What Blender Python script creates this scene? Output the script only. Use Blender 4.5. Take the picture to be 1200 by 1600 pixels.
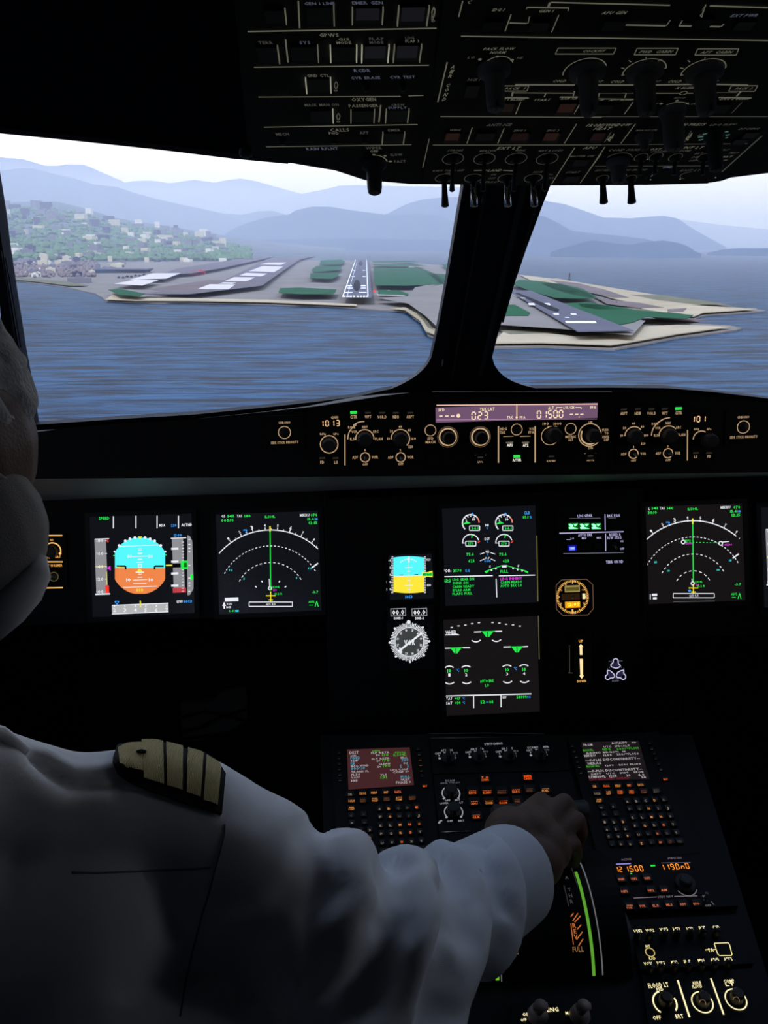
# Airliner flight deck on a hazy approach: camera and light first, then the world outside,
# the cockpit shell, the panels with their instruments, and the pilot.
import bpy, bmesh, math, random
from math import sin, cos, tan, pi, radians as R, sqrt, atan2
from mathutils import Vector as V, Matrix, noise
from mathutils.bvhtree import BVHTree

for o in list(bpy.data.objects):
    bpy.data.objects.remove(o)
SC = bpy.context.scene
COL = SC.collection

# ---------------------------------------------------------------- camera
CAM = V((-0.26, 0.0, 1.40))
YAW, PITCH, ROLL, FPX = R(2.6), R(-18.0), R(1.2), 1330.0
_f = V((sin(YAW) * cos(PITCH), cos(YAW) * cos(PITCH), sin(PITCH)))
_r0 = V((cos(YAW), -sin(YAW), 0))
_u0 = _r0.cross(_f)
C_UP = _u0 * cos(ROLL) + _r0 * sin(ROLL)
C_RT = _r0 * cos(ROLL) - _u0 * sin(ROLL)
C_FW = _f
cd = bpy.data.cameras.new('camera')
cam = bpy.data.objects.new('camera', cd)
COL.objects.link(cam)
cam.matrix_world = Matrix(((C_RT.x, C_UP.x, -C_FW.x, CAM.x), (C_RT.y, C_UP.y, -C_FW.y, CAM.y),
                           (C_RT.z, C_UP.z, -C_FW.z, CAM.z), (0, 0, 0, 1)))
cd.sensor_fit = 'VERTICAL'
cd.sensor_height = 36.0
cd.lens = FPX / 1600.0 * 36.0
cd.clip_start = 0.02
cd.clip_end = 90000
SC.camera = cam

# ---------------------------------------------------------------- view, world, sun
SC.view_settings.view_transform = 'Standard'
SC.view_settings.look = 'None'
SC.view_settings.gamma = 1.0
SC.view_settings.use_curve_mapping = False
SC.view_settings.exposure = 0.0
try:
    SC.cycles.use_denoising = True
    SC.cycles.denoiser = 'OPENIMAGEDENOISE'
    SC.cycles.max_bounces = 8
    SC.cycles.diffuse_bounces = 4
    SC.cycles.volume_bounces = 2
    SC.cycles.transparent_max_bounces = 16
    SC.cycles.sample_clamp_indirect = 4.0
except Exception:
    pass

def nd(nt, t, **kw):
    n = nt.nodes.new(t)
    for k, v in kw.items():
        if k in n.inputs:
            n.inputs[k].default_value = v
        else:
            setattr(n, k, v)
    return n

W = bpy.data.worlds.new('hazy_sky')
SC.world = W
W.use_nodes = True
nt = W.node_tree
nt.nodes.clear()
tc = nd(nt, 'ShaderNodeTexCoord')
sep = nd(nt, 'ShaderNodeSeparateXYZ')
ramp = nd(nt, 'ShaderNodeValToRGB')
ramp.color_ramp.elements[0].position = 0.0
ramp.color_ramp.elements[0].color = (0.95, 0.93, 1.0, 1)
ramp.color_ramp.elements[1].position = 0.16
ramp.color_ramp.elements[1].color = (1.0, 1.0, 1.0, 1)
e = ramp.color_ramp.elements.new(0.6)
e.color = (0.50, 0.66, 1.0, 1)
bg = nd(nt, 'ShaderNodeBackground', Strength=1.75)
wo = nd(nt, 'ShaderNodeOutputWorld')
nt.links.new(tc.outputs['Generated'], sep.inputs[0])
nt.links.new(sep.outputs['Z'], ramp.inputs[0])
nt.links.new(ramp.outputs[0], bg.inputs[0])
nt.links.new(bg.outputs[0], wo.inputs[0])

sd = bpy.data.lights.new('sun', 'SUN')
sd.energy = 1.7
sd.angle = R(6)
sd.color = (1.0, 0.96, 0.92)
sun = bpy.data.objects.new('sun', sd)
sun.rotation_euler = (R(38), 0, R(-28))      # high, behind the aircraft
COL.objects.link(sun)

# ---------------------------------------------------------------- pixel -> world helpers
def ray(px, py):
    return (C_FW + C_RT * ((px - 600.0) / FPX) + C_UP * ((800.0 - py) / FPX))

def K(px, py, d):
    return CAM + ray(px, py) * d

class Frame:
    """a plane in the place: origin, two axes, normal towards the crew"""
    def __init__(s, o, u, v):
        s.o, s.u, s.v = V(o), V(u).normalized(), V(v).normalized()
        s.n = s.u.cross(s.v).normalized()
    def P(s, a, b, h=0.0):
        return s.o + s.u * a + s.v * b + s.n * h
    def uv(s, px, py, h=0.0):
        d = ray(px, py)
        t = ((s.o + s.n * h) - CAM).dot(s.n) / d.dot(s.n)
        w = CAM + d * t - s.o
        return (w.dot(s.u), w.dot(s.v))
    def jac(s, px, py, h=0.0):
        a = s.uv(px, py, h); b = s.uv(px + 1, py, h); c = s.uv(px, py - 1, h)
        return abs(b[0] - a[0]), abs(c[1] - a[1])

# ---------------------------------------------------------------- materials
MATS = {}
def mat(name, col, rough=0.5, metal=0.0, spec=0.5, bump=0.0, bscale=200.0, var=0.0, vscale=8.0, emit=None, estr=1.0, coat=0.0):
    if name in MATS:
        return MATS[name]
    m = bpy.data.materials.new(name)
    m.use_nodes = True
    t = m.node_tree
    b = t.nodes['Principled BSDF']
    b.inputs['Base Color'].default_value = (*col, 1)
    b.inputs['Roughness'].default_value = rough
    b.inputs['Metallic'].default_value = metal
    b.inputs['Specular IOR Level'].default_value = spec
    if coat:
        b.inputs['Coat Weight'].default_value = coat
    if emit is not None:
        b.inputs['Emission Color'].default_value = (*emit, 1)
        b.inputs['Emission Strength'].default_value = estr
    co = nd(t, 'ShaderNodeTexCoord')
    if var > 0:
        nz = nd(t, 'ShaderNodeTexNoise', Scale=vscale, Detail=5.0)
        mx = nd(t, 'ShaderNodeMix', data_type='RGBA')
        mx.inputs[6].default_value = (*[c * (1 - var) for c in col], 1)
        mx.inputs[7].default_value = (*[min(1, c * (1 + var)) for c in col], 1)
        t.links.new(co.outputs['Object'], nz.inputs['Vector'])
        t.links.new(nz.outputs['Fac'], mx.inputs[0])
        t.links.new(mx.outputs[2], b.inputs['Base Color'])
    if bump > 0:
        nz = nd(t, 'ShaderNodeTexNoise', Scale=bscale, Detail=3.0)
        bp = nd(t, 'ShaderNodeBump', Strength=bump, Distance=0.002)
        t.links.new(co.outputs['Object'], nz.inputs['Vector'])
        t.links.new(nz.outputs['Fac'], bp.inputs['Height'])
        t.links.new(bp.outputs[0], b.inputs['Normal'])
    MATS[name] = m
    return m

def srgb(r, g, b):
    f = lambda c: (c / 255 / 12.92) if c <= 10 else ((c / 255 + 0.055) / 1.055) ** 2.4
    return (f(r), f(g), f(b))

def glow(name, rgb, s=1.0):
    """a lit legend or display colour"""
    return mat('lit_' + name, (0.02, 0.02, 0.02), rough=0.6, emit=srgb(*rgb), estr=s, spec=0.1)

# ---------------------------------------------------------------- mesh builder
_gl = {}
def glyph(ch):
    if ch in _gl:
        return _gl[ch]
    cu = bpy.data.curves.new('tmp', 'FONT')
    cu.body = ch
    cu.size = 1.0
    cu.resolution_u = 1
    cu.offset = 0.022
    ob = bpy.data.objects.new('tmp', cu)
    COL.objects.link(ob)
    dg = bpy.context.evaluated_depsgraph_get()
    me = ob.evaluated_get(dg).to_mesh()
    vs = [(v.co.x, v.co.y) for v in me.vertices]
    fs = [tuple(p.vertices) for p in me.polygons]
    ob.evaluated_get(dg).to_mesh_clear()
    COL.objects.unlink(ob)
    bpy.data.objects.remove(ob)
    bpy.data.curves.remove(cu)
    if vs:
        x0 = min(a for a, b in vs); x1 = max(a for a, b in vs)
        vs = [(a - x0, b) for a, b in vs]
        w = x1 - x0
    else:
        w = 0.30
    _gl[ch] = (vs, fs, w)
    return _gl[ch]
_H = None

class MB:
    def __init__(s):
        s.v, s.f, s.m, s.mats, s.sm = [], [], [], [], []
    def mi(s, m):
        if m not in s.mats:
            s.mats.append(m)
        return s.mats.index(m)
    def add(s, vs, fs, m, smooth=False):
        b = len(s.v)
        s.v += [V(p) for p in vs]
        k = s.mi(m)
        for f in fs:
            s.f.append([b + i for i in f]); s.m.append(k); s.sm.append(smooth)
    def prism(s, pts0, pts1, m, smooth=False, caps=True):
        n = len(pts0)
        fs = [[i, (i + 1) % n, n + (i + 1) % n, n + i] for i in range(n)]
        if caps:
            fs += [list(range(n))[::-1], list(range(n, 2 * n))]
        s.add(list(pts0) + list(pts1), fs, m, smooth)
    def box(s, fr, u0, v0, u1, v1, h0, h1, m, bev=0.0):
        if bev > 0:
            c = [(u0 + bev, v0), (u1 - bev, v0), (u1, v0 + bev), (u1, v1 - bev), (u1 - bev, v1), (u0 + bev, v1), (u0, v1 - bev), (u0, v0 + bev)]
            cc = [(min(max(a, u0 + bev), u1 - bev), min(max(b, v0 + bev), v1 - bev)) for a, b in c]
            hh = h1 - bev if h1 > h0 else h1 + bev
            s.prism([fr.P(a, b, h0) for a, b in c], [fr.P(a, b, hh) for a, b in c], m, caps=False)
            s.prism([fr.P(a, b, hh) for a, b in c], [fr.P(a * .5 + x * .5, b * .5 + y * .5, h1) for (a, b), (x, y) in zip(c, cc)], m)
        else:
            c = [(u0, v0), (u1, v0), (u1, v1), (u0, v1)]
            s.prism([fr.P(a, b, h0) for a, b in c], [fr.P(a, b, h1) for a, b in c], m)
    def ring_rect(s, fr, u0, v0, u1, v1, t, h0, h1, m):
        s.box(fr, u0, v0, u1, v0 + t, h0, h1, m); s.box(fr, u0, v1 - t, u1, v1, h0, h1, m)
        s.box(fr, u0, v0 + t, u0 + t, v1 - t, h0, h1, m); s.box(fr, u1 - t, v0 + t, u1, v1 - t, h0, h1, m)
    def wbox(s, x0, y0, z0, x1, y1, z1, m):
        p = [(x0, y0, z0), (x1, y0, z0), (x1, y1, z0), (x0, y1, z0)]
        q = [(a, b, z1) for a, b, c in p]
        s.prism([V(a) for a in p], [V(a) for a in q], m)
    def flat(s, fr, pts, h, m):
        s.add([fr.P(a, b, h) for a, b in pts], [list(range(len(pts)))], m)
    def seg(s, fr, a, b, w, h, m):
        a = V(a); b = V(b); d = b - a
        if d.length < 1e-9: return
        n = V((-d.y, d.x)).normalized() * (w / 2)
        s.flat(fr, [a - n, b - n, b + n, a + n], h, m)
    def poly(s, fr, pts, w, h, m):
        for a, b in zip(pts[:-1], pts[1:]):
            s.seg(fr, a, b, w, h, m)
    def arc(s, fr, c, r, a0, a1, w, h, m, n=24, dash=None, ry=None):
        """angles in degrees, 0 = right, 90 = up"""
        ry = ry or r
        L = []
        for i in range(n + 1):
            t = R(a0 + (a1 - a0) * i / n)
            L.append(((c[0] + (r - w / 2) * cos(t), c[1] + (ry - w / 2) * sin(t)), (c[0] + (r + w / 2) * cos(t), c[1] + (ry + w / 2) * sin(t))))
        for i in range(n):
            if dash and i % 2: continue
            s.flat(fr, [L[i][0], L[i + 1][0], L[i + 1][1], L[i][1]], h, m)
    def disc(s, fr, c, r, h, m, n=20, ry=None):
        ry = ry or r
        s.flat(fr, [(c[0] + r * cos(2 * pi * i / n), c[1] + ry * sin(2 * pi * i / n)) for i in range(n)], h, m)
    def lathe(s, fr, c, prof, m, n=24, flute=0.0, smooth=True):
        """prof = [(radius, height)] around the frame normal at c"""
        vs, fs = [], []
        for r, h in prof:
            for i in range(n):
                rr = r * (1 + (flute if i % 2 else 0))
                vs.append(fr.P(c[0] + rr * cos(2 * pi * i / n), c[1] + rr * sin(2 * pi * i / n), h))
        for j in range(len(prof) - 1):
            for i in range(n):
                a = j * n + i; b = j * n + (i + 1) % n
                fs.append([a, b, b + n, a + n])
        fs.append([(len(prof) - 1) * n + i for i in range(n)])
        s.add(vs, fs, m, smooth and not flute)
    def tube(s, pts, r, m, n=8, smooth=True):
        pts = [V(p) for p in pts]
        rs = r if isinstance(r, (list, tuple)) else [r] * len(pts)
        vs, fs = [], []
        prev = None
        for i, p in enumerate(pts):
            d = (pts[min(i + 1, len(pts) - 1)] - pts[max(i - 1, 0)]).normalized()
            if prev is None:
                a = d.orthogonal().normalized()
            else:
                a = (prev - d * prev.dot(d)).normalized()
            prev = a
            b = d.cross(a)
            for k in range(n):
                vs.append(p + (a * cos(2 * pi * k / n) + b * sin(2 * pi * k / n)) * rs[i])
        for i in range(len(pts) - 1):
            for k in range(n):
                q = i * n + k; w = i * n + (k + 1) % n
                fs.append([q, w, w + n, q + n])
        fs.append(list(range(n))[::-1]); fs.append([(len(pts) - 1) * n + k for k in range(n)])
        s.add(vs, fs, m, smooth)
    def text(s, fr, t, u, v, hgt, m, wid=None, h=0.0006, al='c', rot=0.0, gap=0.10, shear=0.0):
        """hgt = cap height, u,v = centre (al 'c'), left or right end of the line"""
        global _H
        if _H is None:
            g = glyph('H')
            _H = max(b for a, b in g[0])
        x = 0; items = []
        for ch in t:
            g = glyph(ch)
            items.append((g, x)); x += g[2] + gap
        x -= gap
        if x <= 0: return
        sy = hgt / _H
        sx = (wid / x) if wid else sy
        off = {'c': -x / 2, 'l': 0, 'r': -x}[al]
        cr, sr = cos(R(rot)), sin(R(rot))
        for (vs, fs, w), x0 in items:
            P = []
            for a, b in vs:
                p = (a + x0 + off) * sx; q = (b - _H / 2) * sy
                p += shear * q
                P.append(fr.P(u + p * cr - q * sr, v + p * sr + q * cr, h))
            if P: s.add(P, fs, m)
    def seg7(s, fr, t, u, v, w, hh, pitch, th, m, h=0.0006):
        M = {'0': 'abcdef', '1': 'bc', '2': 'abged', '3': 'abgcd', '4': 'fgbc', '5': 'afgcd', '6': 'afgedc', '7': 'abc', '8': 'abcdefg', '9': 'abcdfg', '-': 'g', 'n': 'egc', ' ': ''}
        x = u
        for ch in t:
            if ch == '.':
                s.box(fr, x - pitch * .26 - th * .6, v - hh / 2, x - pitch * .26 + th * .6, v - hh / 2 + th * 1.2, 0, h, m); continue
            g = th * .35
            k = {'a': ((-w / 2 + g, hh / 2), (w / 2 - g, hh / 2)), 'g': ((-w / 2 + g, 0), (w / 2 - g, 0)), 'd': ((-w / 2 + g, -hh / 2), (w / 2 - g, -hh / 2)),
                 'f': ((-w / 2, hh / 2 - g), (-w / 2, g)), 'b': ((w / 2, hh / 2 - g), (w / 2, g)), 'e': ((-w / 2, -g), (-w / 2, -hh / 2 + g)), 'c': ((w / 2, -g), (w / 2, -hh / 2 + g))}
            for c in M[ch]:
                a, b = k[c]
                s.seg(fr, (x + a[0], v + a[1]), (x + b[0], v + b[1]), th, h, m)
            x += pitch
    def build(s, name, parent=None, bevel=0.0):
        me = bpy.data.meshes.new(name)
        base = None
        vs = s.v
        if parent is not None:
            org = V(parent.get('_o', (0, 0, 0))) if parent.get('_o') is not None else V((0, 0, 0))
            vs = [p - org for p in vs]
        me.from_pydata([tuple(p) for p in vs], [], s.f)
        for m in s.mats: me.materials.append(m)
        me.polygons.foreach_set('material_index', s.m)
        me.polygons.foreach_set('use_smooth', s.sm)
        me.update()
        o = bpy.data.objects.new(name, me)
        COL.objects.link(o)
        if parent is not None:
            o.parent = parent
        return o

ORG = {}
def tag(o, label=None, cat=None, group=None, kind=None):
    if label: o['label'] = label
    if cat: o['category'] = cat
    if group: o['group'] = group
    if kind: o['kind'] = kind
    return o
def thing(name, label, cat, group=None, kind=None):
    o = bpy.data.objects.new(name, None)
    o.empty_display_size = 0.02
    COL.objects.link(o)
    return tag(o, label, cat, group, kind)
def settle():
    """move each Empty to the base of its parts"""
    for o in list(bpy.data.objects):
        if o.type == 'EMPTY' and o.parent is None and o.children:
            P = []
            for c in o.children:
                if c.type == 'MESH' and len(c.data.vertices):
                    mw = [c.matrix_basis @ v.co for v in c.data.vertices]
                    P += [V((min(p[i] for p in mw) for i in range(3))), V((max(p[i] for p in mw) for i in range(3)))]
            if not P: continue
            lo = V((min(p[i] for p in P) for i in range(3))); hi = V((max(p[i] for p in P) for i in range(3)))
            off = V(((lo.x + hi.x) / 2, (lo.y + hi.y) / 2, lo.z)) - o.location
            o.location += off
            for c in o.children:
                c.location -= off

# ================================================================ the world outside
ALT = 105.0
_hl, _hr = ray(300, 373), ray(1100, 377)
G_N = _hr.cross(_hl).normalized()
if G_N.z < 0: G_N = -G_N
_gy = (V((0, 1, 0)) - G_N * G_N.y).normalized()
GF = Frame(CAM - G_N * ALT, _gy.cross(G_N), _gy)
def GU(px, py):                       # picture point -> place on the sea plane (u right, v ahead)
    return GF.uv(px, py)

def lin(pts, x):
    if x <= pts[0][0]: return pts[0][1]
    for (a, b), (c, d) in zip(pts[:-1], pts[1:]):
        if x <= c: return b + (d - b) * (x - a) / (c - a)
    return pts[-1][1]

# --- sea
m_sea = mat('sea_water', srgb(38, 84, 128), rough=0.45, spec=0.06)
t = m_sea.node_tree; b = t.nodes['Principled BSDF']
co = nd(t, 'ShaderNodeTexCoord')
mp = nd(t, 'ShaderNodeMapping'); mp.inputs['Scale'].default_value = (0.014, 0.07, 1); mp.inputs['Rotation'].default_value = (0, 0, R(-8))
n1 = nd(t, 'ShaderNodeTexNoise', Scale=1.0, Detail=9.0, Roughness=0.62, Distortion=0.6)
mp2 = nd(t, 'ShaderNodeMapping'); mp2.inputs['Scale'].default_value = (0.0016, 0.0022, 1)
n2 = nd(t, 'ShaderNodeTexNoise', Scale=1.0, Detail=3.0)
mx = nd(t, 'ShaderNodeMix', data_type='RGBA'); mx.inputs[6].default_value = (*srgb(2, 24, 48), 1); mx.inputs[7].default_value = (*srgb(34, 86, 126), 1)
rp = nd(t, 'ShaderNodeValToRGB'); rp.color_ramp.elements[0].position = 0.40; rp.color_ramp.elements[1].position = 0.62
mx2 = nd(t, 'ShaderNodeMix', data_type='RGBA'); mx2.blend_type = 'MULTIPLY'; mx2.inputs[0].default_value = 0.35
bp = nd(t, 'ShaderNodeBump', Strength=1.0, Distance=2.5)
L = t.links.new
L(co.outputs['Object'], mp.inputs['Vector']); L(mp.outputs[0], n1.inputs['Vector'])
L(co.outputs['Object'], mp2.inputs['Vector']); L(mp2.outputs[0], n2.inputs['Vector'])
L(n1.outputs['Fac'], rp.inputs[0]); L(rp.outputs[0], mx.inputs[0])
L(mx.outputs[2], mx2.inputs[6]); L(n2.outputs['Fac'], mx2.inputs[7]); L(mx2.outputs[2], b.inputs['Base Color'])
L(n1.outputs['Fac'], bp.inputs['Height']); L(bp.outputs[0], b.inputs['Normal'])

def local_mesh(name, pts, faces, m, parent=None, kind=None, smooth=False):
    """mesh whose own axes are the sea plane's, so textures lie along it"""
    me = bpy.data.meshes.new(name)
    me.from_pydata([tuple(p) for p in pts], [], faces)
    ms = m if isinstance(m, list) else [m]
    for q in ms: me.materials.append(q)
    if smooth: me.polygons.foreach_set('use_smooth', [True] * len(me.polygons))
    me.update()
    o = bpy.data.objects.new(name, me)
    COL.objects.link(o)
    if parent is None:
        o.matrix_world = Matrix(((GF.u.x, GF.v.x, GF.n.x, GF.o.x), (GF.u.y, GF.v.y, GF.n.y, GF.o.y), (GF.u.z, GF.v.z, GF.n.z, GF.o.z), (0, 0, 0, 1)))
    else:
        o.parent = parent
    if kind: o['kind'] = kind
    return o
def g_empty(name, label, cat, group=None, kind=None):
    o = bpy.data.objects.new(name, None)
    COL.objects.link(o)
    o.matrix_world = Matrix(((GF.u.x, GF.v.x, GF.n.x, GF.o.x), (GF.u.y, GF.v.y, GF.n.y, GF.o.y), (GF.u.z, GF.v.z, GF.n.z, GF.o.z), (0, 0, 0, 1)))
    return tag(o, label, cat, group, kind)

sea = local_mesh('sea', [(-60000, -60000, 0), (60000, -60000, 0), (60000, 60000, 0), (-60000, 60000, 0)], [[0, 1, 2, 3]], m_sea)
tag(sea, 'rippled blue bay water stretching to the far shore', 'sea', kind='structure')

def slab(px_pts, z0, z1, m, name, parent=None, kind=None):
    uv = [GU(*p) if len(p) == 2 else (p[0], p[1]) for p in px_pts]
    n = len(uv)
    pts = [(a, b, z0) for a, b in uv] + [(a, b, z1) for a, b in uv]
    fs = [[i, (i + 1) % n, n + (i + 1) % n, n + i] for i in range(n)] + [list(range(n, 2 * n))]
    return local_mesh(name, pts, fs, m, parent, kind)

def rough_edge(pts, amp, sub=5, seed=1):
    """roughen a pixel outline a little, as a shoreline is"""
    rnd = random.Random(seed); out = []
    for i, (a, b) in enumerate(zip(pts, pts[1:] + pts[:1])):
        for k in range(sub):
            f = k / sub
            x = a[0] + (b[0] - a[0]) * f; y = a[1] + (b[1] - a[1]) * f
            j = amp if k else 0
            out.append((x + rnd.uniform(-j, j) * 2, y + rnd.uniform(-j, j) * 0.5))
    return out

m_land = mat('sandy_ground', srgb(128, 122, 118), rough=0.95, var=0.25, vscale=0.008, spec=0.1)
m_shore = mat('pale_shore_sand', srgb(168, 154, 130), rough=0.95, var=0.2, vscale=0.02, spec=0.1)
m_rock = mat('shore_rock', srgb(110, 108, 90), rough=0.95, var=0.4, vscale=0.03, spec=0.1)
m_grass = mat('airfield_grass', srgb(34, 84, 58), rough=0.95, var=0.25, vscale=0.01, spec=0.1)
m_tar = mat('runway_asphalt', srgb(92, 92, 104), rough=0.9, var=0.15, vscale=0.02, spec=0.1)
m_apron = mat('apron_asphalt', srgb(104, 98, 106), rough=0.9, var=0.12, vscale=0.01, spec=0.1)
m_conc = mat('pale_concrete', srgb(205, 196, 198), rough=0.9, spec=0.1)
m_paint = mat('runway_paint', srgb(245, 245, 250), rough=0.8, spec=0.1)
m_rubber = mat('tyre_rubber_marks', srgb(35, 35, 42), rough=0.9, spec=0.1)
m_tan = mat('tan_bank', srgb(176, 162, 138), rough=0.95, var=0.25, vscale=0.02, spec=0.1)
m_mauve = mat('bare_mauve_ground', srgb(112, 100, 100), rough=0.95, var=0.3, vscale=0.01, spec=0.1)

shore = [(-60, 431), (0, 437), (50, 443), (100, 449), (150, 460), (168, 472), (215, 474), (300, 474.5), (420, 477), (500, 480), (582, 485),
         (636, 489), (660, 507), (668, 525), (690, 534), (730, 541), (775, 546), (850, 544), (960, 548), (1000, 541), (1050, 531), (1110, 523), (1150, 518),
         (1160, 515), (1140, 511), (1092, 508), (1086, 499), (1105, 494), (1170, 490), (1198, 487), (1150, 482), (1100, 474), (1020, 461), (940, 449),
         (880, 438), (820, 431), (760, 424), (705, 416), (640, 411.5), (560, 408), (515, 405.5), (462, 402), (435, 398), (400, 395), (368, 391), (352, 388.5)]
far_l = [(330, 386.2), (200, 385), (0, 383.5), (-200, 383)]
land = slab(rough_edge(shore, 0.8, 4, 3) + far_l + [(-400, 400), (-400, 425)], -1.0, 2.0, m_land, 'coastal_ground')
tag(land, 'flat grey land of the airport reaching into the bay', 'land', kind='structure')

# pale beach rims along the water (real strips of sand just above the ground)
beach = g_empty('beach', 'pale sand and rock rim along the airport shoreline', 'beach', kind='structure')
slab([(690, 533), (668, 524), (659, 507), (636, 490), (612, 486.5), (636, 485.5), (662, 500), (676, 518), (700, 528)], 1.5, 2.5, m_shore, 'sand_rim', beach)
slab([(650, 492), (663, 506), (672, 519), (680, 522), (671, 508), (657, 493)], 1.5, 2.8, m_rock, 'rock_bank', beach)
slab(rough_edge([(770, 544), (850, 543), (958, 547), (1000, 540), (1060, 529), (1145, 517), (1060, 514), (1000, 517), (985, 530), (900, 533), (850, 527), (790, 525)], .5, 3, 4), 1.5, 2.5, m_tan, 'sand_rim', beach)
slab(rough_edge([(1185, 488), (1120, 484), (1040, 480), (1000, 486), (1040, 496), (1086, 500), (1102, 494)], .5, 3, 8), 1.5, 2.5, m_tan, 'sand_rim', beach)
slab(rough_edge([(870, 438), (950, 452), (1040, 468), (1120, 480), (1040, 484), (980, 476), (930, 462), (880, 450), (830, 442)], .6, 3, 5), 1.5, 2.6, m_shore, 'sand_rim', beach)
slab(rough_edge([(812, 432), (868, 439), (878, 446), (830, 441)], .4, 3, 5), 1.5, 2.5, m_tan, 'sand_rim', beach)
slab([(168, 472.5), (215, 474.5), (300, 474.8), (420, 477), (560, 483), (560, 480.5), (420, 473), (300, 470.5), (230, 468), (180, 463)], 1.5, 2.4, m_tan, 'sand_rim', beach)
slab([(10, 438.5), (60, 443.5), (112, 450), (140, 450), (110, 444), (60, 439), (12, 435)], 1.5, 2.4, m_rock, 'rock_bank', beach)

fields = g_empty('airfield_grass_area', 'dark green grass areas between the runways', 'grass', kind='structure')
GR = [
 [(583, 413), (640, 411.5), (655, 413.5), (625, 414.5), (584, 415)],
 [(584, 417), (645, 417), (668, 421), (600, 421), (585, 420)],
 [(585, 424), (650, 424), (672, 430), (700, 446), (690, 453), (640, 455.5), (588, 455), (586, 440)],
 [(502, 411), (535, 409.5), (540, 413), (533, 419), (500, 419)],
 [(496, 421), (535, 421), (533, 428), (492, 432), (488, 428)],
 [(487, 434), (533, 432), (530, 438), (520, 444), (486, 442)],
 [(440, 460), (470, 459), (528, 462), (524, 470), (470, 470.5), (438, 468)],
 [(592, 463), (625, 464), (640, 470), (640, 473), (594, 471)],
 [(690, 418), (720, 416), (745, 422), (735, 427), (700, 426)],
 [(668, 434), (715, 436), (720, 458), (690, 452)],
 [(812, 445), (840, 447), (880, 453), (915, 466), (935, 477), (905, 478), (870, 477), (840, 468), (800, 452)],
 [(845, 451), (878, 452), (912, 461), (932, 474), (925, 477), (890, 470), (862, 460)],
 [(792, 489), (806, 489), (830, 503), (828, 508), (780, 508)],
 [(878, 487), (920, 484), (960, 494), (1000, 499), (1050, 503), (1085, 507), (1075, 513), (1010, 510), (990, 520), (970, 524), (945, 520), (925, 505)],
 [(905, 487), (945, 489), (990, 497), (940, 498), (910, 493)],
 [(172, 463), (190, 461), (230, 470), (222, 474), (190, 472)],
]
for k, g in enumerate(GR):
    slab(rough_edge(g, .35, 3, 20 + k), 1.9, 2.5, m_grass, 'grass_patch', fields)

paving = g_empty('airport_apron', 'dark aprons and taxiways with pale parking stands', 'apron', kind='structure')
slab([(215, 470), (335, 455), (420, 408), (495, 403), (470, 409), (440, 432), (412, 455), (360, 462), (300, 470)], 1.9, 2.3, m_apron, 'apron_surface', paving)
slab([(280, 425), (400, 404), (420, 400), (430, 404), (350, 424), (300, 434), (250, 436)], 1.9, 2.3, m_apron, 'apron_surface', paving)
slab([(230, 462), (330, 445), (400, 448), (330, 464), (280, 466)], 1.9, 2.35, m_mauve, 'apron_surface', paving)
for q in ([(312, 461), (330, 453), (370, 453.5), (360, 461.5)], [(344, 452), (352, 449.5), (371, 450), (366, 452.5)], [(354, 447), (368, 440.5), (400, 441), (388, 447.5)],
          [(376, 437.5), (386, 433), (419, 434.5), (411, 438.8)], [(390, 430), (412, 421), (444, 422), (430, 431.5)], [(407, 418), (420, 415), (449, 414.5), (440, 419)],
          [(182, 452), (215, 445), (250, 446), (225, 455)], [(205, 445), (240, 434), (284, 433.5), (262, 443)]):
    slab(q, 2.0, 2.7, m_conc, 'parking_stand', paving)
slab([(700, 447), (720, 456), (735, 470), (725, 520), (690, 531), (668, 508), (640, 486), (590, 476), (640, 474), (650, 458)], 1.9, 2.2, m_land, 'apron_surface', paving)
slab([(635, 418), (645, 420), (684, 455), (676, 456)], 2.0, 2.7, m_land, 'taxiway', paving)
slab([(700, 452), (1010, 516), (990, 541), (880, 530), (770, 522)], 1.9, 2.2, m_land, 'taxiway', paving)

for k, g in enumerate(([(860, 441), (905, 446), (945, 456), (985, 470), (960, 470), (920, 461), (880, 449)], [(985, 465), (1040, 466), (1110, 476), (1150, 482), (1090, 481), (1030, 474)], [(925, 466), (960, 474), (1000, 478), (1040, 486), (1000, 487), (950, 480)], [(880, 484), (930, 482), (1000, 488), (1060, 497), (1020, 497), (960, 490), (900, 486)], [(1010, 499), (1060, 501), (1110, 507), (1080, 508), (1030, 505)], [(785, 524), (860, 522), (878, 527), (800, 530)], [(1045, 489), (1075, 487), (1070, 493), (1045, 494)])):
    slab(rough_edge(g, .5, 4, 60 + k), 2.3, 2.8, m_mauve if k % 2 == 0 else m_rock, 'bare_ground', beach)

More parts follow.
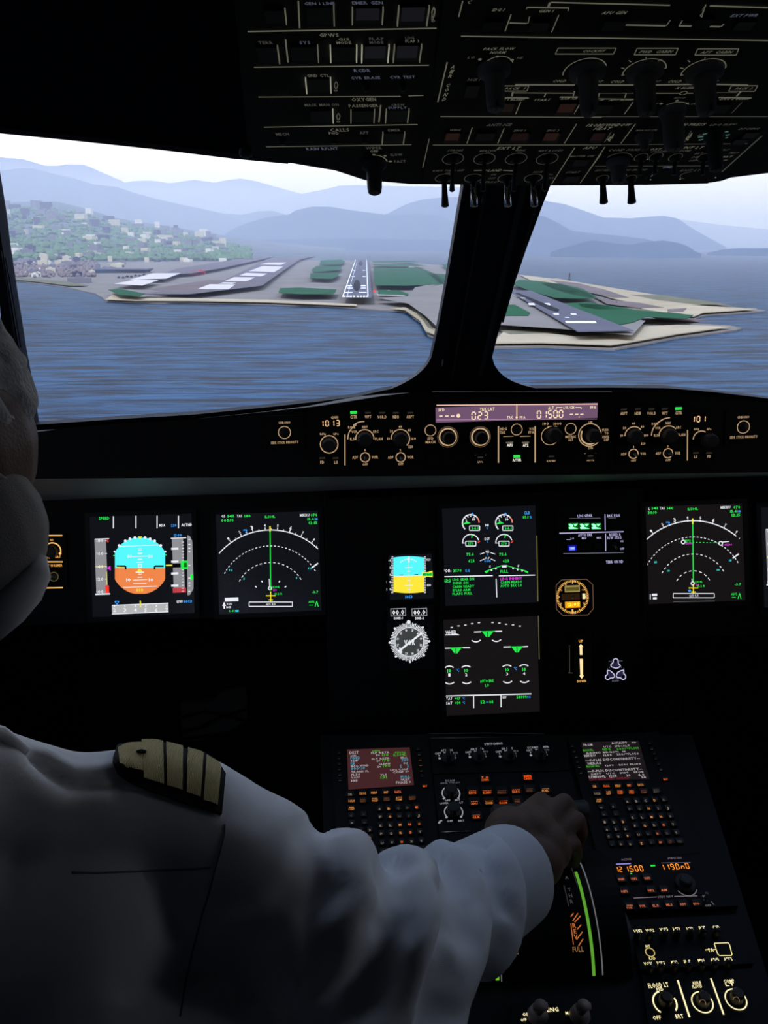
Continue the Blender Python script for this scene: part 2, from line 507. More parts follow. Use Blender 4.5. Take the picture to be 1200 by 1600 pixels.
def strip(a, b, wa, wb, z0, z1, m, name, parent):
    """quad between two picture points, widths in pixels"""
    return slab([(a[0] - wa / 2, a[1]), (a[0] + wa / 2, a[1]), (b[0] + wb / 2, b[1]), (b[0] - wb / 2, b[1])], z0, z1, m, name, parent)
rw = g_empty('runway', 'near dark asphalt runway dead ahead with white side lines', 'runway')
strip((561, 478.5), (566.5, 410), 46, 21, 2.0, 2.7, m_tar, 'runway_surface', rw)
def rline(x0, y0, x1, y1, w0, w1, nm='side_line', mm=m_paint, par=rw, z=3.0):
    strip((x0, y0), (x1, y1), w0, w1, 2.6, z, mm, nm, par)
rline(538, 478, 556.5, 411, 1.6, .9); rline(577.5, 478, 573.5, 411, 1.6, .9)
rline(545, 477, 559, 414, .5, .3); 
for x0, x1, y, h in ((545, 552, 457.5, 2.0), (566, 573.5, 457.5, 2.0), (545, 553, 461.8, 1.0), (566, 574, 461.8, 1.0), (541, 553, 469.5, 1.0), (563, 575, 469.5, 1.0), (551, 556, 441, .8), (568, 573, 441, .8), (553, 557, 430, .7), (568, 572, 430, .7)):
    slab([(x0, y - h / 2), (x1, y - h / 2), (x1, y + h / 2), (x0, y + h / 2)], 2.6, 3.0, m_paint, 'threshold_marking', rw)
for i in range(8):
    x = 539 + i * 4.9 + (1.2 if i > 3 else 0)
    slab([(x, 475.8), (x + 3.6, 475.8), (x + 3.6, 478.0), (x, 478.0)], 2.6, 3.0, m_paint, 'threshold_marking', rw)
def blob(cx, cy, rx, ry, n=16):
    return [(cx + rx * cos(2 * pi * i / n), cy + ry * sin(2 * pi * i / n)) for i in range(n)]
slab(blob(559.5, 457, 5.2, 10), 2.6, 3.1, m_rubber, 'touchdown_marks', rw)
slab(blob(564.5, 417.5, 3.2, 4.2), 2.6, 3.1, m_rubber, 'touchdown_marks', rw)
for (a, b2) in (((442, 466.5), (523, 467.5)), ((591, 471), (640, 471.5))):
    slab([(a[0], a[1]), (b2[0], b2[1]), (b2[0], b2[1] + 1.3), (a[0], a[1] + 1.0)], 2.4, 2.9, m_conc, 'service_road', paving)

rw2 = g_empty('runway', 'second runway on the sandy point right of the pillar', 'runway')
slab([(795, 466), (830, 466), (992, 538), (905, 540)], 2.0, 2.7, m_tar, 'runway_surface', rw2)
slab([(806, 471), (812, 471), (876, 501), (873, 505), (862, 502)], 2.6, 3.1, m_rubber, 'touchdown_marks', rw2)
slab([(885, 521.5), (932, 521.5), (934, 525), (887, 525)], 2.6, 3.0, m_paint, 'threshold_marking', rw2)
for x0, x1, y, h in ((827, 836, 491, 3), (851, 860, 491, 3), (866, 874, 509, 1.6), (893, 901, 509, 1.6), (884, 890, 515, .8), (815, 830, 480, .8)):
    slab([(x0, y - h / 2), (x1, y - h / 2), (x1 + 2, y + h / 2), (x0 + 2, y + h / 2)], 2.6, 3.0, m_paint, 'threshold_marking', rw2)

# approach-slope lights: small real lamp housings
def g_box(mb_pts, u, v, w, d, z0, z1, rot=0.0):
    c, s2 = cos(rot), sin(rot)
    q = [(-w / 2, -d / 2), (w / 2, -d / 2), (w / 2, d / 2), (-w / 2, d / 2)]
    q = [(u + a * c - b2 * s2, v + a * s2 + b2 * c) for a, b2 in q]
    base = len(mb_pts[0])
    mb_pts[0].extend([(a, b2, z0) for a, b2 in q] + [(a, b2, z1) for a, b2 in q])
    mb_pts[1].extend([[base + i, base + (i + 1) % 4, base + 4 + (i + 1) % 4, base + 4 + i] for i in range(4)] + [[base + 4, base + 5, base + 6, base + 7]])
m_redl = glow('approach_red', (255, 60, 90), 1.2)
m_whl = glow('approach_white', (255, 255, 255), 1.3)
def papi(xs, y, cols, labels, grp):
    for x, c, lb in zip(xs, cols, labels):
        u, v = GU(x, y); k = (v / 1400.0)
        pts = ([], [])
        g_box(pts, u, v, 3.0 * k, 1.5, 2, 4.6 * k + 1)
        o = local_mesh('approach_light', pts[0], pts[1], c)
        tag(o, lb, 'runway light', grp)
papi((585, 592), 458.5, (m_redl, m_redl), ('outer red approach slope light beside the near runway', 'inner red approach slope light beside the near runway'), 'approach lights by the near runway')
papi((600, 607), 458.5, (m_whl, m_whl), ('white approach slope light next to the red pair', 'white approach slope light furthest from the near runway'), 'approach lights by the near runway')
papi((889, 898, 906, 914), 491, (m_whl,) * 4, ('leftmost white approach light beside the second runway', 'second white approach light from the left beside the second runway', 'third white approach light from the left beside the second runway', 'rightmost white approach light beside the second runway'), 'white approach lights by the second runway')

# --- hills and mountains: ridges with a real foot, crest and back slope
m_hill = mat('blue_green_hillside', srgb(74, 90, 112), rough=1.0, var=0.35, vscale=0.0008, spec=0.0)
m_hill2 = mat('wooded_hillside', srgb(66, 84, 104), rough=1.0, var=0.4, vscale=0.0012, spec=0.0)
def ridge(name, label, sil, dist, m, foot=0.12, seed=0, rough=0.05, step=6, base_py=None):
    x0, x1 = sil[0][0], sil[-1][0]
    cols = int((x1 - x0) / step) + 1
    rows = 12
    pts, fs = [], []
    for i in range(cols + 1):
        px = x0 + (x1 - x0) * i / cols
        py = lin(sil, px)
        d = ray(px, py)
        # distance along the sea plane
        hx = d - G_N * d.dot(G_N)
        k = dist / hx.length
        p = CAM + d * k - GF.o
        H = p.dot(GF.n); u, v = p.dot(GF.u), p.dot(GF.v)
        hd = V((u, v)).normalized()
        for j in range(rows + 1):
            f = j / rows
            if f < 0.7:
                g = f / 0.7; r = dist * (1 - foot * (1 - g)); h = H * (g ** 1.25)
            else:
                g = (f - 0.7) / 0.3; r = dist * (1 + foot * 0.8 * g); h = H * (1 - g)
            nz = noise.fractal(V((u * 0.0011 + seed, f * 3.0, v * 0.0004)), 0.9, 2.1, 5)
            h2 = h + nz * rough * H * (1.0 if 0 < f < 0.62 else 0.12) * (4 * f if f < .25 else 1)
            pts.append((hd.x * r, hd.y * r, max(-4, h2) if j else -6))
    for i in range(cols):
        for j in range(rows):
            a = i * (rows + 1) + j
            fs.append([a, a + rows + 1, a + rows + 2, a + 1])
    o = local_mesh(name, pts, fs, m, smooth=True)
    return tag(o, label, 'mountain')
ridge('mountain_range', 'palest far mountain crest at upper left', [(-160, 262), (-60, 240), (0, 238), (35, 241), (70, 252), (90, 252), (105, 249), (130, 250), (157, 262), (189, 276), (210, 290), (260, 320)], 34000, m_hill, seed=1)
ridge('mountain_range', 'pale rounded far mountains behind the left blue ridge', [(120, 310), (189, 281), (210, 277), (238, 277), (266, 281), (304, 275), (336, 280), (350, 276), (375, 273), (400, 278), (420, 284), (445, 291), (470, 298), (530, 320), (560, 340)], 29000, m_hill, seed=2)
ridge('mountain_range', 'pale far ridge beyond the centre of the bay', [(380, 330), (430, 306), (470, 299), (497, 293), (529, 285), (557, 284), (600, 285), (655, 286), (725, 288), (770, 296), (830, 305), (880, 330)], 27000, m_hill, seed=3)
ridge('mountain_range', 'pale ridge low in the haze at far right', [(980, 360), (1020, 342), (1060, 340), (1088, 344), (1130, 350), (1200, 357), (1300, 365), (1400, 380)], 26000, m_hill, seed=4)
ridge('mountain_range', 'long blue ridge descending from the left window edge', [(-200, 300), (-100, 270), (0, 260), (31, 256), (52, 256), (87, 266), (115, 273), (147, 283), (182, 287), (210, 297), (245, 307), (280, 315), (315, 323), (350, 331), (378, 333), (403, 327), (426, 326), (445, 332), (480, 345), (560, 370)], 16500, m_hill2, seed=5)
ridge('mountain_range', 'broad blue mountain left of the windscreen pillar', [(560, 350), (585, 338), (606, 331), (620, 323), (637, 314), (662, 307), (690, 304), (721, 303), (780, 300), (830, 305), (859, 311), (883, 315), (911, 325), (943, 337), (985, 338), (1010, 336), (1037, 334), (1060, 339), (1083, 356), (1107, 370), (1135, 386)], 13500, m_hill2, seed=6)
ridge('mountain_range', 'nearer blue hill with a flat top above the runway', [(340, 372), (365, 355), (389, 345), (417, 337), (452, 332), (462, 325), (487, 319), (515, 319), (550, 325), (585, 330), (606, 333), (655, 332), (690, 333), (704, 342), (730, 352), (790, 368)], 11800, m_hill2, seed=7)
foothill = ridge('hillside', 'low foothill carrying the upper part of the left town', [(-200, 300), (-60, 308), (0, 314), (40, 312), (90, 312), (130, 322), (180, 338), (240, 348), (300, 358), (360, 368), (420, 377), (480, 383), (540, 388)], 9000, mat('town_hillside', srgb(104, 112, 120), rough=1, var=.45, vscale=.006, spec=0), foot=.55, seed=8, rough=.05)
ridge('hillside', 'speckled lower hillside right of the pillar', [(760, 345), (800, 330), (850, 335), (873, 346), (892, 358), (920, 362), (960, 366), (1010, 372), (1050, 384), (1080, 390)], 8300, m_hill, foot=.12, seed=9, rough=.1)
ridge('headland', 'dark wooded headland low across the water on the right', [(860, 394), (880, 386), (897, 382), (915, 376), (929, 374), (960, 379), (985, 381), (1000, 378), (1013, 376), (1037, 374), (1060, 378), (1074, 383), (1088, 393), (1096, 396)], 6400, m_hill2, foot=.04, seed=10, rough=.08, step=4)
ridge('headland', 'thin dark headland at the right window edge', [(1105, 395), (1130, 389), (1153, 387), (1200, 387), (1260, 386), (1330, 392)], 7600, m_hill2, foot=.04, seed=11, rough=.08, step=4)
ridge('hillside', 'low hazy shore beneath the flat topped hill', [(330, 384), (352, 378), (400, 374), (480, 372), (560, 371), (640, 373), (720, 375), (800, 378), (860, 384)], 9400, m_hill, foot=.08, seed=12, rough=.15, step=4)

# --- town: every building its own object
m_b = [mat('pale_building', srgb(215, 212, 205), rough=.9, spec=.1), mat('cream_building', srgb(196, 190, 170), rough=.9, spec=.1), mat('grey_building', srgb(120, 120, 132), rough=.9, spec=.1),
       mat('dark_building', srgb(70, 72, 96), rough=.9, spec=.1), mat('white_building', srgb(240, 240, 240), rough=.9, spec=.1)]
rnd = random.Random(7)
def building(px, py, wpx, hpx, mi, label, grp=None, depth=20, name='building', par=None, lift=0, mm=None):
    u, v = GU(px, py)
    k = sqrt(u * u + v * v + ALT * ALT) / FPX
    pts = ([], [])
    w, h = wpx * k, hpx * k
    g_box(pts, u, v, w, min(depth, w * 1.2 + 8), 1.0, h + 2 + lift, -atan2(u, v) + rnd.uniform(-.2, .2))
    g_box(pts, u, v, w * .35, min(depth, w) * .4, h + 2 + lift, h * 1.12 + 3 + lift, -atan2(u, v))
    o = local_mesh(name, pts[0], pts[1], mm or m_b[mi])
    return tag(o, label, 'building', grp)
for i in range(56):
    y = 404 + rnd.random() * 30
    x = rnd.uniform(-5, 250 - (y - 400) * 3.2)
    building(x, y, rnd.uniform(5, 14), rnd.uniform(3, 8), rnd.choice((0, 1, 1, 2, 2, 3)), 'small building in the hazy town on the left shore', 'town buildings on the left shore', 26)
for i in range(30):
    x = rnd.uniform(360, 700)
    building(x, 388.2 + rnd.uniform(-1.2, .4) - 2, rnd.uniform(3, 8), rnd.uniform(1.2, 3.2), rnd.choice((0, 4, 2)), 'tiny pale building on the far shore across the bay', 'buildings on the far shore', 60)
for nm, a in (('dark blue tower block at the left window edge', (24, 401, 22, 30, 3)), ('dark grey block below the cream town buildings', (43, 408, 16, 15, 2)), ('grey tower block in the middle of the left town', (58, 398, 20, 16, 2)),
              ('broad cream building among the left town trees', (105, 398, 26, 16, 1)), ('bright white low roof behind the left trees', (152, 392, 8, 5, 4)), ('dark grey control block near the end of the apron', (331, 399, 12, 16, 3)),
              ('slim white tower beside the dark control block', (324.5, 397, 2.4, 15, 4)), ('small dark tower near the far lake shore', (376, 396, 7, 6, 3)), ('dark low building at the water end of the apron', (438, 399, 14, 3, 3))):
    building(*a, nm)
for i in range(9):
    building(160 + i * 4.4, 387 - i * .12, 2.4, 13, 4 if i % 2 == 0 else 0, 'narrow pale slab in the row of towers behind the trees', 'row of pale towers behind the trees', 30)
_fb = BVHTree.FromPolygons([v.co.copy() for v in foothill.data.vertices], [tuple(p.vertices) for p in foothill.data.polygons])
_inv = foothill.matrix_world.to_3x3().transposed()
def on_hill(px, py):
    o = _inv @ (CAM - GF.o); d = (_inv @ ray(px, py)).normalized()
    return _fb.ray_cast(o, d)[0]
def hill_block(px, py, w, h, m, label, grp):
    p = on_hill(px, py)
    if p is None: return
    k = p.length / FPX; q = ([], [])
    g_box(q, p.x, p.y, w * k, 40, p.z - 25, p.z + h * k, rnd.uniform(-.4, .4))
    tag(local_mesh('building', q[0], q[1], m), label, 'building', grp)
for i in range(176):
    x = rnd.uniform(2, 350); y = rnd.uniform(322 + max(0, x - 60) * .17, 410)
    hill_block(x, y, rnd.uniform(5, 16), rnd.uniform(3.5, 10), rnd.choice((m_b[0], m_b[1], m_b[2], m_b[2], m_b[2], m_b[3])), 'small pale house on the hazy slope of the left town', 'houses on the left slope')
# the long dark terminal with sloped ends
u0, v0 = GU(149, 428); u1, v1 = GU(234, 427)
pts = [(u0 + 12, v0, 2), (u1 - 22, v1, 2), (u1 - 22, v1 + 60, 2), (u0 + 12, v0 + 60, 2), (u0 - 4, v0 - 6, 19), (u1 + 2, v1 - 6, 19), (u1 + 2, v1 + 70, 19), (u0 - 4, v0 + 70, 19)]
term = g_empty('terminal_building', 'long dark terminal with an overhanging roof on the left', 'building')
local_mesh('hall', pts, [[0, 1, 5, 4], [1, 2, 6, 5], [2, 3, 7, 6], [3, 0, 4, 7], [4, 5, 6, 7]], mat('terminal_glass', srgb(50, 60, 84), rough=.6, spec=.2), term)
ps = ([], []); g_box(ps, (u0 + u1) / 2, (v0 + v1) / 2 + 30, (u1 - u0) + 12, 90, 19, 21.5)
local_mesh('roof', ps[0], ps[1], mat('terminal_roof', srgb(90, 98, 120), rough=.8, spec=.1), term)
building(125, 443, 32, 7, 2, 'low grey shed at the water left of the terminal', depth=40)
m_red = mat('red_building', srgb(215, 40, 60), rough=.8, spec=.1)
building(301, 430, 13, 4, 0, 'left half of the small red building by the apron', mm=m_red, depth=10)
building(314, 429.5, 12, 5, 0, 'right half of the small red building by the apron', mm=m_red, depth=10)
for i in range(7):
    building(186 + i * 6.5, 436 - i * .7 + (i % 2), 4, 2.2, 3, 'parked dark vehicle block beside the terminal', 'parked blocks beside the terminal', 8, name='parked_truck')
for x, y, w, h in ((963, 478, 6, 3), (1007, 481, 6, 1.6), (975, 501, 3, 1.5), (1011, 497, 4, 1.5), (850, 446, 4, 2)):
    building(x, y, w, h, 3, {963: 'dark shed in the middle of the sandy point', 1007: 'flat dark hut right of the dark shed', 975: 'tiny hut inside the green strip on the point', 1011: 'small dark hut by the right tip track', 850: 'small hut near the mast on the point'}[x], depth=6, name='hut')
# radio mast
u, v = GU(889, 441); k = sqrt(u * u + v * v) / FPX
ps = ([], []); g_box(ps, u, v, 5 * k, 5 * k, 1, 2 + 3 * k); g_box(ps, u, v, 1.7 * k, 1.7 * k, 2 + 3 * k, 2 + 12 * k)
mast = local_mesh('radio_mast', ps[0], ps[1], mat('mast_steel', srgb(60, 62, 80), rough=.8))
tag(mast, 'slim dark mast standing on the sandy point', 'mast')

# --- trees of the town: an uncountable wood, one object
m_tree = mat('tree_foliage', srgb(96, 124, 98), rough=1, var=.5, vscale=.02, spec=0)
m_treed = mat('dark_tree_foliage', srgb(54, 66, 78), rough=1, var=.4, vscale=.02, spec=0)
def wood(name, label, n, fx, m, seed, s0=6, s1=11):
    rn = random.Random(seed); pts, fs = [], []
    for i in range(n):
        px, py = fx(rn)
        u, v = GU(px, py); s2 = rn.uniform(s0, s1)
        b0 = len(pts)
        for (a, c, z, r) in ((0, 0, 0, .5), (0, 0, .55, 1), (0, 0, 1.0, .62)):
            for q in range(6):
                an = q * pi / 3 + rn.uniform(-.3, .3)
                pts.append((u + cos(an) * r * s2, v + sin(an) * r * s2, 1 + z * s2 * 1.5 * rn.uniform(.85, 1.15)))
        pts.append((u, v, 1 + s2 * 1.9))
        for j in range(2):
            for q in range(6):
                fs.append([b0 + j * 6 + q, b0 + j * 6 + (q + 1) % 6, b0 + j * 6 + 6 + (q + 1) % 6, b0 + j * 6 + 6 + q])
        for q in range(6): fs.append([b0 + 12 + q, b0 + 12 + (q + 1) % 6, b0 + 18])
    o = local_mesh(name, pts, fs, m)
    return tag(o, label, 'trees', kind='stuff')
wood('woodland', 'green trees scattered through the left town', 900, lambda r: (r.uniform(120, 350), 400 + r.random() ** 1.5 * 9), m_tree, 1, 10, 24)
_tp, _tf = [], []
_rt = random.Random(11)
for i in range(1700):
    x = _rt.uniform(0, 390); p = on_hill(x, _rt.uniform(322 + max(0, x - 60) * .2, 408))
    if p is None: continue
    b0 = len(_tp); s2 = _rt.uniform(9, 26)
    for z, r in ((-8, .6), (s2 * .5, 1), (s2, .5)):
        for q in range(5): _tp.append((p.x + cos(q * 1.257) * r * s2, p.y + sin(q * 1.257) * r * s2, p.z + z))
    for j in range(2):
        for q in range(5): _tf.append([b0 + j * 5 + q, b0 + j * 5 + (q + 1) % 5, b0 + j * 5 + 5 + (q + 1) % 5, b0 + j * 5 + 5 + q])
    _tf.append([b0 + 10 + q for q in range(5)])
tag(local_mesh('woodland', _tp, _tf, m_tree), 'green trees between the houses on the left slope', 'trees', kind='stuff')
wood('woodland', 'dark tree belt beyond the apron', 500, lambda r: (lambda x: (x, r.uniform(402, 410) - (x - 240) * .02))(r.uniform(236, 352)), m_treed, 2, 5, 9)
wood('woodland', 'grey scrub in front of the left town', 420, lambda r: (r.uniform(-5, 150), r.uniform(404, 436)), mat('scrub', srgb(128, 118, 122), rough=1, var=.3, vscale=.03, spec=0), 3, 4, 9)

# --- haze over the bay: real scattering air
hm = bpy.data.materials.new('sea_haze'); hm.use_nodes = True
t = hm.node_tree; t.nodes.clear()
vs_ = nd(t, 'ShaderNodeVolumeScatter', Density=1 / 9500.0, Anisotropy=0.0)
vs_.inputs['Color'].default_value = (0.64, 0.70, 0.94, 1)
ou = nd(t, 'ShaderNodeOutputMaterial'); t.links.new(vs_.outputs[0], ou.inputs['Volume'])
hz = ([], []); g_box(hz, 0, 26100, 90000, 49600, -3, 1500)
hz[1].append([0, 3, 2, 1])
haze = local_mesh('haze', hz[0], hz[1], hm)
tag(haze, 'pale haze lying over the bay and the mountains', 'haze', kind='stuff')

# ================================================================ cockpit shell
m_shell = mat('cockpit_lining', (0.008, 0.010, 0.016), rough=0.75, spec=0.25, bump=0.15, bscale=900)
m_black = mat('black_panel', (0.006, 0.007, 0.009), rough=0.6, spec=0.25, bump=0.1, bscale=1200)
m_pill = mat('pillar_black', (0.006, 0.007, 0.012), rough=0.6, spec=0.3)
m_grey = mat('dark_grey_trim', (0.035, 0.036, 0.045), rough=0.5, spec=0.4)
m_knob = mat('dark_grey_knob', (0.045, 0.045, 0.045), rough=0.5, spec=0.4)
m_knobb = mat('black_knob', (0.018, 0.018, 0.02), rough=0.45, spec=0.5)
m_metal = mat('worn_metal', (0.30, 0.30, 0.32), rough=0.35, metal=0.9)
m_floor = mat('dark_carpet', (0.012, 0.012, 0.014), rough=0.95, bump=0.5, bscale=2500)

def sbox(name, x0, y0, z0, x1, y1, z1, m=None):
    b = MB(); b.wbox(x0, y0, z0, x1, y1, z1, m or m_shell)
    o = b.build(name); o['kind'] = 'structure'; return o
sbox('floor', -1.22, -1.35, -0.04, 1.22, 1.85, 0.0, m_floor)
m_side = mat('blue_grey_side_lining', (0.13, 0.15, 0.18), rough=0.8, spec=0.2, bump=0.1, bscale=700)
for nm, x0, x1 in (('wall_left', -1.22, -1.16), ('wall_right', 1.16, 1.22)):       # each with its side window opening
    b = MB()
    b.wbox(x0, -1.35, 0.0, x1, 0.80, 1.06, m_side); b.wbox(x0, -1.35, 1.52, x1, 0.80, 1.80, m_side)
    b.wbox(x0, -1.35, 1.06, x1, 0.46, 1.52, m_side); b.wbox(x0, 0.76, 1.06, x1, 0.80, 1.52, m_side)
    o = b.build(nm); o['kind'] = 'structure'
sbox('wall_rear', -1.22, -1.41, 0.0, 1.22, -1.35, 1.80, m_side)
sbox('ceiling', -1.22, -1.35, 1.80, 1.22, 1.02, 1.86)
sbox('wall_front', -1.22, 1.80, 0.0, 1.22, 1.86, 1.02)
for nm, x in (('wall_left_side', -1.22), ('wall_right_side', 1.16)):
    b = MB()
    prof = [(0.80, 0.0), (1.86, 0.0), (1.86, 1.02), (0.98, 1.86), (0.80, 1.86)]
    b.prism([V((x, a, c)) for a, c in prof], [V((x + 0.06, a, c)) for a, c in prof], m_shell)
    o = b.build(nm); o['kind'] = 'structure'

# windscreen plane, raked back 45 degrees
WS = Frame((0, 1.66, 1.105), (1, 0, 0), (0, -0.72, 0.70))
def px_path(pts, fr, h=0.0): return [fr.uv(a, b, h) for a, b in pts]
WT = V((0, 0.035, -0.002))
def ws_piece(name, px_pts, m, parent=None, extra=None, thick=WT):
    """a frame member: outline on the windscreen plane, given real depth"""
    uv = px_path(px_pts, WS) if extra is None else [WS.uv(*p) if len(p) == 2 else (p[0], p[1]) for p in px_pts]
    a = [WS.P(x, y) for x, y in uv]
    b = MB(); b.prism(a, [p + thick for p in a], m)
    return b.build(name, parent)
def bez(p0, p1, p2, n=6):
    return [((1 - t) ** 2 * p0[0] + 2 * t * (1 - t) * p1[0] + t * t * p2[0], (1 - t) ** 2 * p0[1] + 2 * t * (1 - t) * p1[1] + t * t * p2[1]) for t in [i / n for i in range(n + 1)]]
# openings in the picture (left, right): the pillar between them
pillar = tag(bpy.data.objects.new('trim_1', None), kind='structure'); COL.objects.link(pillar)
left_edge = [(729, 225), (724, 290), (716, 335), (700, 430), (686, 505), (674, 558)] + bez((674, 558), (662, 588), (610, 608))
right_edge = bez((835, 606), (775, 595), (769, 558)) + [(780, 515), (800, 455), (822, 390), (848, 320), (860, 290), (885, 225)]
ws_piece('pillar_body', left_edge + [(600, 640), (720, 680), (850, 640)] + right_edge, m_pill, pillar)
b = MB()
P2 = lambda px, py, h=-0.0: WS.P(*WS.uv(px, py), 0) 
for (x0, y0, x1, y1, w0, w1) in ((762, 270, 706, 590, 3, 2), (822, 270, 750, 585, 9, 5), (846, 285, 785, 500, 3, 2)):
    q = [P2(x0 - w0 / 2, y0), P2(x0 + w0 / 2, y0), P2(x1 + w1 / 2, y1), P2(x1 - w1 / 2, y1)]
    b.prism([p for p in q], [p + WS.n * 0.006 for p in q], m_grey)
b.build('edge_strip', pillar)
b = MB()
for x, y in ((691, 565), (753, 310)):
    q = [P2(x - 1.5, y + 4), P2(x + .3, y + 4), P2(x + 1.8, y - 4), P2(x, y - 4)]
    b.prism(q, [p + WS.n * 0.004 for p in q], mat('pale_metal_mark', (0.5, 0.5, 0.55), rough=.5))
b.build('alignment_mark', pillar)

left_post = tag(bpy.data.objects.new('trim_2', None), kind='structure'); COL.objects.link(left_post)
ws_piece('post_body', [(-22, 226), (-4, 330), (3, 382), (14, 450), (30, 545), (43, 610), (52, 665), (48, 720), (20, 720), (14, 640), (6, 560), (0, 480), (-6, 447), (-34, 330), (-60, 220)], m_pill, left_post)
b = MB()
for pts in (([(9, 400), (20, 460), (33, 540)], 1.2), ([(2, 390), (10, 440), (24, 530)], 1.0)):
    q = [P2(*p) + WS.n * .003 for p in pts[0]]
    b.tube(q, .0012, m_grey, 5)
b.build('seal_bead', left_post)

brow = tag(bpy.data.objects.new('trim_3', None), kind='structure'); COL.objects.link(brow)
ws_piece('brow_body', [(-900, 170), (-300, 170), (-60, 192), (0, 201), (120, 213), (250, 227), (365, 241), (450, 249), (570, 258), (720, 262), (880, 262), (1010, 258), (1200, 246), (1500, 225), (1900, 190), (2300, 150), (2300, -400), (600, -400), (-900, -400)], m_shell, brow)
b = MB()
tp = [(-300, 168), (-60, 191), (0, 200), (120, 212), (250, 226), (365, 240), (450, 248)]
a = [P2(x, y + 1.5) for x, y in tp] + [P2(x, y - 7) for x, y in tp[::-1]]
b.prism(a, [p + WS.n * 0.008 for p in a], m_grey)
b.build('brow_seal', brow)
# lower sill of the windows, reaching down behind the glareshield
SILL = [(-900, 700), (-400, 690), (-60, 668), (50, 664), (110, 660), (180, 655), (300, 648), (420, 636), (500, 627), (560, 619), (595, 611), (612, 607.5), (720, 606), (835, 606.5), (950, 605.5), (1045, 606.5), (1120, 613), (1200, 622.5), (1400, 650), (2300, 780)]
sill = ws_piece('trim_4', SILL + [(2300, 1100), (-900, 1100)], m_shell, thick=V((0, .035, 0))); sill['kind'] = 'structure'

# window panes: clear glass with a faint reflection
def glass_mat(name):
    m = bpy.data.materials.new(name); m.use_nodes = True
    t = m.node_tree; t.nodes.clear()
    tr = nd(t, 'ShaderNodeBsdfTransparent'); tr.inputs[0].default_value = (0.97, 0.975, 0.985, 1)
    gl = nd(t, 'ShaderNodeBsdfGlossy', Roughness=0.02)
    fr = nd(t, 'ShaderNodeFresnel', IOR=1.45)
    mu = nd(t, 'ShaderNodeMath', operation='MULTIPLY'); mu.inputs[1].default_value = 0.5
    mx = nd(t, 'ShaderNodeMixShader'); o = nd(t, 'ShaderNodeOutputMaterial')
    t.links.new(fr.outputs[0], mu.inputs[0]); t.links.new(mu.outputs[0], mx.inputs[0]); t.links.new(tr.outputs[0], mx.inputs[1]); t.links.new(gl.outputs[0], mx.inputs[2]); t.links.new(mx.outputs[0], o.inputs[0])
    return m
m_glass = glass_mat('windscreen_glass')
def pane(name, x0, x1, v0=-0.16, v1=0.92):
    b = MB(); o0 = WT * 0.75
    q = [WS.P(x0, v0) + o0, WS.P(x1, v0) + o0, WS.P(x1, v1) + o0, WS.P(x0, v1) + o0]
    b.add(q, [[0, 1, 2, 3]], m_glass)
    o = b.build(name); o['kind'] = 'structure'; return o
xa = WS.uv(20, 560)[0]; xb = WS.uv(730, 450)[0]
pane('window_1', xa, xb); pane('window_2', xb + 0.002, 1.155); pane('window_3', -1.155, xa - 0.002)
for nm, x in (('window_4', -1.19), ('window_5', 1.19)):
    b = MB(); b.add([V((x, .46, 1.06)), V((x, .76, 1.06)), V((x, .76, 1.52)), V((x, .46, 1.52))], [[0, 1, 2, 3]], m_glass); o = b.build(nm); o['kind'] = 'structure'

# ---------------------------------------------------------------- panel planes
GS = Frame((0, 1.25, 1.15), (1, 0, 0), (0, 0.12, 0.99))             # glareshield face
GS.o = CAM + ray(808, 680) * 1.27; GS.o = V((0, GS.o.y, GS.o.z))
MP = Frame((0, 0, 0), (1, 0, 0), (0, sin(R(18)), cos(R(18))))        # main instrument panel
_p = CAM + ray(767, 880) * 1.42; MP.o = V((0, _p.y, _p.z))
OV = Frame((0, 0, 0), (1, 0, 0), (0, -cos(R(20)), sin(R(20))))       # overhead panel
_d = ray(800, 290); _p = CAM + _d * (0.95 / _d.y); OV.o = V((0, _p.y, _p.z))
PD = Frame((0, 0, 0), (1, 0, 0), (0, cos(R(14)), sin(R(14))))        # centre pedestal
_p = CAM + ray(780, 1200) * 1.26; PD.o = V((0, _p.y, _p.z))

# ---------------------------------------------------------------- glareshield
gs = thing('glareshield', 'long black glareshield across the cockpit below the windows', 'glareshield')
GT = [(-420, 712), (-100, 690), (50, 676), (110, 668), (180, 662), (300, 655), (420, 643), (500, 634), (595, 619), (640, 613.5), (720, 611.5), (950, 611), (1045, 613), (1120, 620), (1200, 630), (1420, 665), (1700, 700)]
GB = [(1700, 738), (1200, 738), (900, 742), (500, 745), (100, 748), (-420, 752)]
top = [GS.P(*GS.uv(*p)) for p in GT]; bot = [GS.P(*GS.uv(*p)) for p in GB]
b = MB()
face = top + bot
far = []
for (px, py), p in zip(GT, top):
    far.append(V((max(-1.15, min(1.15, p.x * 1.16)), 1.72, min(p.z - 0.035, CAM.z + (1.72) * ((WS.P(*WS.uv(px, lin(SILL, px))) - CAM).z / (WS.P(*WS.uv(px, lin(SILL, px))) - CAM).y) - 0.01))))
def clampx(p): return V((max(-1.155, min(1.155, p.x)), p.y, p.z))
face = [clampx(p) for p in face]; top = [clampx(p) for p in top]; bot = [clampx(p) for p in bot]
n = len(face)
bk = [p + V((0, 0.02, 0)) for p in face]
b.add(face, [list(range(n))], m_black)
fs = [[i, i + 1, len(top) + i + 1, len(top) + i] for i in range(len(top) - 1)]
b.add(top + far, fs, m_black)
b.build('hood', gs)
b = MB()
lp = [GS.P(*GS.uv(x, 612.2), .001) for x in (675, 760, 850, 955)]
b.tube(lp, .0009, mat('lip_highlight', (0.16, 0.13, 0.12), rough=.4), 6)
b.build('front_lip', gs)
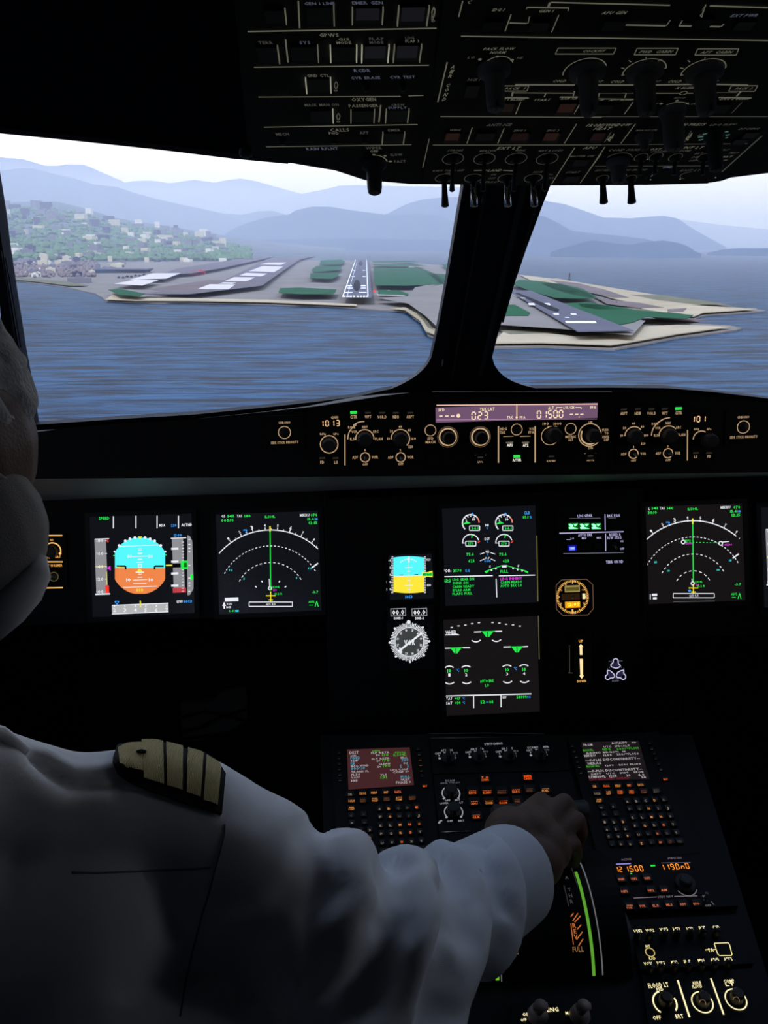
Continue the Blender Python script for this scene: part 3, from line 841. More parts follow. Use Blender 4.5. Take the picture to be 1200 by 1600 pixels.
# sloped strip under the hood that catches the glow of the displays
m_strip = mat('grey_underhood', (0.36, 0.37, 0.40), rough=0.45, spec=0.5)
zb = bot[2].z
b = MB()
ub = sorted(bot, key=lambda p: p.x)
q0 = [p + V((0, .004, .0005)) for p in ub]
q1 = [MP.P(p.x, MP.uv(600, 764)[1], 0.0035) for p in ub]
N_ = len(q0)
b.add(q0 + q1, [[i, N_ + i, N_ + i + 1, i + 1] for i in range(N_ - 1)], m_strip)
b.build('under_hood_strip', gs)

# ---------------------------------------------------------------- instrument panel body
ip = thing('instrument_panel', 'wide black instrument panel holding the lit displays', 'panel')
def mp_slab(name, px0, py0, px1, py1, h0, h1, m=m_black):
    a = MP.uv(px0, py1); c = MP.uv(px1, py0)
    b = MB(); b.box(MP, max(-1.15, a[0]), a[1], min(1.15, c[0]), c[1], h0, h1, m, bev=.002)
    return b.build(name, ip)
mp_slab('left_section', -500, 762, 513, 1000, -0.03, -0.002)
mp_slab('centre_section', 515, 762, 1006, 1142, -0.03, 0.0)
mp_slab('right_section', 1008, 762, 1900, 1000, -0.03, -0.002)
for px in (514, 1007):
    a = MP.uv(px, 985); c = MP.uv(px, 775); b = MB()
    b.box(MP, a[0] - .0006, a[1], a[0] + .0006, c[1], -.002, .001, m_grey)
    b.build('seam', ip)
# footwell: pale metal bulkhead with cables seen through the openings
fw = thing('footwell_bulkhead', 'faint tan bulkhead with black cables in the left footwell', 'bulkhead')
FW = Frame((0, 1.52, 0.5), (1, 0, 0), (0, 0, 1))
m_fw = mat('tan_primer', (0.11, 0.095, 0.08), rough=.8, emit=(0.9, 0.8, 0.65), estr=0.0)
def fpoly(pts, m, nm, par, th=.01):
    q = [FW.P(*FW.uv(*p)) for p in pts]
    b = MB(); b.prism(q, [p + V((0, th, 0)) for p in q], m); return b.build(nm, par)
fpoly([(282, 1098), (332, 1096), (345, 1082), (384, 1075), (386, 1125), (360, 1142), (330, 1158), (285, 1158)], m_fw, 'plate', fw)
for pts in ([(282, 1118), (320, 1108), (345, 1113), (386, 1124)], [(284, 1140), (310, 1135), (350, 1115), (384, 1105)], [(284, 1152), (320, 1147), (360, 1142), (384, 1128)], [(300, 1160), (340, 1150), (370, 1148)]):
    b = MB(); b.tube([FW.P(*FW.uv(*p), .008) for p in pts], .003, m_black, 6); b.build('cable', fw)
b = MB(); b.wbox(-.80, 1.531, 0, -.30, 1.56, .62, m_shell); b.build('back_wall', fw)
fw2 = thing('footwell_bulkhead', 'faint tan bulkhead plate in the right footwell', 'bulkhead')
fpoly([(1008, 1092), (1030, 1085), (1062, 1083), (1064, 1120), (1035, 1128), (1010, 1118)], m_fw, 'plate', fw2)
b = MB(); b.wbox(.25, 1.531, 0, .75, 1.56, .62, m_shell); b.build('back_wall', fw2)

# ================================================================ drawing in a panel's own plane
class Crop:
    """measurements taken on a cut of the photograph, turned into positions on a panel"""
    def __init__(s, fr, ox, oy, k, h=0.0):
        s.fr, s.ox, s.oy, s.k, s.h = fr, ox, oy, k, h
    def __call__(s, x, y): return s.fr.uv(s.ox + x * s.k, s.oy + y * s.k, s.h)
    def j(s, x, y):
        a, b = s.fr.jac(s.ox + x * s.k, s.oy + y * s.k, s.h); return a * s.k, b * s.k
    def text(s, mb, t, x, y, hc, m, wc=None, al='c', rot=0, h=None, shear=0.0):
        u, v = s(x, y); a, b = s.j(x, y)
        mb.text(s.fr, t, u, v, hc * b, m, wid=wc * a if wc else None, h=s.h + (h if h is not None else .0006), al=al, rot=rot, shear=shear)
    def line(s, mb, x0, y0, x1, y1, w, m, h=.0006):
        a, b = s.j((x0 + x1) / 2, (y0 + y1) / 2)
        f = a if abs(y1 - y0) > abs(x1 - x0) else b
        mb.seg(s.fr, s(x0, y0), s(x1, y1), w * f, s.h + h, m)
    def path(s, mb, pts, w, m, h=.0006):
        for p, q in zip(pts[:-1], pts[1:]): s.line(mb, *p, *q, w, m, h)
    def poly(s, mb, pts, m, h=.0006):
        mb.flat(s.fr, [s(*p) for p in pts], s.h + h, m)
    def rect(s, mb, x0, y0, x1, y1, m, h=.0006):
        cx, cy = (x0 + x1) / 2, (y0 + y1) / 2
        u, v = s(cx, cy); a, b = s.j(cx, cy)
        w, g = abs(x1 - x0) / 2 * a, abs(y1 - y0) / 2 * b
        mb.flat(s.fr, [(u - w, v - g), (u + w, v - g), (u + w, v + g), (u - w, v + g)], s.h + h, m)
    def arc(s, mb, x, y, r, a0, a1, w, m, n=24, dash=None, h=.0006, ry=None):
        a, b = s.j(x, y)
        mb.arc(s.fr, s(x, y), r * a, a0, a1, w * a, s.h + h, m, n, dash, ry=(ry or r) * (b if ry else a))
    def circle(s, mb, x, y, r, w, m, n=28, h=.0006):
        s.arc(mb, x, y, r, 0, 360, w, m, n, h=h)
    def disc(s, mb, x, y, r, m, h=.0006, n=18):
        a, b = s.j(x, y); mb.disc(s.fr, s(x, y), r * a, s.h + h, m, n)
    def frame(s, mb, x0, y0, x1, y1, w, m, h=.0006):
        s.path(mb, [(x0, y0), (x1, y0), (x1, y1), (x0, y1), (x0, y0)], w, m, h)

g_white = glow('white', (235, 238, 245), 1.0)
g_green = glow('green', (40, 235, 80), 1.0)
g_cyan = glow('cyan', (70, 238, 240), 1.0)
g_sky = glow('attitude_blue', (80, 235, 238), 1.15)
g_earth = glow('attitude_brown', (236, 132, 72), 1.05)
g_earth2 = glow('attitude_yellow', (255, 232, 60), 1.0)
g_tape = glow('tape_grey', (150, 150, 155), 0.9)
g_blue = glow('label_blue', (60, 160, 255), 1.0)
g_yel = glow('yellow', (250, 235, 60), 1.0)
g_red = glow('red', (240, 60, 50), 1.0)
g_mag = glow('magenta', (225, 60, 225), 1.0)
g_amb = glow('amber', (255, 175, 90), 0.95)
g_leg = glow('warm_legend', (205, 170, 130), 0.8)
g_legd = glow('dim_legend', (130, 105, 85), 0.7)
m_scr = mat('display_glass', (0.010, 0.011, 0.014), rough=0.18, spec=0.5, emit=srgb(15, 17, 22), estr=1.0)
m_scr2 = mat('display_glass_brown', (0.012, 0.010, 0.010), rough=0.18, spec=0.5, emit=srgb(22, 19, 20), estr=1.0)
m_bez = mat('display_bezel', (0.010, 0.011, 0.014), rough=0.45, spec=0.4)

def display(name, label, px, py, wpx, hpx, cat='display', group=None, scr=m_scr, bz=7):
    """housing with a raised bezel, recessed glass"""
    t = thing(name, label, cat, group)
    u, v = MP.uv(px, py); a, b2 = MP.jac(px, py)
    w, h = wpx / 2 * a, hpx / 2 * b2; z = bz * a
    b = MB()
    b.ring_rect(MP, u - w - z, v - h - z, u + w + z, v + h + z, z, -.003, .004, m_bez)
    b.build('bezel', t)
    b = MB(); b.box(MP, u - w, v - h, u + w, v + h, -.003, 0.0005, scr); b.build('screen', t)
    return t
def part(t, name, fn):
    b = MB(); fn(b); return b.build(name, t)

# ---- primary flight display
def pfd(t, c, nm=''):
    def f(b):
        c.text(b, 'SPEED', 610, 262, 17, g_green, 62)
        for x in (665, 797, 921, 1046): c.line(b, x, 247, x, 320, 6, g_white)
        c.text(b, 'MDA', 951, 303, 15, g_white, 34); c.text(b, '220', 1018, 303, 15, g_blue, 32); c.text(b, 'A/THR', 1095, 300, 16, g_white, 64)
        c.text(b, '1500', 1043, 361, 16, g_blue, 46); c.text(b, 'QNH', 1052, 748, 16, g_white, 36); c.text(b, '1013', 1102, 748, 16, g_blue, 48)
    part(t, 'mode_lettering', f)
    def f(b):
        c.rect(b, 560, 382, 627, 706, g_tape, .0008); c.rect(b, 556, 380, 640, 385, g_white, .001); c.rect(b, 560, 702, 646, 710, g_white, .001)
        for y, s_ in ((392, '180'), (468, '160'), (545, '140'), (618, '120'), (692, '100')):
            c.text(b, s_, 587, y, 17, g_white, 40, h=.001); c.rect(b, 617, y - 2, 628, y + 2, g_white, .001)
        c.rect(b, 618, 655, 640, 700, g_red, .0012); c.rect(b, 624, 575, 628, 650, g_yel, .0012); c.path(b, [(637, 386), (624, 394), (637, 402)], 5, g_red, .0012)
        c.poly(b, [(626, 553), (648, 540), (650, 568)], g_mag, .0013); c.rect(b, 562, 542, 622, 546, g_yel, .0013)
    part(t, 'speed_tape', f)
    def f(b):
        cx, cy, Rr, w = 821, 540, 167, 147
        def clip(y0, y1, m, h):
            P = []
            for i in range(41):
                an = -pi / 2 + pi * i / 40
                x = min(w, Rr * cos(an)); y = -Rr * sin(an)
                y = max(-164, min(164, y))
                P.append((x, y))
            P = P + [(-x, y) for x, y in P[::-1]]
            Q = []
            for (xa, ya), (xb, yb) in zip(P, P[1:] + P[:1]):
                ina, inb = y0 <= ya <= y1, y0 <= yb <= y1
                if ina: Q.append((xa, ya))
                if ina != inb and abs(yb - ya) > 1e-6:
                    lim = y0 if (ya < y0) != (yb < y0) else y1
                    Q.append((xa + (xb - xa) * (lim - ya) / (yb - ya), lim))
            c.poly(b, [(cx + x, cy + y) for x, y in Q], m, h)
        clip(-170, 14, g_sky, .0008); clip(14, 170, g_earth, .0008)
        for y, hw in ((422, 118), (466, 14), (485, 46), (503, 14), (519, 20), (607, 14), (622, 42), (643, 40), (663, 100)):
            c.rect(b, cx - hw, y - 2, cx + hw, y + 2, g_white, .001)
        for y in (440, 450, 470, 500, 520, 575, 590): c.rect(b, cx - 10, y - 2, cx + 10, y + 2, g_white, .001)
        for x, y, s_ in ((762, 485, '10'), (884, 485, '10'), (753, 622, '10'), (886, 622, '10')): c.text(b, s_, x, y, 18, g_white, 26, h=.001)
        c.frame(b, 812, 532, 830, 550, 5, g_white, .0014); c.text(b, '010', 819, 682, 18, g_yel, 44, h=.0012)
        m_k = mat('symbol_black', (.01, .01, .01), rough=.6)
        c.path(b, [(684, 542), (737, 542), (737, 562)], 10, m_k, .0012); c.path(b, [(960, 542), (907, 542), (907, 562)], 10, m_k, .0012)
        c.path(b, [(684, 548), (730, 550)], 5, g_yel, .0013)
        c.path(b, [(795, 578), (845, 578)], 6, g_white, .0012); c.disc(b, 819, 572, 13, g_yel, .0011)
    part(t, 'attitude_sphere', f)
    def f(b):
        for an in (-60, -45, -30, -20, -10, 10, 20, 30, 45, 60):
            x, y = 821 + 172 * sin(R(an)), 540 - 168 * cos(R(an))
            if abs(an) < 50: c.disc(b, x, y, 8, g_white, .001)
            else: c.line(b, x - 4, y - 2, x + 4, y + 4, 9, g_white, .001)
        c.poly(b, [(808, 368), (834, 368), (821, 384)], g_yel, .001)
        c.line(b, 664, 480, 676, 480, 6, g_green); c.line(b, 966, 476, 978, 476, 6, g_green)
        c.line(b, 972, 538, 1010, 537, 7, g_yel)
    part(t, 'bank_scale', f)
    def f(b):
        c.rect(b, 1013, 378, 1078, 668, g_tape, .0008); c.rect(b, 1002, 375, 1092, 380, g_white, .001); c.rect(b, 1013, 668, 1090, 697, glow('band_red', (200, 70, 80), .9), .0009)
        for y in (440, 515, 585, 656): c.rect(b, 1004, y - 6, 1046, y + 6, g_white, .001)
        for y in range(400, 690, 18): c.rect(b, 1066, y, 1078, y + 3, g_white, .001)
        c.rect(b, 1012, 526, 1062, 550, mat('symbol_black', (.01, .01, .01)), .0011)
        c.rect(b, 1060, 510, 1101, 560, g_green, .0012); c.rect(b, 1078, 522, 1096, 548, glow('dark_green', (20, 120, 20), .8), .0013)
    part(t, 'altitude_tape', f)
    def f(b):
        c.poly(b, [(1098, 360), (1113, 366), (1134, 408), (1134, 675), (1112, 712), (1098, 712)], g_tape, .0008)
        for y in (385, 415, 437, 458, 538, 612, 640, 658, 690): c.rect(b, 1104, y - 3, 1116, y + 3, g_white, .001)
        c.rect(b, 1116, 590, 1133, 622, g_green, .001)
    part(t, 'vertical_speed_scale', f)
    def f(b):
        c.rect(b, 657, 763, 988, 818, glow('tape_light', (190, 190, 192), .9), .0008)
        c.rect(b, 657, 763, 988, 768, g_white, .001); c.rect(b, 657, 813, 988, 818, g_white, .001)
        for k, s_ in enumerate('234567'): c.text(b, s_, 672 + k * 61, 799, 22, g_white, 17, h=.001); c.rect(b, 669 + k * 61, 768, 675 + k * 61, 780, g_white, .001)
        c.path(b, [(674, 748), (698, 748), (686, 766), (674, 748)], 5, g_blue, .001); c.rect(b, 820, 744, 827, 782, g_yel, .0012)
    part(t, 'heading_tape', f)
t = display('flight_display', 'left flight display with blue and orange attitude ball', 222.5, 883, 160, 156, 'display')
pfd(t, Crop(MP, 0, 740, .26667))
t = display('flight_display', 'flight display cut off by the right picture edge', 1270, 868, 160, 156, 'display')
pfd(t, Crop(MP, 1190 - 146 + 4, 725, .26667))

# ---- navigation displays
def navd(t, c, right):
    cx, cy = (499, 912) if right else (618, 985)
    dy = -73 if right else 0
    dx = -118 if right else 0
    def f(b):
        if right:
            c.text(b, 'L', 85, 150, 20, g_white, 12)
        else: c.text(b, 'GS', 175, 218, 24, g_white, 34)
        c.text(b, '141', 242 + dx + 14 * right, 218 + dy, 24, g_green, 56); c.text(b, 'TAS', 325 + dx, 217 + dy, 24, g_white, 48); c.text(b, '140', 400 + dx, 217 + dy, 24, g_green, 58)
        c.text(b, '30/0' if right else '000/0', 212 + dx + 30 * right - 10 * right, 258 + dy, 26, g_green, 84 if right else 116)
        c.text(b, 'ILS04L', 612 + dx, 224 + dy, 22, g_green, 96)
        c.text(b, 'MIKRU', 938 + dx - 20 * right, 209 + dy, 24, g_white, 92); c.text(b, '070', 1024 + dx, 208 + dy, 24, g_green, 60)
        c.text(b, '15.4', 992 + dx, 246 + dy, 22, g_green, 60); c.text(b, 'NM', 1044 + dx, 246 + dy, 20, g_blue, 26); c.text(b, '12:15', 1016 + dx, 281 + dy, 24, g_green, 80)
        c.text(b, '-3.7', 1034 + dx, 930 + dy, 20, g_green, 60); c.text(b, 'ADF2', 1000 + dx, 1022 + dy, 20, g_green, 54)
        c.path(b, [(1035 + dx, 1066 + dy), (1050 + dx, 1015 + dy), (1064 + dx, 1066 + dy)], 7, g_green); c.line(b, 978 + dx, 1053 + dy, 1014 + dx, 1053 + dy, 5, g_green)
        if right:
            c.path(b, [(95, 950), (95, 998)], 8, g_white); c.rect(b, 110, 946, 160, 966, g_white); c.rect(b, 120, 978, 156, 998, g_white)
        else:
            c.rect(b, 188, 982, 315, 1018, g_white); c.poly(b, [(164, 1060), (182, 1022), (200, 1060)], g_white); c.rect(b, 176, 1060, 190, 1086, g_white)
            c.text(b, 'VOR1', 230, 1041, 18, g_white, 52); c.text(b, 'NCE', 224, 1072, 18, g_white, 44); c.text(b, '1.4', 250, 1107, 18, g_green, 40); c.text(b, 'NM', 300, 1107, 18, g_cyan, 34)
    part(t, 'corner_lettering', f)
    def f(b):
        Rr = 640
        c.arc(b, cx, cy, Rr, 44 if not right else 49, 137 if not right else 131, 9, g_white, 40)
        for k, s_ in enumerate('1 2 3 4 5 6 7 8'.split()):
            an = 90 + (4.45 - (k + 1)) * 10.3
            x, y = cx + (Rr + 42) * cos(R(an)), cy - (Rr + 42) * sin(R(an))
            big = s_ in '36'
            c.text(b, s_, x, y, 34 if big else 22, g_white, 24 if big else 16, rot=an - 90)
            a0 = (cos(R(an)), -sin(R(an)))
            c.line(b, cx + a0[0] * (Rr + 2), cy + a0[1] * (Rr + 2), cx + a0[0] * (Rr + 24), cy + a0[1] * (Rr + 24), 7, g_white)
            an -= 5.15; a0 = (cos(R(an)), -sin(R(an)))
            c.line(b, cx + a0[0] * (Rr + 2), cy + a0[1] * (Rr + 2), cx + a0[0] * (Rr + 14), cy + a0[1] * (Rr + 14), 5, g_white)
        an = 90 + 21; c.path(b, [(cx + (Rr + 32) * cos(R(an)) - 16, cy - (Rr + 32) * sin(R(an)) - 8), (cx + (Rr + 32) * cos(R(an)) + 16, cy - (Rr + 32) * sin(R(an)) - 10), (cx + (Rr + 10) * cos(R(an)), cy - (Rr + 8) * sin(R(an)))], 10, g_blue)
    part(t, 'compass_arc', f)
    def f(b):
        c.arc(b, cx, cy, 490, 29, 150, 7, g_white, 59, dash=1); c.arc(b, cx, cy, 333, 29, 150, 7, g_white, 33, dash=1)
        if right: c.arc(b, cx, cy, 178, 29, 150, 7, g_white, 15, dash=1)
        else:
            for an in (37, 62, 118, 143): c.line(b, cx + 165 * cos(R(an)), cy - 165 * sin(R(an)), cx + 183 * cos(R(an)), cy - 183 * sin(R(an)), 10, g_white)
        if right:
            for x, y, s_ in ((146, 650, '15'), (846, 634, '15'), (266, 731, '10'), (733, 722, '10')): c.text(b, s_, x, y, 17, g_cyan, 26)
        else:
            for x, y, s_ in ((243, 725, '7.5'), (985, 709, '7.5'), (369, 806, '5'), (861, 798, '5')): c.text(b, s_, x, y, 18, g_cyan, 36 if len(s_) > 1 else 12)
    part(t, 'range_rings', f)
    def f(b):
        c.line(b, cx - 6, cy - 645, cx, cy - 70, 9, g_green); c.line(b, cx - 6, cy - 672, cx - 6, cy - 620, 13, g_yel)
        c.line(b, cx - 44, cy - 24 + 4, cx + 46, cy - 24 + 4, 9, g_yel); c.line(b, cx, cy - 60, cx, cy + 34, 9, g_yel); c.line(b, cx - 20, cy + 18, cx + 22, cy + 18, 8, g_yel)
        c.circle(b, cx - 6, cy - 90 + 27 * right, 15, 9, g_white, 18); c.line(b, cx - 14, cy - 178 + 70 * right, cx - 10, cy - 110 + 27 * right, 7, g_white)
        c.text(b, 'ILS04L', cx + 52, cy - 102 + 24 * right, 18, g_green, 66); c.text(b, 'D1', cx + 38, cy - 74 + 24 * right, 18, g_mag, 28); c.text(b, '13.2 R', cx + 74, cy - 38, 18, g_green, 70)
        if right:
            c.circle(b, 404, 461, 17, 9, g_white, 18); c.circle(b, 755, 474, 17, 9, g_white, 18)
            for i in range(10): c.line(b, 428 + i * 32, 462 + i * .9, 442 + i * 32, 462.5 + i * .9, 6, g_green)
            c.text(b, 'MIKRU', 446, 447, 16, g_green, 56); c.text(b, '-5000', 455, 475, 18, g_mag, 60); c.line(b, 772, 462, 834, 456, 8, g_white); c.text(b, '+FL100', 822, 487, 18, g_mag, 78)
            c.line(b, 450, 918, 476, 918, 12, g_blue); c.line(b, 463, 905, 463, 930, 10, g_blue)
        sx, sy = (925, 572) if right else (1062, 660)
        c.line(b, sx - 58, sy + 42, sx, sy, 13, g_white)
    part(t, 'track_symbols', f)
    def f(b):
        x0, y0, x1, y1 = (310, 944, 695, 984) if right else (416, 1024, 821, 1064)
        c.frame(b, x0, y0, x1, y1, 7, g_white); c.text(b, 'G/S ILS', (x0 + x1) / 2, (y0 + y1) / 2, 18, g_white, 88)
        if right: c.line(b, 310, 1020, 700, 1014, 5, glow('grey_line', (120, 118, 118), .8))
    part(t, 'message_box', f)
t = display('navigation_display', 'left navigation display with a white compass arc and green course line', 420, 879, 160, 156, 'display')
navd(t, Crop(MP, 320, 770, .16667), False)
t = display('navigation_display', 'navigation display on the right with magenta waypoint names', 1086, 865, 152, 152, 'display', scr=m_scr2)
navd(t, Crop(MP, 1000, 770, .16667), True)

# ---- standby instruments
t = display('standby_display', 'small standby display with cyan sky above yellow ground', 642, 901, 68, 70, 'display', bz=4)
c = Crop(MP, 590, 850, .13126)
def f(b):
    top_ = [(188 + 367 * i / 10, 145 + 16 * ((i - 5) / 5) ** 2) for i in range(11)]
    bot_ = [(188 + 367 * i / 10, 585 - 16 * ((i - 5) / 5) ** 2) for i in range(11)]
    c.poly(b, top_ + [(555, 380), (188, 380)], g_sky, .0008); c.poly(b, [(188, 380), (555, 380)] + bot_[::-1], g_earth2, .0008)
    for y, w in ((280, 45), (325, 20), (215, 12), (490, 45), (435, 20), (540, 20), (380, 180)): c.rect(b, 371 - w, y - 4, 371 + w, y + 4, g_white, .001)
    c.arc(b, 371, 330, 150, 50, 130, 16, g_white, 15, dash=1, h=.001); c.rect(b, 362, 150, 380, 220, g_white, .001); c.rect(b, 366, 230, 376, 570, glow('pale_line', (220, 245, 200), .8), .0009)
    mk = mat('symbol_black', (.01, .01, .01)); c.line(b, 262, 368, 305, 368, 9, mk, .0012); c.line(b, 435, 366, 482, 362, 9, mk, .0012)
part(t, 'attitude_picture', f)
def f(b):
    for i in range(22):
        y = 152 + i * 20.3
        c.rect(b, 162 if i % 2 else 166, y - 4, 186, y + 5, g_white, .0008); c.rect(b, 552, y - 4, 574, y + 5, g_white, .0008)
    for y, s_ in ((195, '180'), (282, '160'), (366, '140'), (452, '120'), (540, '100')): c.text(b, s_, 134, y, 28, g_white, 54, h=.001)
    c.text(b, '020', 604, 186, 26, g_white, 50); c.text(b, '010', 610, 490, 26, g_white, 50); c.text(b, '1013', 372, 628, 34, g_blue, 84)
    c.poly(b, [(526, 335), (610, 335), (610, 325), (662, 318), (668, 396), (612, 392), (530, 388)], g_yel, .0012)
    c.poly(b, [(532, 342), (612, 344), (650, 336), (652, 382), (612, 382), (534, 378)], g_green, .0014); c.text(b, '1500', 590, 362, 24, mat('symbol_black', (.01, .01, .01)), 100, h=.0016)
part(t, 'standby_scales', f)

t = thing('bearing_indicator', 'round white radio compass dial lettered VOR under the standby display', 'instrument')
c = Crop(MP, 590, 850, .13126)
u, v = c(400, 1115); a, bb = c.j(400, 1115)
b = MB(); b.box(MP, u - 290 * a, v - 395 * bb, u + 290 * a, v + 395 * bb, -.003, .004, m_bez, bev=.004); b.build('housing', t)
c.h = .0042
def f(b):
    b.lathe(MP, c(378, 1165), [(195 * a, .004), (195 * a, .0044)], mat('dial_grey', (0.06, 0.065, 0.065), rough=.5, emit=srgb(66, 70, 70), estr=.8), 40)
part(t, 'dial_face', f)
def f(b):
    for i in range(72):
        an = i * 5; r0 = 178; r1 = 222 if i % 2 else 232
        x, y = cos(R(an)), -sin(R(an))
        c.line(b, 378 + x * r0, 1165 + y * r0, 378 + x * r1, 1165 + y * r1, 9, g_white)
    c.circle(b, 378, 1165, 171, 9, g_white, 40)
    for i in range(8):
        an = i * 45 + 2; c.disc(b, 378 + 236 * cos(R(an)), 1165 - 236 * sin(R(an)), 13 if i != 2 else 24, g_white, .0008, 10)
    for k, s_ in enumerate('3 6 9 12 15 18 21 24 27 30 33 0'.split()):
        an = 103 - k * 30 - 28
        c.text(b, s_, 378 + 143 * cos(R(an)), 1165 - 143 * sin(R(an)), 26, g_white, 26, rot=0)
part(t, 'compass_ring', f)
def f(b):
    c.line(b, 262, 1265, 528, 1058, 22, g_white, .0012); c.line(b, 240, 1262, 290, 1290, 18, g_white, .0012); c.line(b, 262, 1230, 270, 1300, 16, g_white, .0012)
    c.text(b, 'VOR', 380, 1170, 62, g_white, 128, h=.0014)
part(t, 'pointer', f)
for x in (245, 497):
    def f(b):
        c.rect(b, x - 92, 763, x + 92, 858, glow('window_grey', (150, 150, 155), .8)); c.rect(b, x - 82, 775, x + 82, 848, mat('symbol_black', (.01, .01, .01)), .0008)
        c.text(b, '00.0', x, 812, 56, g_white, 140, h=.001)
        c.text(b, 'DME-%d' % (1 if x < 300 else 2), x + 2, 882, 26, g_white, 104)
    part(t, 'distance_window', f)
for x0, y0, x1, y1 in ((104, 935, 156, 1100), (586, 935, 638, 1100), (356, 725, 382, 900)): part(t, 'selector_strip', lambda b: c.rect(b, x0, y0, x1, y1, m_grey))

# ---- engine display (upper) and wheel display (lower)
t = display('engine_display', 'upper centre display with engine dials and green memo lines', 766, 868, 146, 152, 'display')
c = Crop(MP, 680, 780, .14167)
for x0, nm in ((0, 'left_engine_dials'), (366, 'right_engine_dials')):
    def f(b):
        c.arc(b, 392 + x0, 262, 92, 40, 225, 13, g_white, 20); c.arc(b, 392 + x0, 262, 92, 0, 40, 14, glow('arc_red', (240, 130, 110), 1), 8)
        for an in (60, 90, 115, 140): c.line(b, 392 + x0 + 66 * cos(R(an)), 262 - 66 * sin(R(an)), 392 + x0 + 84 * cos(R(an)), 262 - 84 * sin(R(an)), 9, g_white)
        c.text(b, '5', 344 + x0, 241, 26, g_white, 18); c.text(b, '10', 424 + x0, 222, 28, g_white, 34); c.disc(b, 408 + x0, 160, 12, g_blue, .0008, 8)
        c.poly(b, [(290 + x0, 280), (352 + x0, 244), (392 + x0, 266)], g_green, .0008)
        c.frame(b, 378 + x0, 294, 490 + x0, 344, 9, g_white); c.text(b, '34.1', 438 + x0, 320, 28, g_green, 76)
        c.arc(b, 392 + x0, 478, 90, 15, 185, 11, g_white, 18); c.line(b, 402 + x0, 428, 410 + x0, 384, 9, g_green); c.line(b, 398 + x0, 394, 424 + x0, 398, 8, g_green)
        c.line(b, 470 + x0, 480, 494 + x0, 460, 12, g_red); c.line(b, 300 + x0, 482, 330 + x0, 484, 8, g_white)
        c.frame(b, 336 + x0, 464, 448 + x0, 516, 9, g_white); c.text(b, '579', 392 + x0, 490, 28, g_green, 62)
        c.text(b, '75.6', 384 + x0 - 4 * (x0 > 0), 607, 30, g_green, 80); c.text(b, '623', 399 + x0 + 14 * (x0 > 0), 680, 32, g_green, 66)
    part(t, nm, f)
def f(b):
    c.text(b, 'N1', 570, 286, 24, g_white, 36); c.text(b, '%', 573, 318, 22, g_blue, 18)
    c.text(b, 'EGT', 572, 438, 26, g_white, 56); c.text(b, 'C', 577, 468, 20, g_blue, 14)
    c.text(b, 'N2', 576, 577, 26, g_white, 38); c.text(b, '%', 576, 606, 20, g_blue, 16); c.text(b, 'F.F', 576, 650, 20, g_white, 46); c.text(b, 'KG/H', 576, 681, 22, g_blue, 66)
    for a_ in ((494, 606, 541, 590), (610, 588, 661, 606), (494, 680, 543, 660), (612, 659, 661, 679)): c.line(b, *a_, 8, g_white)
    c.text(b, 'CLB', 1010, 150, 32, g_blue, 66); c.text(b, '85.0', 998, 198, 28, g_green, 66); c.text(b, '%', 1052, 198, 26, g_blue, 24)
    c.text(b, 'FOB:', 131, 789, 32, g_white, 90); c.text(b, '3570', 244, 788, 30, g_green, 90); c.text(b, 'KG', 356, 787, 30, g_blue, 46)
part(t, 'unit_lettering', f)
def f(b):
    c.path(b, [(545, 800), (570, 790), (735, 732)], 8, g_green); c.path(b, [(785, 732), (1000, 792), (1024, 802)], 8, g_green)
    c.poly(b, [(545, 796), (590, 780), (592, 796), (560, 818)], g_green); c.poly(b, [(980, 782), (1022, 796), (1024, 820), (984, 800)], g_green)
    c.rect(b, 735, 728, 786, 752, g_white); c.text(b, 'S', 604, 741, 24, g_white, 16); c.text(b, 'F', 918, 737, 24, g_white, 16)
    for x, y in ((620, 782), (668, 766), (858, 762), (908, 776), (958, 790)): c.disc(b, x, y, 10, g_white, .0008, 8)
    c.text(b, 'FULL', 760, 797, 32, g_green, 86)
part(t, 'flap_symbol', f)
def f(b):
    c.line(b, 88, 855, 634, 843, 11, g_white); c.line(b, 702, 845, 1100, 837, 11, g_white); c.line(b, 671, 876, 679, 1082, 10, g_white)
    c.text(b, 'LDG', 134, 894, 32, g_green, 70); c.line(b, 102, 914, 166, 912, 5, g_green)
    for k, s_ in enumerate(('LDG GEAR DN', 'SIGNS ON', 'CABIN READY', 'SPLRS ARM', 'FLAPS FULL')):
        c.text(b, s_, 190, 887 + k * 39.5, 27, g_green, len(s_) * 21.8, al='l')
    for k, (s_, m) in enumerate((('LDG INHIBIT', g_mag), ('CABIN READY', g_green), ('AUTO BRK LO', g_green))):
        c.text(b, s_, 718, 880 + k * 38.5, 27, m, 240, al='l')
part(t, 'memo_lettering', f)
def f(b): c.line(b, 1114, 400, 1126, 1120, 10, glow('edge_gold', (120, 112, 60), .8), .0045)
part(t, 'edge_reflection_strip', f)

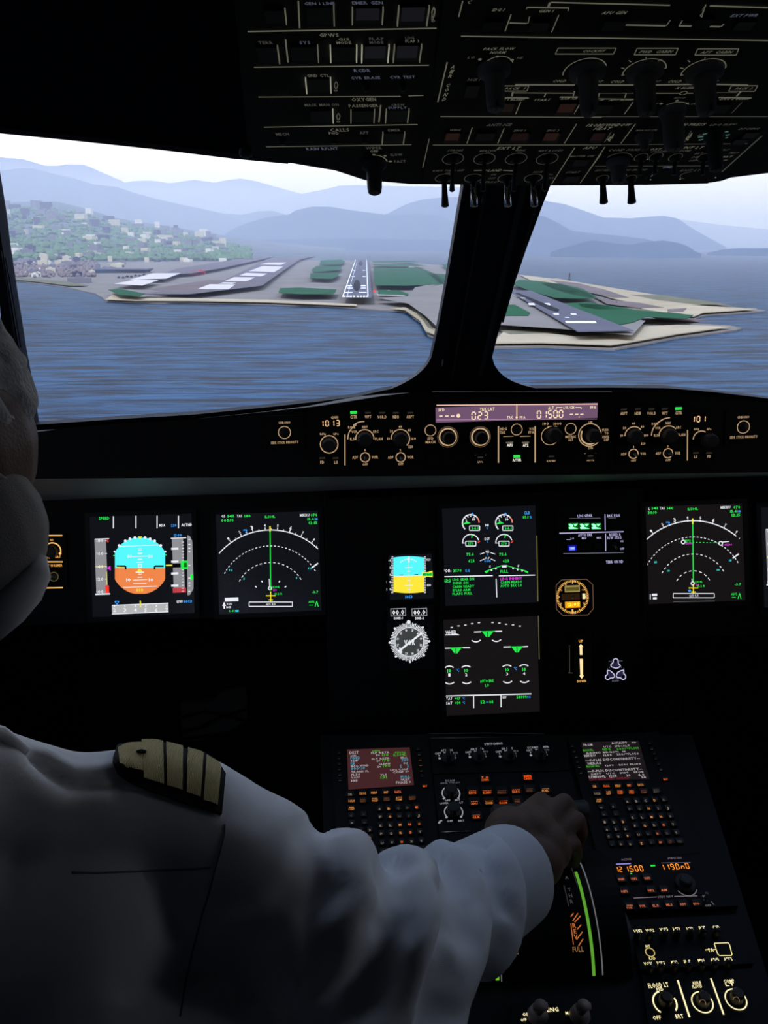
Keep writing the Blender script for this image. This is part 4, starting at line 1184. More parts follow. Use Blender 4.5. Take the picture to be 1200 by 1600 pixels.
t = display('wheel_display', 'lower centre display with green landing gear triangles and wheel arcs', 768, 1040, 146, 150, 'display', scr=m_scr2)
c = Crop(MP, 680, 950, .14167)
def f(b):
    for x, y in ((182, 214), (257, 197), (332, 188), (407, 172), (482, 162), (632, 160), (707, 166), (782, 179), (857, 186), (932, 199)): c.rect(b, x - 13, y - 5, x + 13, y + 5, g_white)
    c.text(b, 'WHEEL', 175, 268, 38, g_white, 122); c.poly(b, [(106, 292), (245, 286), (264, 294), (264, 300), (108, 302)], g_white)
part(t, 'spoiler_marks', f)
def f(b):
    for x, y in ((578, 262), (228, 442), (901, 430)):
        for sg in (-1, 1): c.poly(b, [(x + sg * 5, y), (x + sg * 60, y), (x + sg * 16, y + 58), (x + sg * 5, y + 60)], g_green)
        c.line(b, x - 80, y - 2, x + 80, y - 6, 8, g_green)
    for l in ((428, 264, 505, 261), (660, 258, 735, 256), (108, 444, 170, 442), (305, 438, 385, 438), (752, 430, 830, 428), (965, 427, 1022, 424)): c.line(b, *l, 12, g_white)
part(t, 'gear_triangles', f)
for x, y in ((449, 300), (674, 296)): part(t, 'wheel_arc', lambda b: c.arc(b, x, y, 72, 228, 312, 12, g_white, 8))
for x, y, n_ in ((155, 692, '1'), (342, 688, '2'), (793, 680, '3'), (980, 676, '4')):
    def f(b):
        c.arc(b, x + 3, y + 73, 72, 228, 312, 12, g_white, 8); c.arc(b, x, y + 23, 74, 50, 130, 12, g_white, 8)
        c.text(b, '10', x, y, 34, g_green, 42); c.text(b, n_, x, y + 46, 32, g_white, 22)
    part(t, 'brake_symbol', f)
for x, y in ((246, 684), (884, 668)): part(t, 'unit_lettering', lambda b: c.text(b, '°C', x, y, 32, g_blue, 34))
def f(b):
    c.text(b, 'AUTO BRK', 570, 804, 30, g_green, 152); c.text(b, 'LO', 571, 852, 30, g_green, 42)
    c.line(b, 118, 969, 1060, 945, 12, g_white); c.line(b, 423, 968, 424, 1102, 11, g_white); c.line(b, 725, 958, 726, 1092, 11, g_white)
    c.text(b, 'TAT', 154, 999, 28, g_white, 66); c.text(b, 'SAT', 154, 1048, 28, g_white, 66); c.text(b, '+17', 246, 998, 28, g_green, 62); c.text(b, '+14', 246, 1045, 28, g_green, 62)
    c.text(b, '°C', 312, 998, 24, g_blue, 24); c.text(b, '°C', 314, 1045, 24, g_blue, 24)
    c.text(b, '12', 526, 1035, 36, g_green, 50); c.text(b, 'H', 574, 1037, 22, g_blue, 20); c.text(b, '08', 617, 1034, 36, g_green, 44)
    c.text(b, 'GW', 762, 984, 28, g_white, 46); c.text(b, '58000', 952, 980, 34, g_green, 112); c.text(b, 'KG', 1032, 980, 26, g_blue, 36)
part(t, 'status_lettering', f)
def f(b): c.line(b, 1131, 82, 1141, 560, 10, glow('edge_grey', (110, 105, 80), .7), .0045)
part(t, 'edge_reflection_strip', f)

# ---- landing gear panel
t = thing('landing_gear_panel', 'landing gear panel with three green arrow lights and a blue brake light', 'panel')
c = Crop(MP, 850, 780, .13333)
u0, v0 = c(150, 800); u1, v1 = c(1000, 140)
b = MB(); b.box(MP, u0, v0, u1, v1, -.002, .002, m_black, bev=.001); b.build('plate', t)
c.h = .002
g_lav = glow('lavender_legend', (185, 180, 225), .95)
def f(b):
    c.text(b, 'LDG GEAR', 478, 193, 32, g_lav, 174); c.text(b, 'BRK FAN', 812, 192, 32, g_lav, 146)
    c.text(b, 'AUTO BRK', 482, 419, 34, g_lav, 168); c.text(b, 'LO', 331, 460, 20, g_lav, 40); c.text(b, 'MED', 469, 456, 22, g_lav, 54); c.text(b, 'MAX', 645, 452, 22, g_lav, 54)
    c.text(b, 'A/SKID &', 828, 413, 32, g_lav, 138); c.text(b, 'N/W STRG', 823, 451, 32, g_lav, 162); c.text(b, 'ON', 910, 492, 22, g_lav, 34); c.text(b, 'OFF', 913, 580, 24, g_lav, 48)
    c.text(b, 'TERR ON ND', 826, 733, 34, g_lav, 202)
    c.line(b, 180, 399, 932, 380, 12, g_lav); c.line(b, 714, 175, 717, 365, 10, g_lav); c.line(b, 720, 404, 722, 606, 10, g_lav); c.line(b, 225, 638, 932, 625, 6, glow('lav_dim', (130, 130, 150), .8))
    c.line(b, 300, 226, 660, 220, 4, glow('lav_dim', (130, 130, 150), .8)); c.line(b, 262, 472, 312, 472, 7, g_lav); c.line(b, 752, 220, 846, 218, 4, glow('lav_dim', (130, 130, 150), .8))
part(t, 'lettering', f)
g_arrow = glow('gear_green', (90, 255, 120), 5.0)
for x in (342, 474, 610):
    b = MB(); u, v = c(x, 318); a, bb = c.j(x, 318)
    b.box(MP, u - 62 * a, v - 44 * bb, u + 62 * a, v + 46 * bb, .002, .0045, m_bez, bev=.0006)
    o = b.build('gear_light', t)
    b = MB(); c.h = .0046; c.rect(b, x - 58, 278, x + 60, 352, glow('lens_green', (8, 105, 36), .8), .0002)
    for q in ([(-56, -25), (-28, -30), (0, -12), (-10, 4), (8, 10), (-50, 24), (-54, 14), (-30, 4)], [(4, -26), (52, -30), (22, 2)], [(-44, 22), (10, 12), (58, 26), (-44, 30)]):
        c.poly(b, [(x + i, 318 + j) for i, j in q], g_arrow, .0005)
    c.h = .002; k = b.build('arrow_lens', o)
for x, lit in ((330, 1), (484, 0), (645, 0)):
    b = MB(); u, v = c(x, 560); a, bb = c.j(x, 560)
    b.box(MP, u - 62 * a, v - 44 * bb, u + 62 * a, v + 40 * bb, .002, .0045, m_bez, bev=.0006)
    o = b.build('brake_button', t)
    if lit:
        b = MB(); c.h = .0046; c.rect(b, x - 54, 536, x + 54, 606, glow('lamp_blue_dark', (12, 10, 120), 1.2), .0003); c.rect(b, x - 34, 556, x + 34, 596, glow('lamp_blue', (60, 80, 255), 3.0)); c.text(b, 'ON', x, 576, 24, g_white, 44, h=.0009); c.h = .002
        b.build('lamp_lens', o)
b = MB(); u, v = c(822, 545); b.lathe(MP, (u, v), [(.004, .002), (.004, .004), (.0015, .005)], m_bez, 16); b.tube([MP.P(u, v, .004), MP.P(u, v - .004, .016)], [.0016, .0024], m_metal); b.build('steering_switch', t)

# ---- clock
t = thing('clock', 'octagonal amber ringed clock below the gear panel', 'clock')
u, v = c(357, 1150); a, bb = c.j(357, 1150)
P = [(140, 1010), (205, 945), (500, 938), (570, 1000), (578, 1280), (515, 1355), (220, 1362), (145, 1290)]
b = MB(); c.h = 0
b.prism([MP.P(*c(*p), -.002) for p in P], [MP.P(*c(*p), .005) for p in P], m_bez); b.build('case', t)
c.h = .0052
b = MB(); c.path(b, P + P[:1], 7, glow('rim_tan', (125, 95, 75), .8)); b.build('rim_line', t)
m_amb2 = glow('clock_amber', (255, 190, 95), 1.0)
b = MB()
for i in range(60):
    an = i * 6; r0 = 165 if i % 5 else 150
    c.line(b, 333 + r0 * cos(R(an)), 1145 - r0 * 1.05 * sin(R(an)), 333 + 190 * cos(R(an)), 1145 - 198 * sin(R(an)), 10, m_amb2)
c.line(b, 333, 1290, 333, 1340, 18, m_amb2)
for x, y in ((200, 1070), (452, 1062), (196, 1220), (464, 1215)): c.rect(b, x - 12, y - 8, x + 12, y + 8, glow('amber_dim', (150, 100, 60), .8))
b.build('minute_ring', t)
b = MB(); c.rect(b, 242, 1010, 418, 1088, glow('lcd_rim', (170, 150, 90), .8)); c.rect(b, 256, 1030, 408, 1072, glow('lcd_olive', (92, 84, 30), 1), .0008); b.build('upper_window', t)
b = MB(); c.rect(b, 246, 1200, 422, 1272, glow('lcd_orange', (235, 160, 25), 1.1)); c.text(b, '12:09', 345, 1232, 40, glow('lcd_yellow', (255, 245, 60), 1.3), 140, h=.0009); b.build('lower_window', t)
b = MB(); c.rect(b, 450, 1105, 484, 1168, glow('lcd_white', (250, 235, 180), 1)); b.build('side_window', t)
b = MB(); c.rect(b, 205, 1105, 418, 1180, glow('glow_brown', (40, 24, 12), 1)); c.h = .0055; b.lathe(MP, c(330, 1135), [(26 * a, .0052), (26 * a, .009), (12 * a, .011)], mat('brass_knob', (.3, .26, .16), rough=.4, metal=.6), 18); b.build('centre_knob', t)
c.h = 0

# ---- gear lever placard and brake gauge
t = thing('gear_lever_placard', 'black gear lever block with lit UP and DOWN arrows', 'placard')
c = Crop(MP, 860, 960, .13333)
u0, v0 = c(270, 860); u1, v1 = c(470, 200)
b = MB(); b.box(MP, u0, v0, u1, v1, 0, .006, m_bez, bev=.003); b.build('block', t)
c.h = .0062
g_wa = glow('warm_white', (255, 225, 165), 1.1)
b = MB(); c.poly(b, [(355, 344), (386, 382), (372, 382), (374, 474), (344, 474), (342, 382), (330, 382)], g_wa); b.build('up_arrow', t)
b = MB(); c.poly(b, [(342, 520), (380, 520), (380, 712), (390, 716), (366, 755), (338, 716), (350, 712)], g_wa); b.build('down_arrow', t)
b = MB(); c.text(b, 'UP', 356, 312, 28, m_amb2, 50); c.text(b, 'DOWN', 365, 781, 28, m_amb2, 104); b.build('lettering', t)
b = MB(); a, bb = c.j(300, 500)
c.line(b, 462, 240, 466, 730, 9, m_grey, .0008); c.line(b, 468, 772, 392, 860, 22, m_grey, .0008); b.build('edge_trim', t)
b = MB(); c.h = .004
c.line(b, 222, 360, 224, 680, 9, glow('lever_edge', (90, 90, 80), .5)); c.line(b, 205, 684, 262, 686, 9, glow('lever_edge', (90, 90, 80), .5)); c.disc(b, 222, 382, 12, m_metal); c.line(b, 270, 330, 274, 355, 10, m_grey)
b.build('lever_slot', t)
t = thing('brake_pressure_gauge', 'small triple brake pressure gauge outlined in white', 'gauge')
c.h = 0
P = [(630, 500), (680, 470), (880, 480), (940, 530), (945, 720), (880, 830), (690, 835), (625, 780)]
b = MB(); b.prism([MP.P(*c(*p), -.002) for p in P], [MP.P(*c(*p), .005) for p in P], m_bez); b.build('case', t)
c.h = .0052
g_vi = glow('violet_white', (205, 205, 240), .95); g_vd = glow('violet_fill', (38, 34, 58), 1)
for nm, pts, kx, ky in (('pressure_dial', [(765, 514), (790, 530), (794, 575), (820, 600), (796, 625), (762, 630), (712, 612), (705, 590), (735, 560), (735, 530)], 762, 548),
                        ('pressure_dial', [(665, 655), (700, 660), (740, 695), (752, 725), (735, 742), (700, 745), (672, 766), (642, 745), (645, 720), (668, 700)], 668, 738),
                        ('pressure_dial', [(858, 650), (856, 690), (880, 715), (880, 745), (850, 766), (820, 742), (780, 740), (770, 715), (785, 680), (820, 660)], 852, 728)):
    b = MB(); c.poly(b, pts, g_vd); c.path(b, pts + pts[:1], 11, g_vi, .0008); c.disc(b, kx, ky, 19, mat('symbol_black', (.01, .01, .01)), .0009, 12); b.build(nm, t)
b = MB(); c.text(b, 'ACCU PRESS', 762, 546, 14, glow('violet_dim', (110, 110, 130), .8), 165); c.text(b, 'BRAKES', 762, 775, 22, glow('violet_dim', (110, 110, 130), .8), 80)
for x, y in ((668, 640), (690, 624), (826, 620), (858, 636), (762, 742)): c.line(b, x, y - 8, x + 2, y + 6, 7, glow('violet_dim', (110, 110, 130), .8))
b.build('lettering', t)
c.h = 0

# ---- foot warmer panel at the far left
t = thing('foot_warmer_panel', 'amber lit foot warmer panel partly behind the pilot\'s head', 'panel')
c = Crop(MP, 0, 740, .26667)
u0, v0 = c(-60, 690); u1, v1 = c(385, 345)
b = MB(); b.box(MP, u0, v0, u1, v1, -.002, .002, m_black); b.build('plate', t)
c.h = .0022
g_gold = glow('gold_line', (255, 200, 120), 1.0)
b = MB(); c.line(b, -40, 363, 366, 363, 7, g_gold); c.line(b, -40, 517, 368, 517, 7, g_gold); c.line(b, 118, 673, 370, 668, 7, g_gold); c.line(b, 234, 366, 238, 515, 6, g_gold); c.line(b, 238, 530, 240, 658, 6, g_gold)
c.text(b, 'NO', 304, 388, 12, g_amb, 20); c.text(b, 'OFF', 278, 491, 14, g_amb, 34); c.text(b, 'BRT', 341, 487, 14, g_amb, 32); c.text(b, 'FOOT WARMER', 306, 539, 14, g_amb, 120); c.text(b, 'ON', 260, 569, 14, g_amb, 22); c.text(b, 'OFF', 263, 640, 14, g_amb, 32)
c.arc(b, 307, 455, 50, -25, 205, 7, g_gold, 24); c.disc(b, 353, 468, 8, g_gold); c.line(b, 160, 632, 184, 632, 7, g_gold); b.build('lettering', t)
a, bb = c.j(307, 455)
b = MB(); b.lathe(MP, c(307, 458), [(36 * a, .002), (34 * a, .012), (28 * a, .014)], m_knobb, 20, flute=.05); b.build('rotary_knob', t)
b = MB(); c.circle(b, 316, 604, 26, 5, glow('gold_dim', (110, 100, 60), .6), 20); b.lathe(MP, c(316, 604), [(20 * a, .002), (16 * a, .004)], m_metal, 18); b.tube([MP.P(*c(316, 604), .004), MP.P(*c(314, 596), .02)], [.0018, .003], m_metal); b.build('toggle_switch', t)
c.h = 0

# ================================================================ glareshield controls
GJ = GS
def gplate(name, label, px0, py0, px1, py1, cat='panel', group=None):
    t = thing(name, label, cat, group)
    a = GS.uv(px0, py1); q = GS.uv(px1, py0)
    b = MB(); b.box(GS, a[0], a[1], q[0], q[1], -.004, .002, m_black, bev=.0012); b.build('plate', t)
    return t
def ring_button(t, c, x, y, r, gm, name='push_button', rr=None):
    a, _ = c.j(x, y)
    b = MB(); b.lathe(c.fr, c(x, y), [(r * .72 * a, c.h), (r * .72 * a, c.h + .003), (r * .6 * a, c.h + .0035)], m_knobb, 20)
    o = b.build(name, t)
    b = MB(); c.circle(b, x, y, r, max(4, r * .13), gm); b.build('lit_ring', o)
    return o
def fknob(t, c, x, y, r, depth=.016, ringm=None, ringr=None, flute=.04, m=m_knobb, nm='rotary_knob'):
    a, _ = c.j(x, y)
    b = MB(); b.lathe(c.fr, c(x, y), [(r * 1.05 * a, c.h), (r * 1.05 * a, c.h + .002), (r * .9 * a, c.h + .003), (r * .86 * a, c.h + depth), (r * .7 * a, c.h + depth + .0015)], m, 28, flute=flute)
    o = b.build(nm, t)
    if ringm:
        b = MB(); c.circle(b, x, y, (ringr or r * 1.25), r * .12, ringm); b.build('lit_ring', o)
    return o
def annun(t, c, x, y, w, h, lit=None, nm='push_button', frame_=True):
    a, bb = c.j(x, y); u, v = c(x, y)
    b = MB(); b.box(c.fr, u - w / 2 * a, v - h / 2 * bb, u + w / 2 * a, v + h / 2 * bb, c.h, c.h + .003, m_bez, bev=.0005); o = b.build(nm, t)
    if lit:
        b = MB(); hh = c.h; c.h += .003; c.rect(b, x - lit[1] / 2, y - lit[2] / 2, x + lit[1] / 2, y + lit[2] / 2, lit[0]); c.h = hh; b.build('lamp_bar', o)
    return o
g_lcd = glow('green_bar', (50, 225, 80), 1.0)
g_digit = glow('digit_orange', (255, 205, 150), 1.05)
g_dimbar = glow('dim_bar', (52, 46, 40), .9)

# chronometer buttons at each end
for (lx, ly, k, ox, oy, lab) in ((178, 303, .25, 400, 600, 'chronometer button plate left of the pressure window'), (1028, 254, .225, 930, 610, 'chronometer button plate at the right end of the glareshield')):
    c = Crop(GS, ox, oy, k, 0)
    px, py = ox + lx * k, oy + ly * k
    t = gplate('chronometer_plate', lab, px - 30, py - 28, px + 30, py + 30)
    c.h = .0022; s_ = k / .25
    ring_button(t, c, lx, ly, 38 / (k / .25), g_leg)
    b = MB(); c.text(b, 'CHRONO', lx, ly - 62 / s_, 14 / s_, g_leg, 74 / s_); c.text(b, 'SIDE STICK PRIORITY', lx + 2, ly + 62 / s_, 16 / s_, g_leg, 172 / s_); b.build('lettering', t)

def efis(t, c, mir):
    """mir: table of positions for the two sides"""
    d = mir
    b = MB()
    for (x, y, s_, h, w) in d['text']: c.text(b, s_, x, y, h, g_leg, w)
    for L_ in d['lines']: c.line(b, *L_, g_leg)
    b.build('lettering', t)
    b = MB(); c.seg7(b, GS, '', 0, 0, 1, 1, 1, 1, g_digit) if False else None
    u, v = c(*d['dig'][1]); a, bb = c.j(*d['dig'][1])
    b.seg7(GS, d['dig'][0], u, v, 18 * a * d['k'], 34 * bb * d['k'], 34 * a * d['k'], 5 * a * d['k'], g_digit, h=c.h + .0008); b.build('pressure_window', t)
    for i, (x, y) in enumerate(d['btn']): annun(t, c, x, y, 44 * d['k'], 26 * d['k'], (g_lcd, 42 * d['k'], 18 * d['k']) if i == d['lit'] else (g_dimbar, 36 * d['k'], 9 * d['k']))
    for (x, y, r) in d['knob']:
        o = fknob(t, c, x, y, r, .015, m=m_knob)
    for (x, y, r, a0, a1) in d['arcs']:
        b = MB(); c.arc(b, x, y, r, a0, a1, 6 * d['k'], g_leg, 20); b.build('scale_arc', t)
    for (x, y) in d['tog']:
        b = MB(); a, _ = c.j(x, y); c.circle(b, x, y, 29 * d['k'], 6 * d['k'], g_leg); o = b.build('selector_ring', t)
        b = MB(); b.lathe(GS, c(x, y), [(16 * a * d['k'], c.h), (13 * a * d['k'], c.h + .003)], m_knob, 16); b.tube([GS.P(*c(x, y), c.h), GS.P(*c(x + 4, y + 4), c.h + .014)], [.0016, .0026], m_metal); b.build('toggle_switch', t)
t = gplate('display_control_panel', 'control panel with orange 1013 window left of the autopilot window', 490, 640, 664, 732)
c = Crop(GS, 400, 600, .25, .0022)
efis(t, c, dict(k=1, dig=('1013', (410, 247)), lit=0,
    text=[(491, 208, 'QNH', 16, 44), (610, 205, 'CSTR', 20, 42), (700, 204, 'WPT', 18, 40), (788, 206, 'VOR.D', 18, 56), (874, 205, 'NDB', 18, 38), (964, 204, 'ARPT', 18, 46),
          (418, 311, 'InHg', 13, 36), (500, 311, 'hPa', 13, 32), (414, 489, 'FD', 18, 24), (500, 489, 'LS', 18, 22), (598, 270, 'ROSE', 16, 44), (681, 268, 'NAV', 16, 34), (748, 296, 'ARC', 16, 36), (768, 342, 'PLAN', 17, 46),
          (602, 343, 'ILS', 16, 28), (614, 298, 'VOR', 16, 34), (846, 294, '20', 15, 20), (902, 267, '40', 15, 20), (958, 288, '80', 15, 20), (984, 341, '160', 15, 30), (966, 392, '320', 16, 28), (828, 341, '10', 15, 16),
          (619, 458, 'ADF', 18, 34), (743, 457, 'VOR', 18, 40), (682, 502, 'OFF', 14, 34), (681, 413, '1', 13, 5), (841, 458, 'ADF', 17, 34), (965, 457, 'VOR', 18, 40), (904, 500, 'OFF', 15, 34), (902, 413, '2', 13, 9)],
    lines=[(556, 315, 556, 508, 7)], btn=[(610, 178), (700, 180), (788, 180), (874, 180), (964, 180), (414, 463), (498, 463)],
    knob=[(680, 342, 47), (902, 342, 47), (457, 378, 44)], arcs=[(680, 342, 57, -5, 185), (902, 342, 58, -48, 182), (457, 377, 55, 0, 360), (672, 342, 98, 115, 180), (672, 330, 96, 85, 130)], tog=[(682, 458), (904, 458)]))
t = gplate('display_control_panel', 'control panel with orange 101 digits right of the autopilot window', 962, 630, 1128, 724)
c = Crop(GS, 930, 610, .225, .0022)
efis(t, c, dict(k=1.1, dig=('101', (678, 200)), lit=4,
    text=[(198, 160, 'ARPT', 20, 48), (295, 159, 'NDB', 20, 42), (390, 159, 'VOR.D', 20, 60), (482, 158, 'WPT', 20, 40), (578, 156, 'CSTR', 20, 46), (203, 260, '20', 16, 22), (266, 229, '40', 16, 22), (327, 252, '80', 16, 22), (354, 311, '160', 16, 30), (332, 369, '320', 16, 30), (184, 313, '10', 16, 18),
          (415, 231, 'ROSE', 17, 46), (506, 226, 'NAV', 17, 36), (434, 261, 'VOR', 17, 36), (577, 256, 'ARC', 17, 36), (599, 307, 'PLAN', 18, 50), (421, 311, 'ILS', 17, 28), (703, 268, 'InHg', 14, 36), (790, 268, 'hPa', 15, 30), (697, 460, 'LS', 18, 22), (790, 458, 'FD', 18, 24),
          (197, 441, 'ADF', 18, 38), (332, 439, 'VOR', 18, 38), (265, 487, 'OFF', 15, 36), (266, 392, '1', 14, 5), (437, 437, 'ADF', 18, 36), (572, 435, 'VOR', 19, 38), (504, 484, 'OFF', 15, 36), (504, 388, '2', 13, 10)],
    lines=[(640, 275, 639, 487, 7)], btn=[(198, 132), (295, 130), (390, 130), (482, 130), (578, 126), (698, 434), (790, 434)],
    knob=[(267, 315, 52), (507, 312, 52), (785, 345, 52)], arcs=[(267, 315, 62, 40, 180), (507, 312, 65, 40, 185), (735, 338, 55, 60, 180), (500, 310, 110, 110, 180), (510, 300, 108, 88, 135)], tog=[(265, 440), (505, 436)]))

# centre autopilot panel
t = gplate('autopilot_panel', 'centre autopilot panel with the long violet lit window', 668, 628, 952, 730)
c = Crop(GS, 650, 610, .25, .0022)
m_win = glow('violet_window', (118, 88, 116), .9)
o = part(t, 'display_window', lambda b: (c.rect(b, 125, 92, 1136, 186, m_win), c.line(b, 128, 93, 1134, 85, 6, glow('window_edge', (255, 205, 185), 1), .0009), c.rect(b, 624, 92, 634, 184, glow('window_post', (205, 160, 140), .9), .0009), c.line(b, 128, 184, 1130, 178, 4, glow('window_low', (185, 140, 180), .9), .0008)))
g_wd = glow('window_digit', (255, 228, 190), 1.0)
def f(b):
    c.text(b, 'SPD', 159, 121, 18, g_wd, 40, h=.0012); c.text(b, 'TRK LAT', 444, 117, 20, g_wd, 92, h=.0012); c.text(b, 'TRK', 586, 168, 16, g_wd, 38, h=.0012); c.text(b, 'FPA', 665, 168, 16, g_wd, 36, h=.0012); c.text(b, 'ALT', 842, 110, 20, g_wd, 36, h=.0012)
    c.text(b, 'LVL/CH', 954, 107, 18, g_wd, 66, h=.0012); c.text(b, 'FPA', 1106, 106, 18, g_wd, 36, h=.0012); c.path(b, [(876, 117), (876, 106), (914, 106)], 4, g_wd, .0012); c.path(b, [(994, 106), (1031, 106), (1031, 117)], 4, g_wd, .0012)
    for x in (155, 192, 228): c.rect(b, x - 11, 157, x + 11, 163, g_wd, .0012)
    c.disc(b, 264, 158, 12, g_wd, .0012); c.disc(b, 628, 168, 7, g_wd, .0012, 8)
    a, bb = c.j(400, 158)
    u, v = c(360, 158); b.seg7(GS, '023', u, v, 22 * a, 44 * bb, 38 * a, 7 * a, g_wd, h=c.h + .0012)
    u, v = c(768, 151); b.seg7(GS, '01500', u, v, 22 * a, 44 * bb, 34.5 * a, 7 * a, g_wd, h=c.h + .0012)
    for x in (970, 1003, 1035): c.rect(b, x - 10, 146, x + 10, 152, g_wd, .0012)
    c.disc(b, 1018, 166, 4, g_wd, .0012, 8)
part(o, 'window_digits', f)
g_ring = glow('ring_gold', (205, 175, 135), .9)
ring_button(t, c, 90, 250, 34, g_leg)
ring_button(t, c, 629, 244, 34, g_leg)
ring_button(t, c, 966, 240, 34, g_leg)
for x, y in ((199, 291), (401, 290)):
    a, _ = c.j(x, y); o = fknob(t, c, x + 4, y + 3, 42, .014)
    b = MB(); c.circle(b, x, y, 52, 9, g_ring, 32); c.circle(b, x, y, 64, 3, g_legd, 32); b.build('lit_ring', o)
o = fknob(t, c, 855, 275, 48, .018, m=m_knob); b = MB(); c.circle(b, 838, 285, 55, 4, g_leg, 30); b.build('lit_ring', o)
o = fknob(t, c, 1100, 280, 46, .018, m=m_knob); b = MB(); c.arc(b, 1086, 280, 55, 150, 330, 9, g_ring, 24); c.circle(b, 1086, 278, 70, 6, g_leg, 32); b.build('lit_ring', o)
def f(b):
    for (x, y, s_, h, w) in ((90, 300, 'SPD', 16, 38), (90, 323, 'MACH', 16, 60), (546, 240, 'HDG', 16, 42), (540, 262, 'TRK', 16, 36), (722, 240, 'V/S', 16, 30), (720, 262, 'FPA', 16, 36), (810, 208, '100', 17, 38), (884, 208, '1000', 17, 48), (966, 289, 'METRIC', 15, 66), (966, 308, 'ALT', 15, 30),
                             (1090, 200, 'UP', 14, 24), (1090, 360, 'DN', 15, 28), (402, 443, 'LOC', 17, 32), (845, 437, 'EXPED', 17, 56), (1090, 433, 'APPR', 17, 46), (1182, 247, 'PUSH', 15, 36), (1190, 268, 'TO', 15, 24), (1186, 290, 'LEVEL', 15, 42), (1188, 309, 'OFF', 15, 30)):
        c.text(b, s_, x, y, h, g_leg, w)
    c.line(b, 515, 224, 515, 452, 8, g_leg); c.line(b, 744, 224, 744, 450, 8, g_leg)
    c.path(b, [(820, 238), (825, 226), (880, 226)], 5, g_leg); c.line(b, 368, 404, 438, 402, 4, g_legd); c.line(b, 1050, 394, 1124, 392, 5, g_legd)
    c.line(b, 545, 288, 608, 287, 4, g_leg); c.line(b, 650, 287, 715, 286, 4, g_leg)
part(t, 'lettering', f)
for x, s_ in ((584, 'AP1'), (684, 'AP2')):
    o = annun(t, c, x, 326, 78, 76, (glow('bar_tan', (120, 105, 90), .8), 44, 9)); b = MB(); c.h += .003; c.text(b, s_, x, 342, 17, glow('bright_legend', (255, 250, 235), 1), 34, h=.0008); c.h -= .003; b.build('button_legend', o)
o = annun(t, c, 630, 412, 78, 66, (g_lcd, 42, 18)); b = MB(); c.h += .003; c.text(b, 'A/THR', 630, 435, 17, glow('bright_legend', (255, 250, 235), 1), 54, h=.0008); c.h -= .003; b.build('button_legend', o)
for x, y in ((402, 418), (845, 412), (1090, 410)): annun(t, c, x, y, 60, 44, (g_dimbar, 34, 10))

# ================================================================ overhead panel
m_ovh = mat('overhead_black', (0.010, 0.010, 0.012), rough=0.65, spec=0.3)
m_ovk = mat('overhead_knob_grey', (0.22, 0.215, 0.21), rough=0.55, spec=0.3)
g_ol = glow('overhead_legend', (112, 110, 96), .62)
g_old = glow('overhead_legend_dim', (78, 78, 72), .6)
g_olb = glow('overhead_legend_blue', (92, 96, 112), .62)
g_olw = glow('guard_glint', (180, 180, 160), .7)
g_brn = glow('brown_lens', (40, 24, 20), .7)
oh = thing('overhead_housing', 'dark overhead panel housing above the windscreen', 'housing')
P = [(362, -420), (366, 0), (388, 244), (470, 259), (524, 268), (570, 283), (640, 289), (800, 291), (1010, 289.5), (1110, 287), (1128, 284), (1142, 279), (1200, 272), (1420, 246), (2000, -420)]
q = [OV.P(*OV.uv(*p), -.001) for p in P]
b = MB(); b.prism(q, [p - OV.n * .05 for p in q], m_ovh); b.build('shell', oh)
b = MB(); 
for i, pts in enumerate(([(392, 240), (405, 243)],)):
    u, v = OV.uv(384, 236); b.lathe(OV, (u, v), [(.006, -.001), (.006, .004), (.003, .006)], m_grey, 12)
b.build('corner_screw', oh)

def ov_thing(name, label, pts):
    t = thing(name, label, 'panel')
    q = [OV.P(*OV.uv(*p), -.002) for p in pts]
    b = MB(); b.prism(q, [p + OV.n * .0035 for p in q], m_ovh); b.build('plate', t); return t
def ov_btn(t, c, x, y, w, h, m=None, guards='', gm=None):
    a, bb = c.j(x, y); u, v = c(x, y)
    b = MB(); b.box(OV, u - w / 2 * a, v - h / 2 * bb, u + w / 2 * a, v + h / 2 * bb, c.h, c.h + .002, m_bez, bev=.0006); o = b.build('push_button', t)
    if m:
        b = MB(); hh = c.h; c.h += .0022; c.rect(b, x - w * .4, y - h * .38, x + w * .4, y + h * .42, m, .0002); c.h = hh; b.build('button_face', o)
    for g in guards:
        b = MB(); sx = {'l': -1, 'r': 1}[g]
        b.box(OV, u + sx * w * .52 * a - .0004, v - h * .5 * bb, u + sx * w * .52 * a + .0004, v + h * .5 * bb, c.h, c.h + .003, gm or g_olw); b.build('guard_glint', o)  # screen reflections on the guards, painted as glowing slivers
    return o
def paddle(t, c, x, y, r, L, H, m=None, nm='rotary_knob', w=.42):
    """skirted knob with a raised bar grip, standing off the panel"""
    m = m or m_ovk
    a, bb = c.j(x, y); u, v = c(x, y); r = r * a
    b = MB(); b.lathe(OV, (u, v), [(r, c.h), (r * .98, c.h + .004), (r * .8, c.h + .006)], m, 24); o = b.build(nm, t)
    b = MB(); n = 20
    def outl(k): return [(u + r * w * k * cos(2 * pi * i / n), v + r * L * k * sin(2 * pi * i / n)) for i in range(n)]
    lv = [(1.1, .005), (1.0, H * .35), (.95, H * .8), (.85, H * .96), (.6, H)]
    for (k0, h0), (k1, h1) in zip(lv[:-1], lv[1:]):
        b.prism([OV.P(p, q_, c.h + h0) for p, q_ in outl(k0)], [OV.P(p, q_, c.h + h1) for p, q_ in outl(k1)], m, smooth=False, caps=(h1 == H))
    b.box(OV, u - r * .05, v, u + r * .05, v + r * L * .9, c.h + H * .3, c.h + H + .0006, m_knobb)
    b.build('grip', o)
    return o
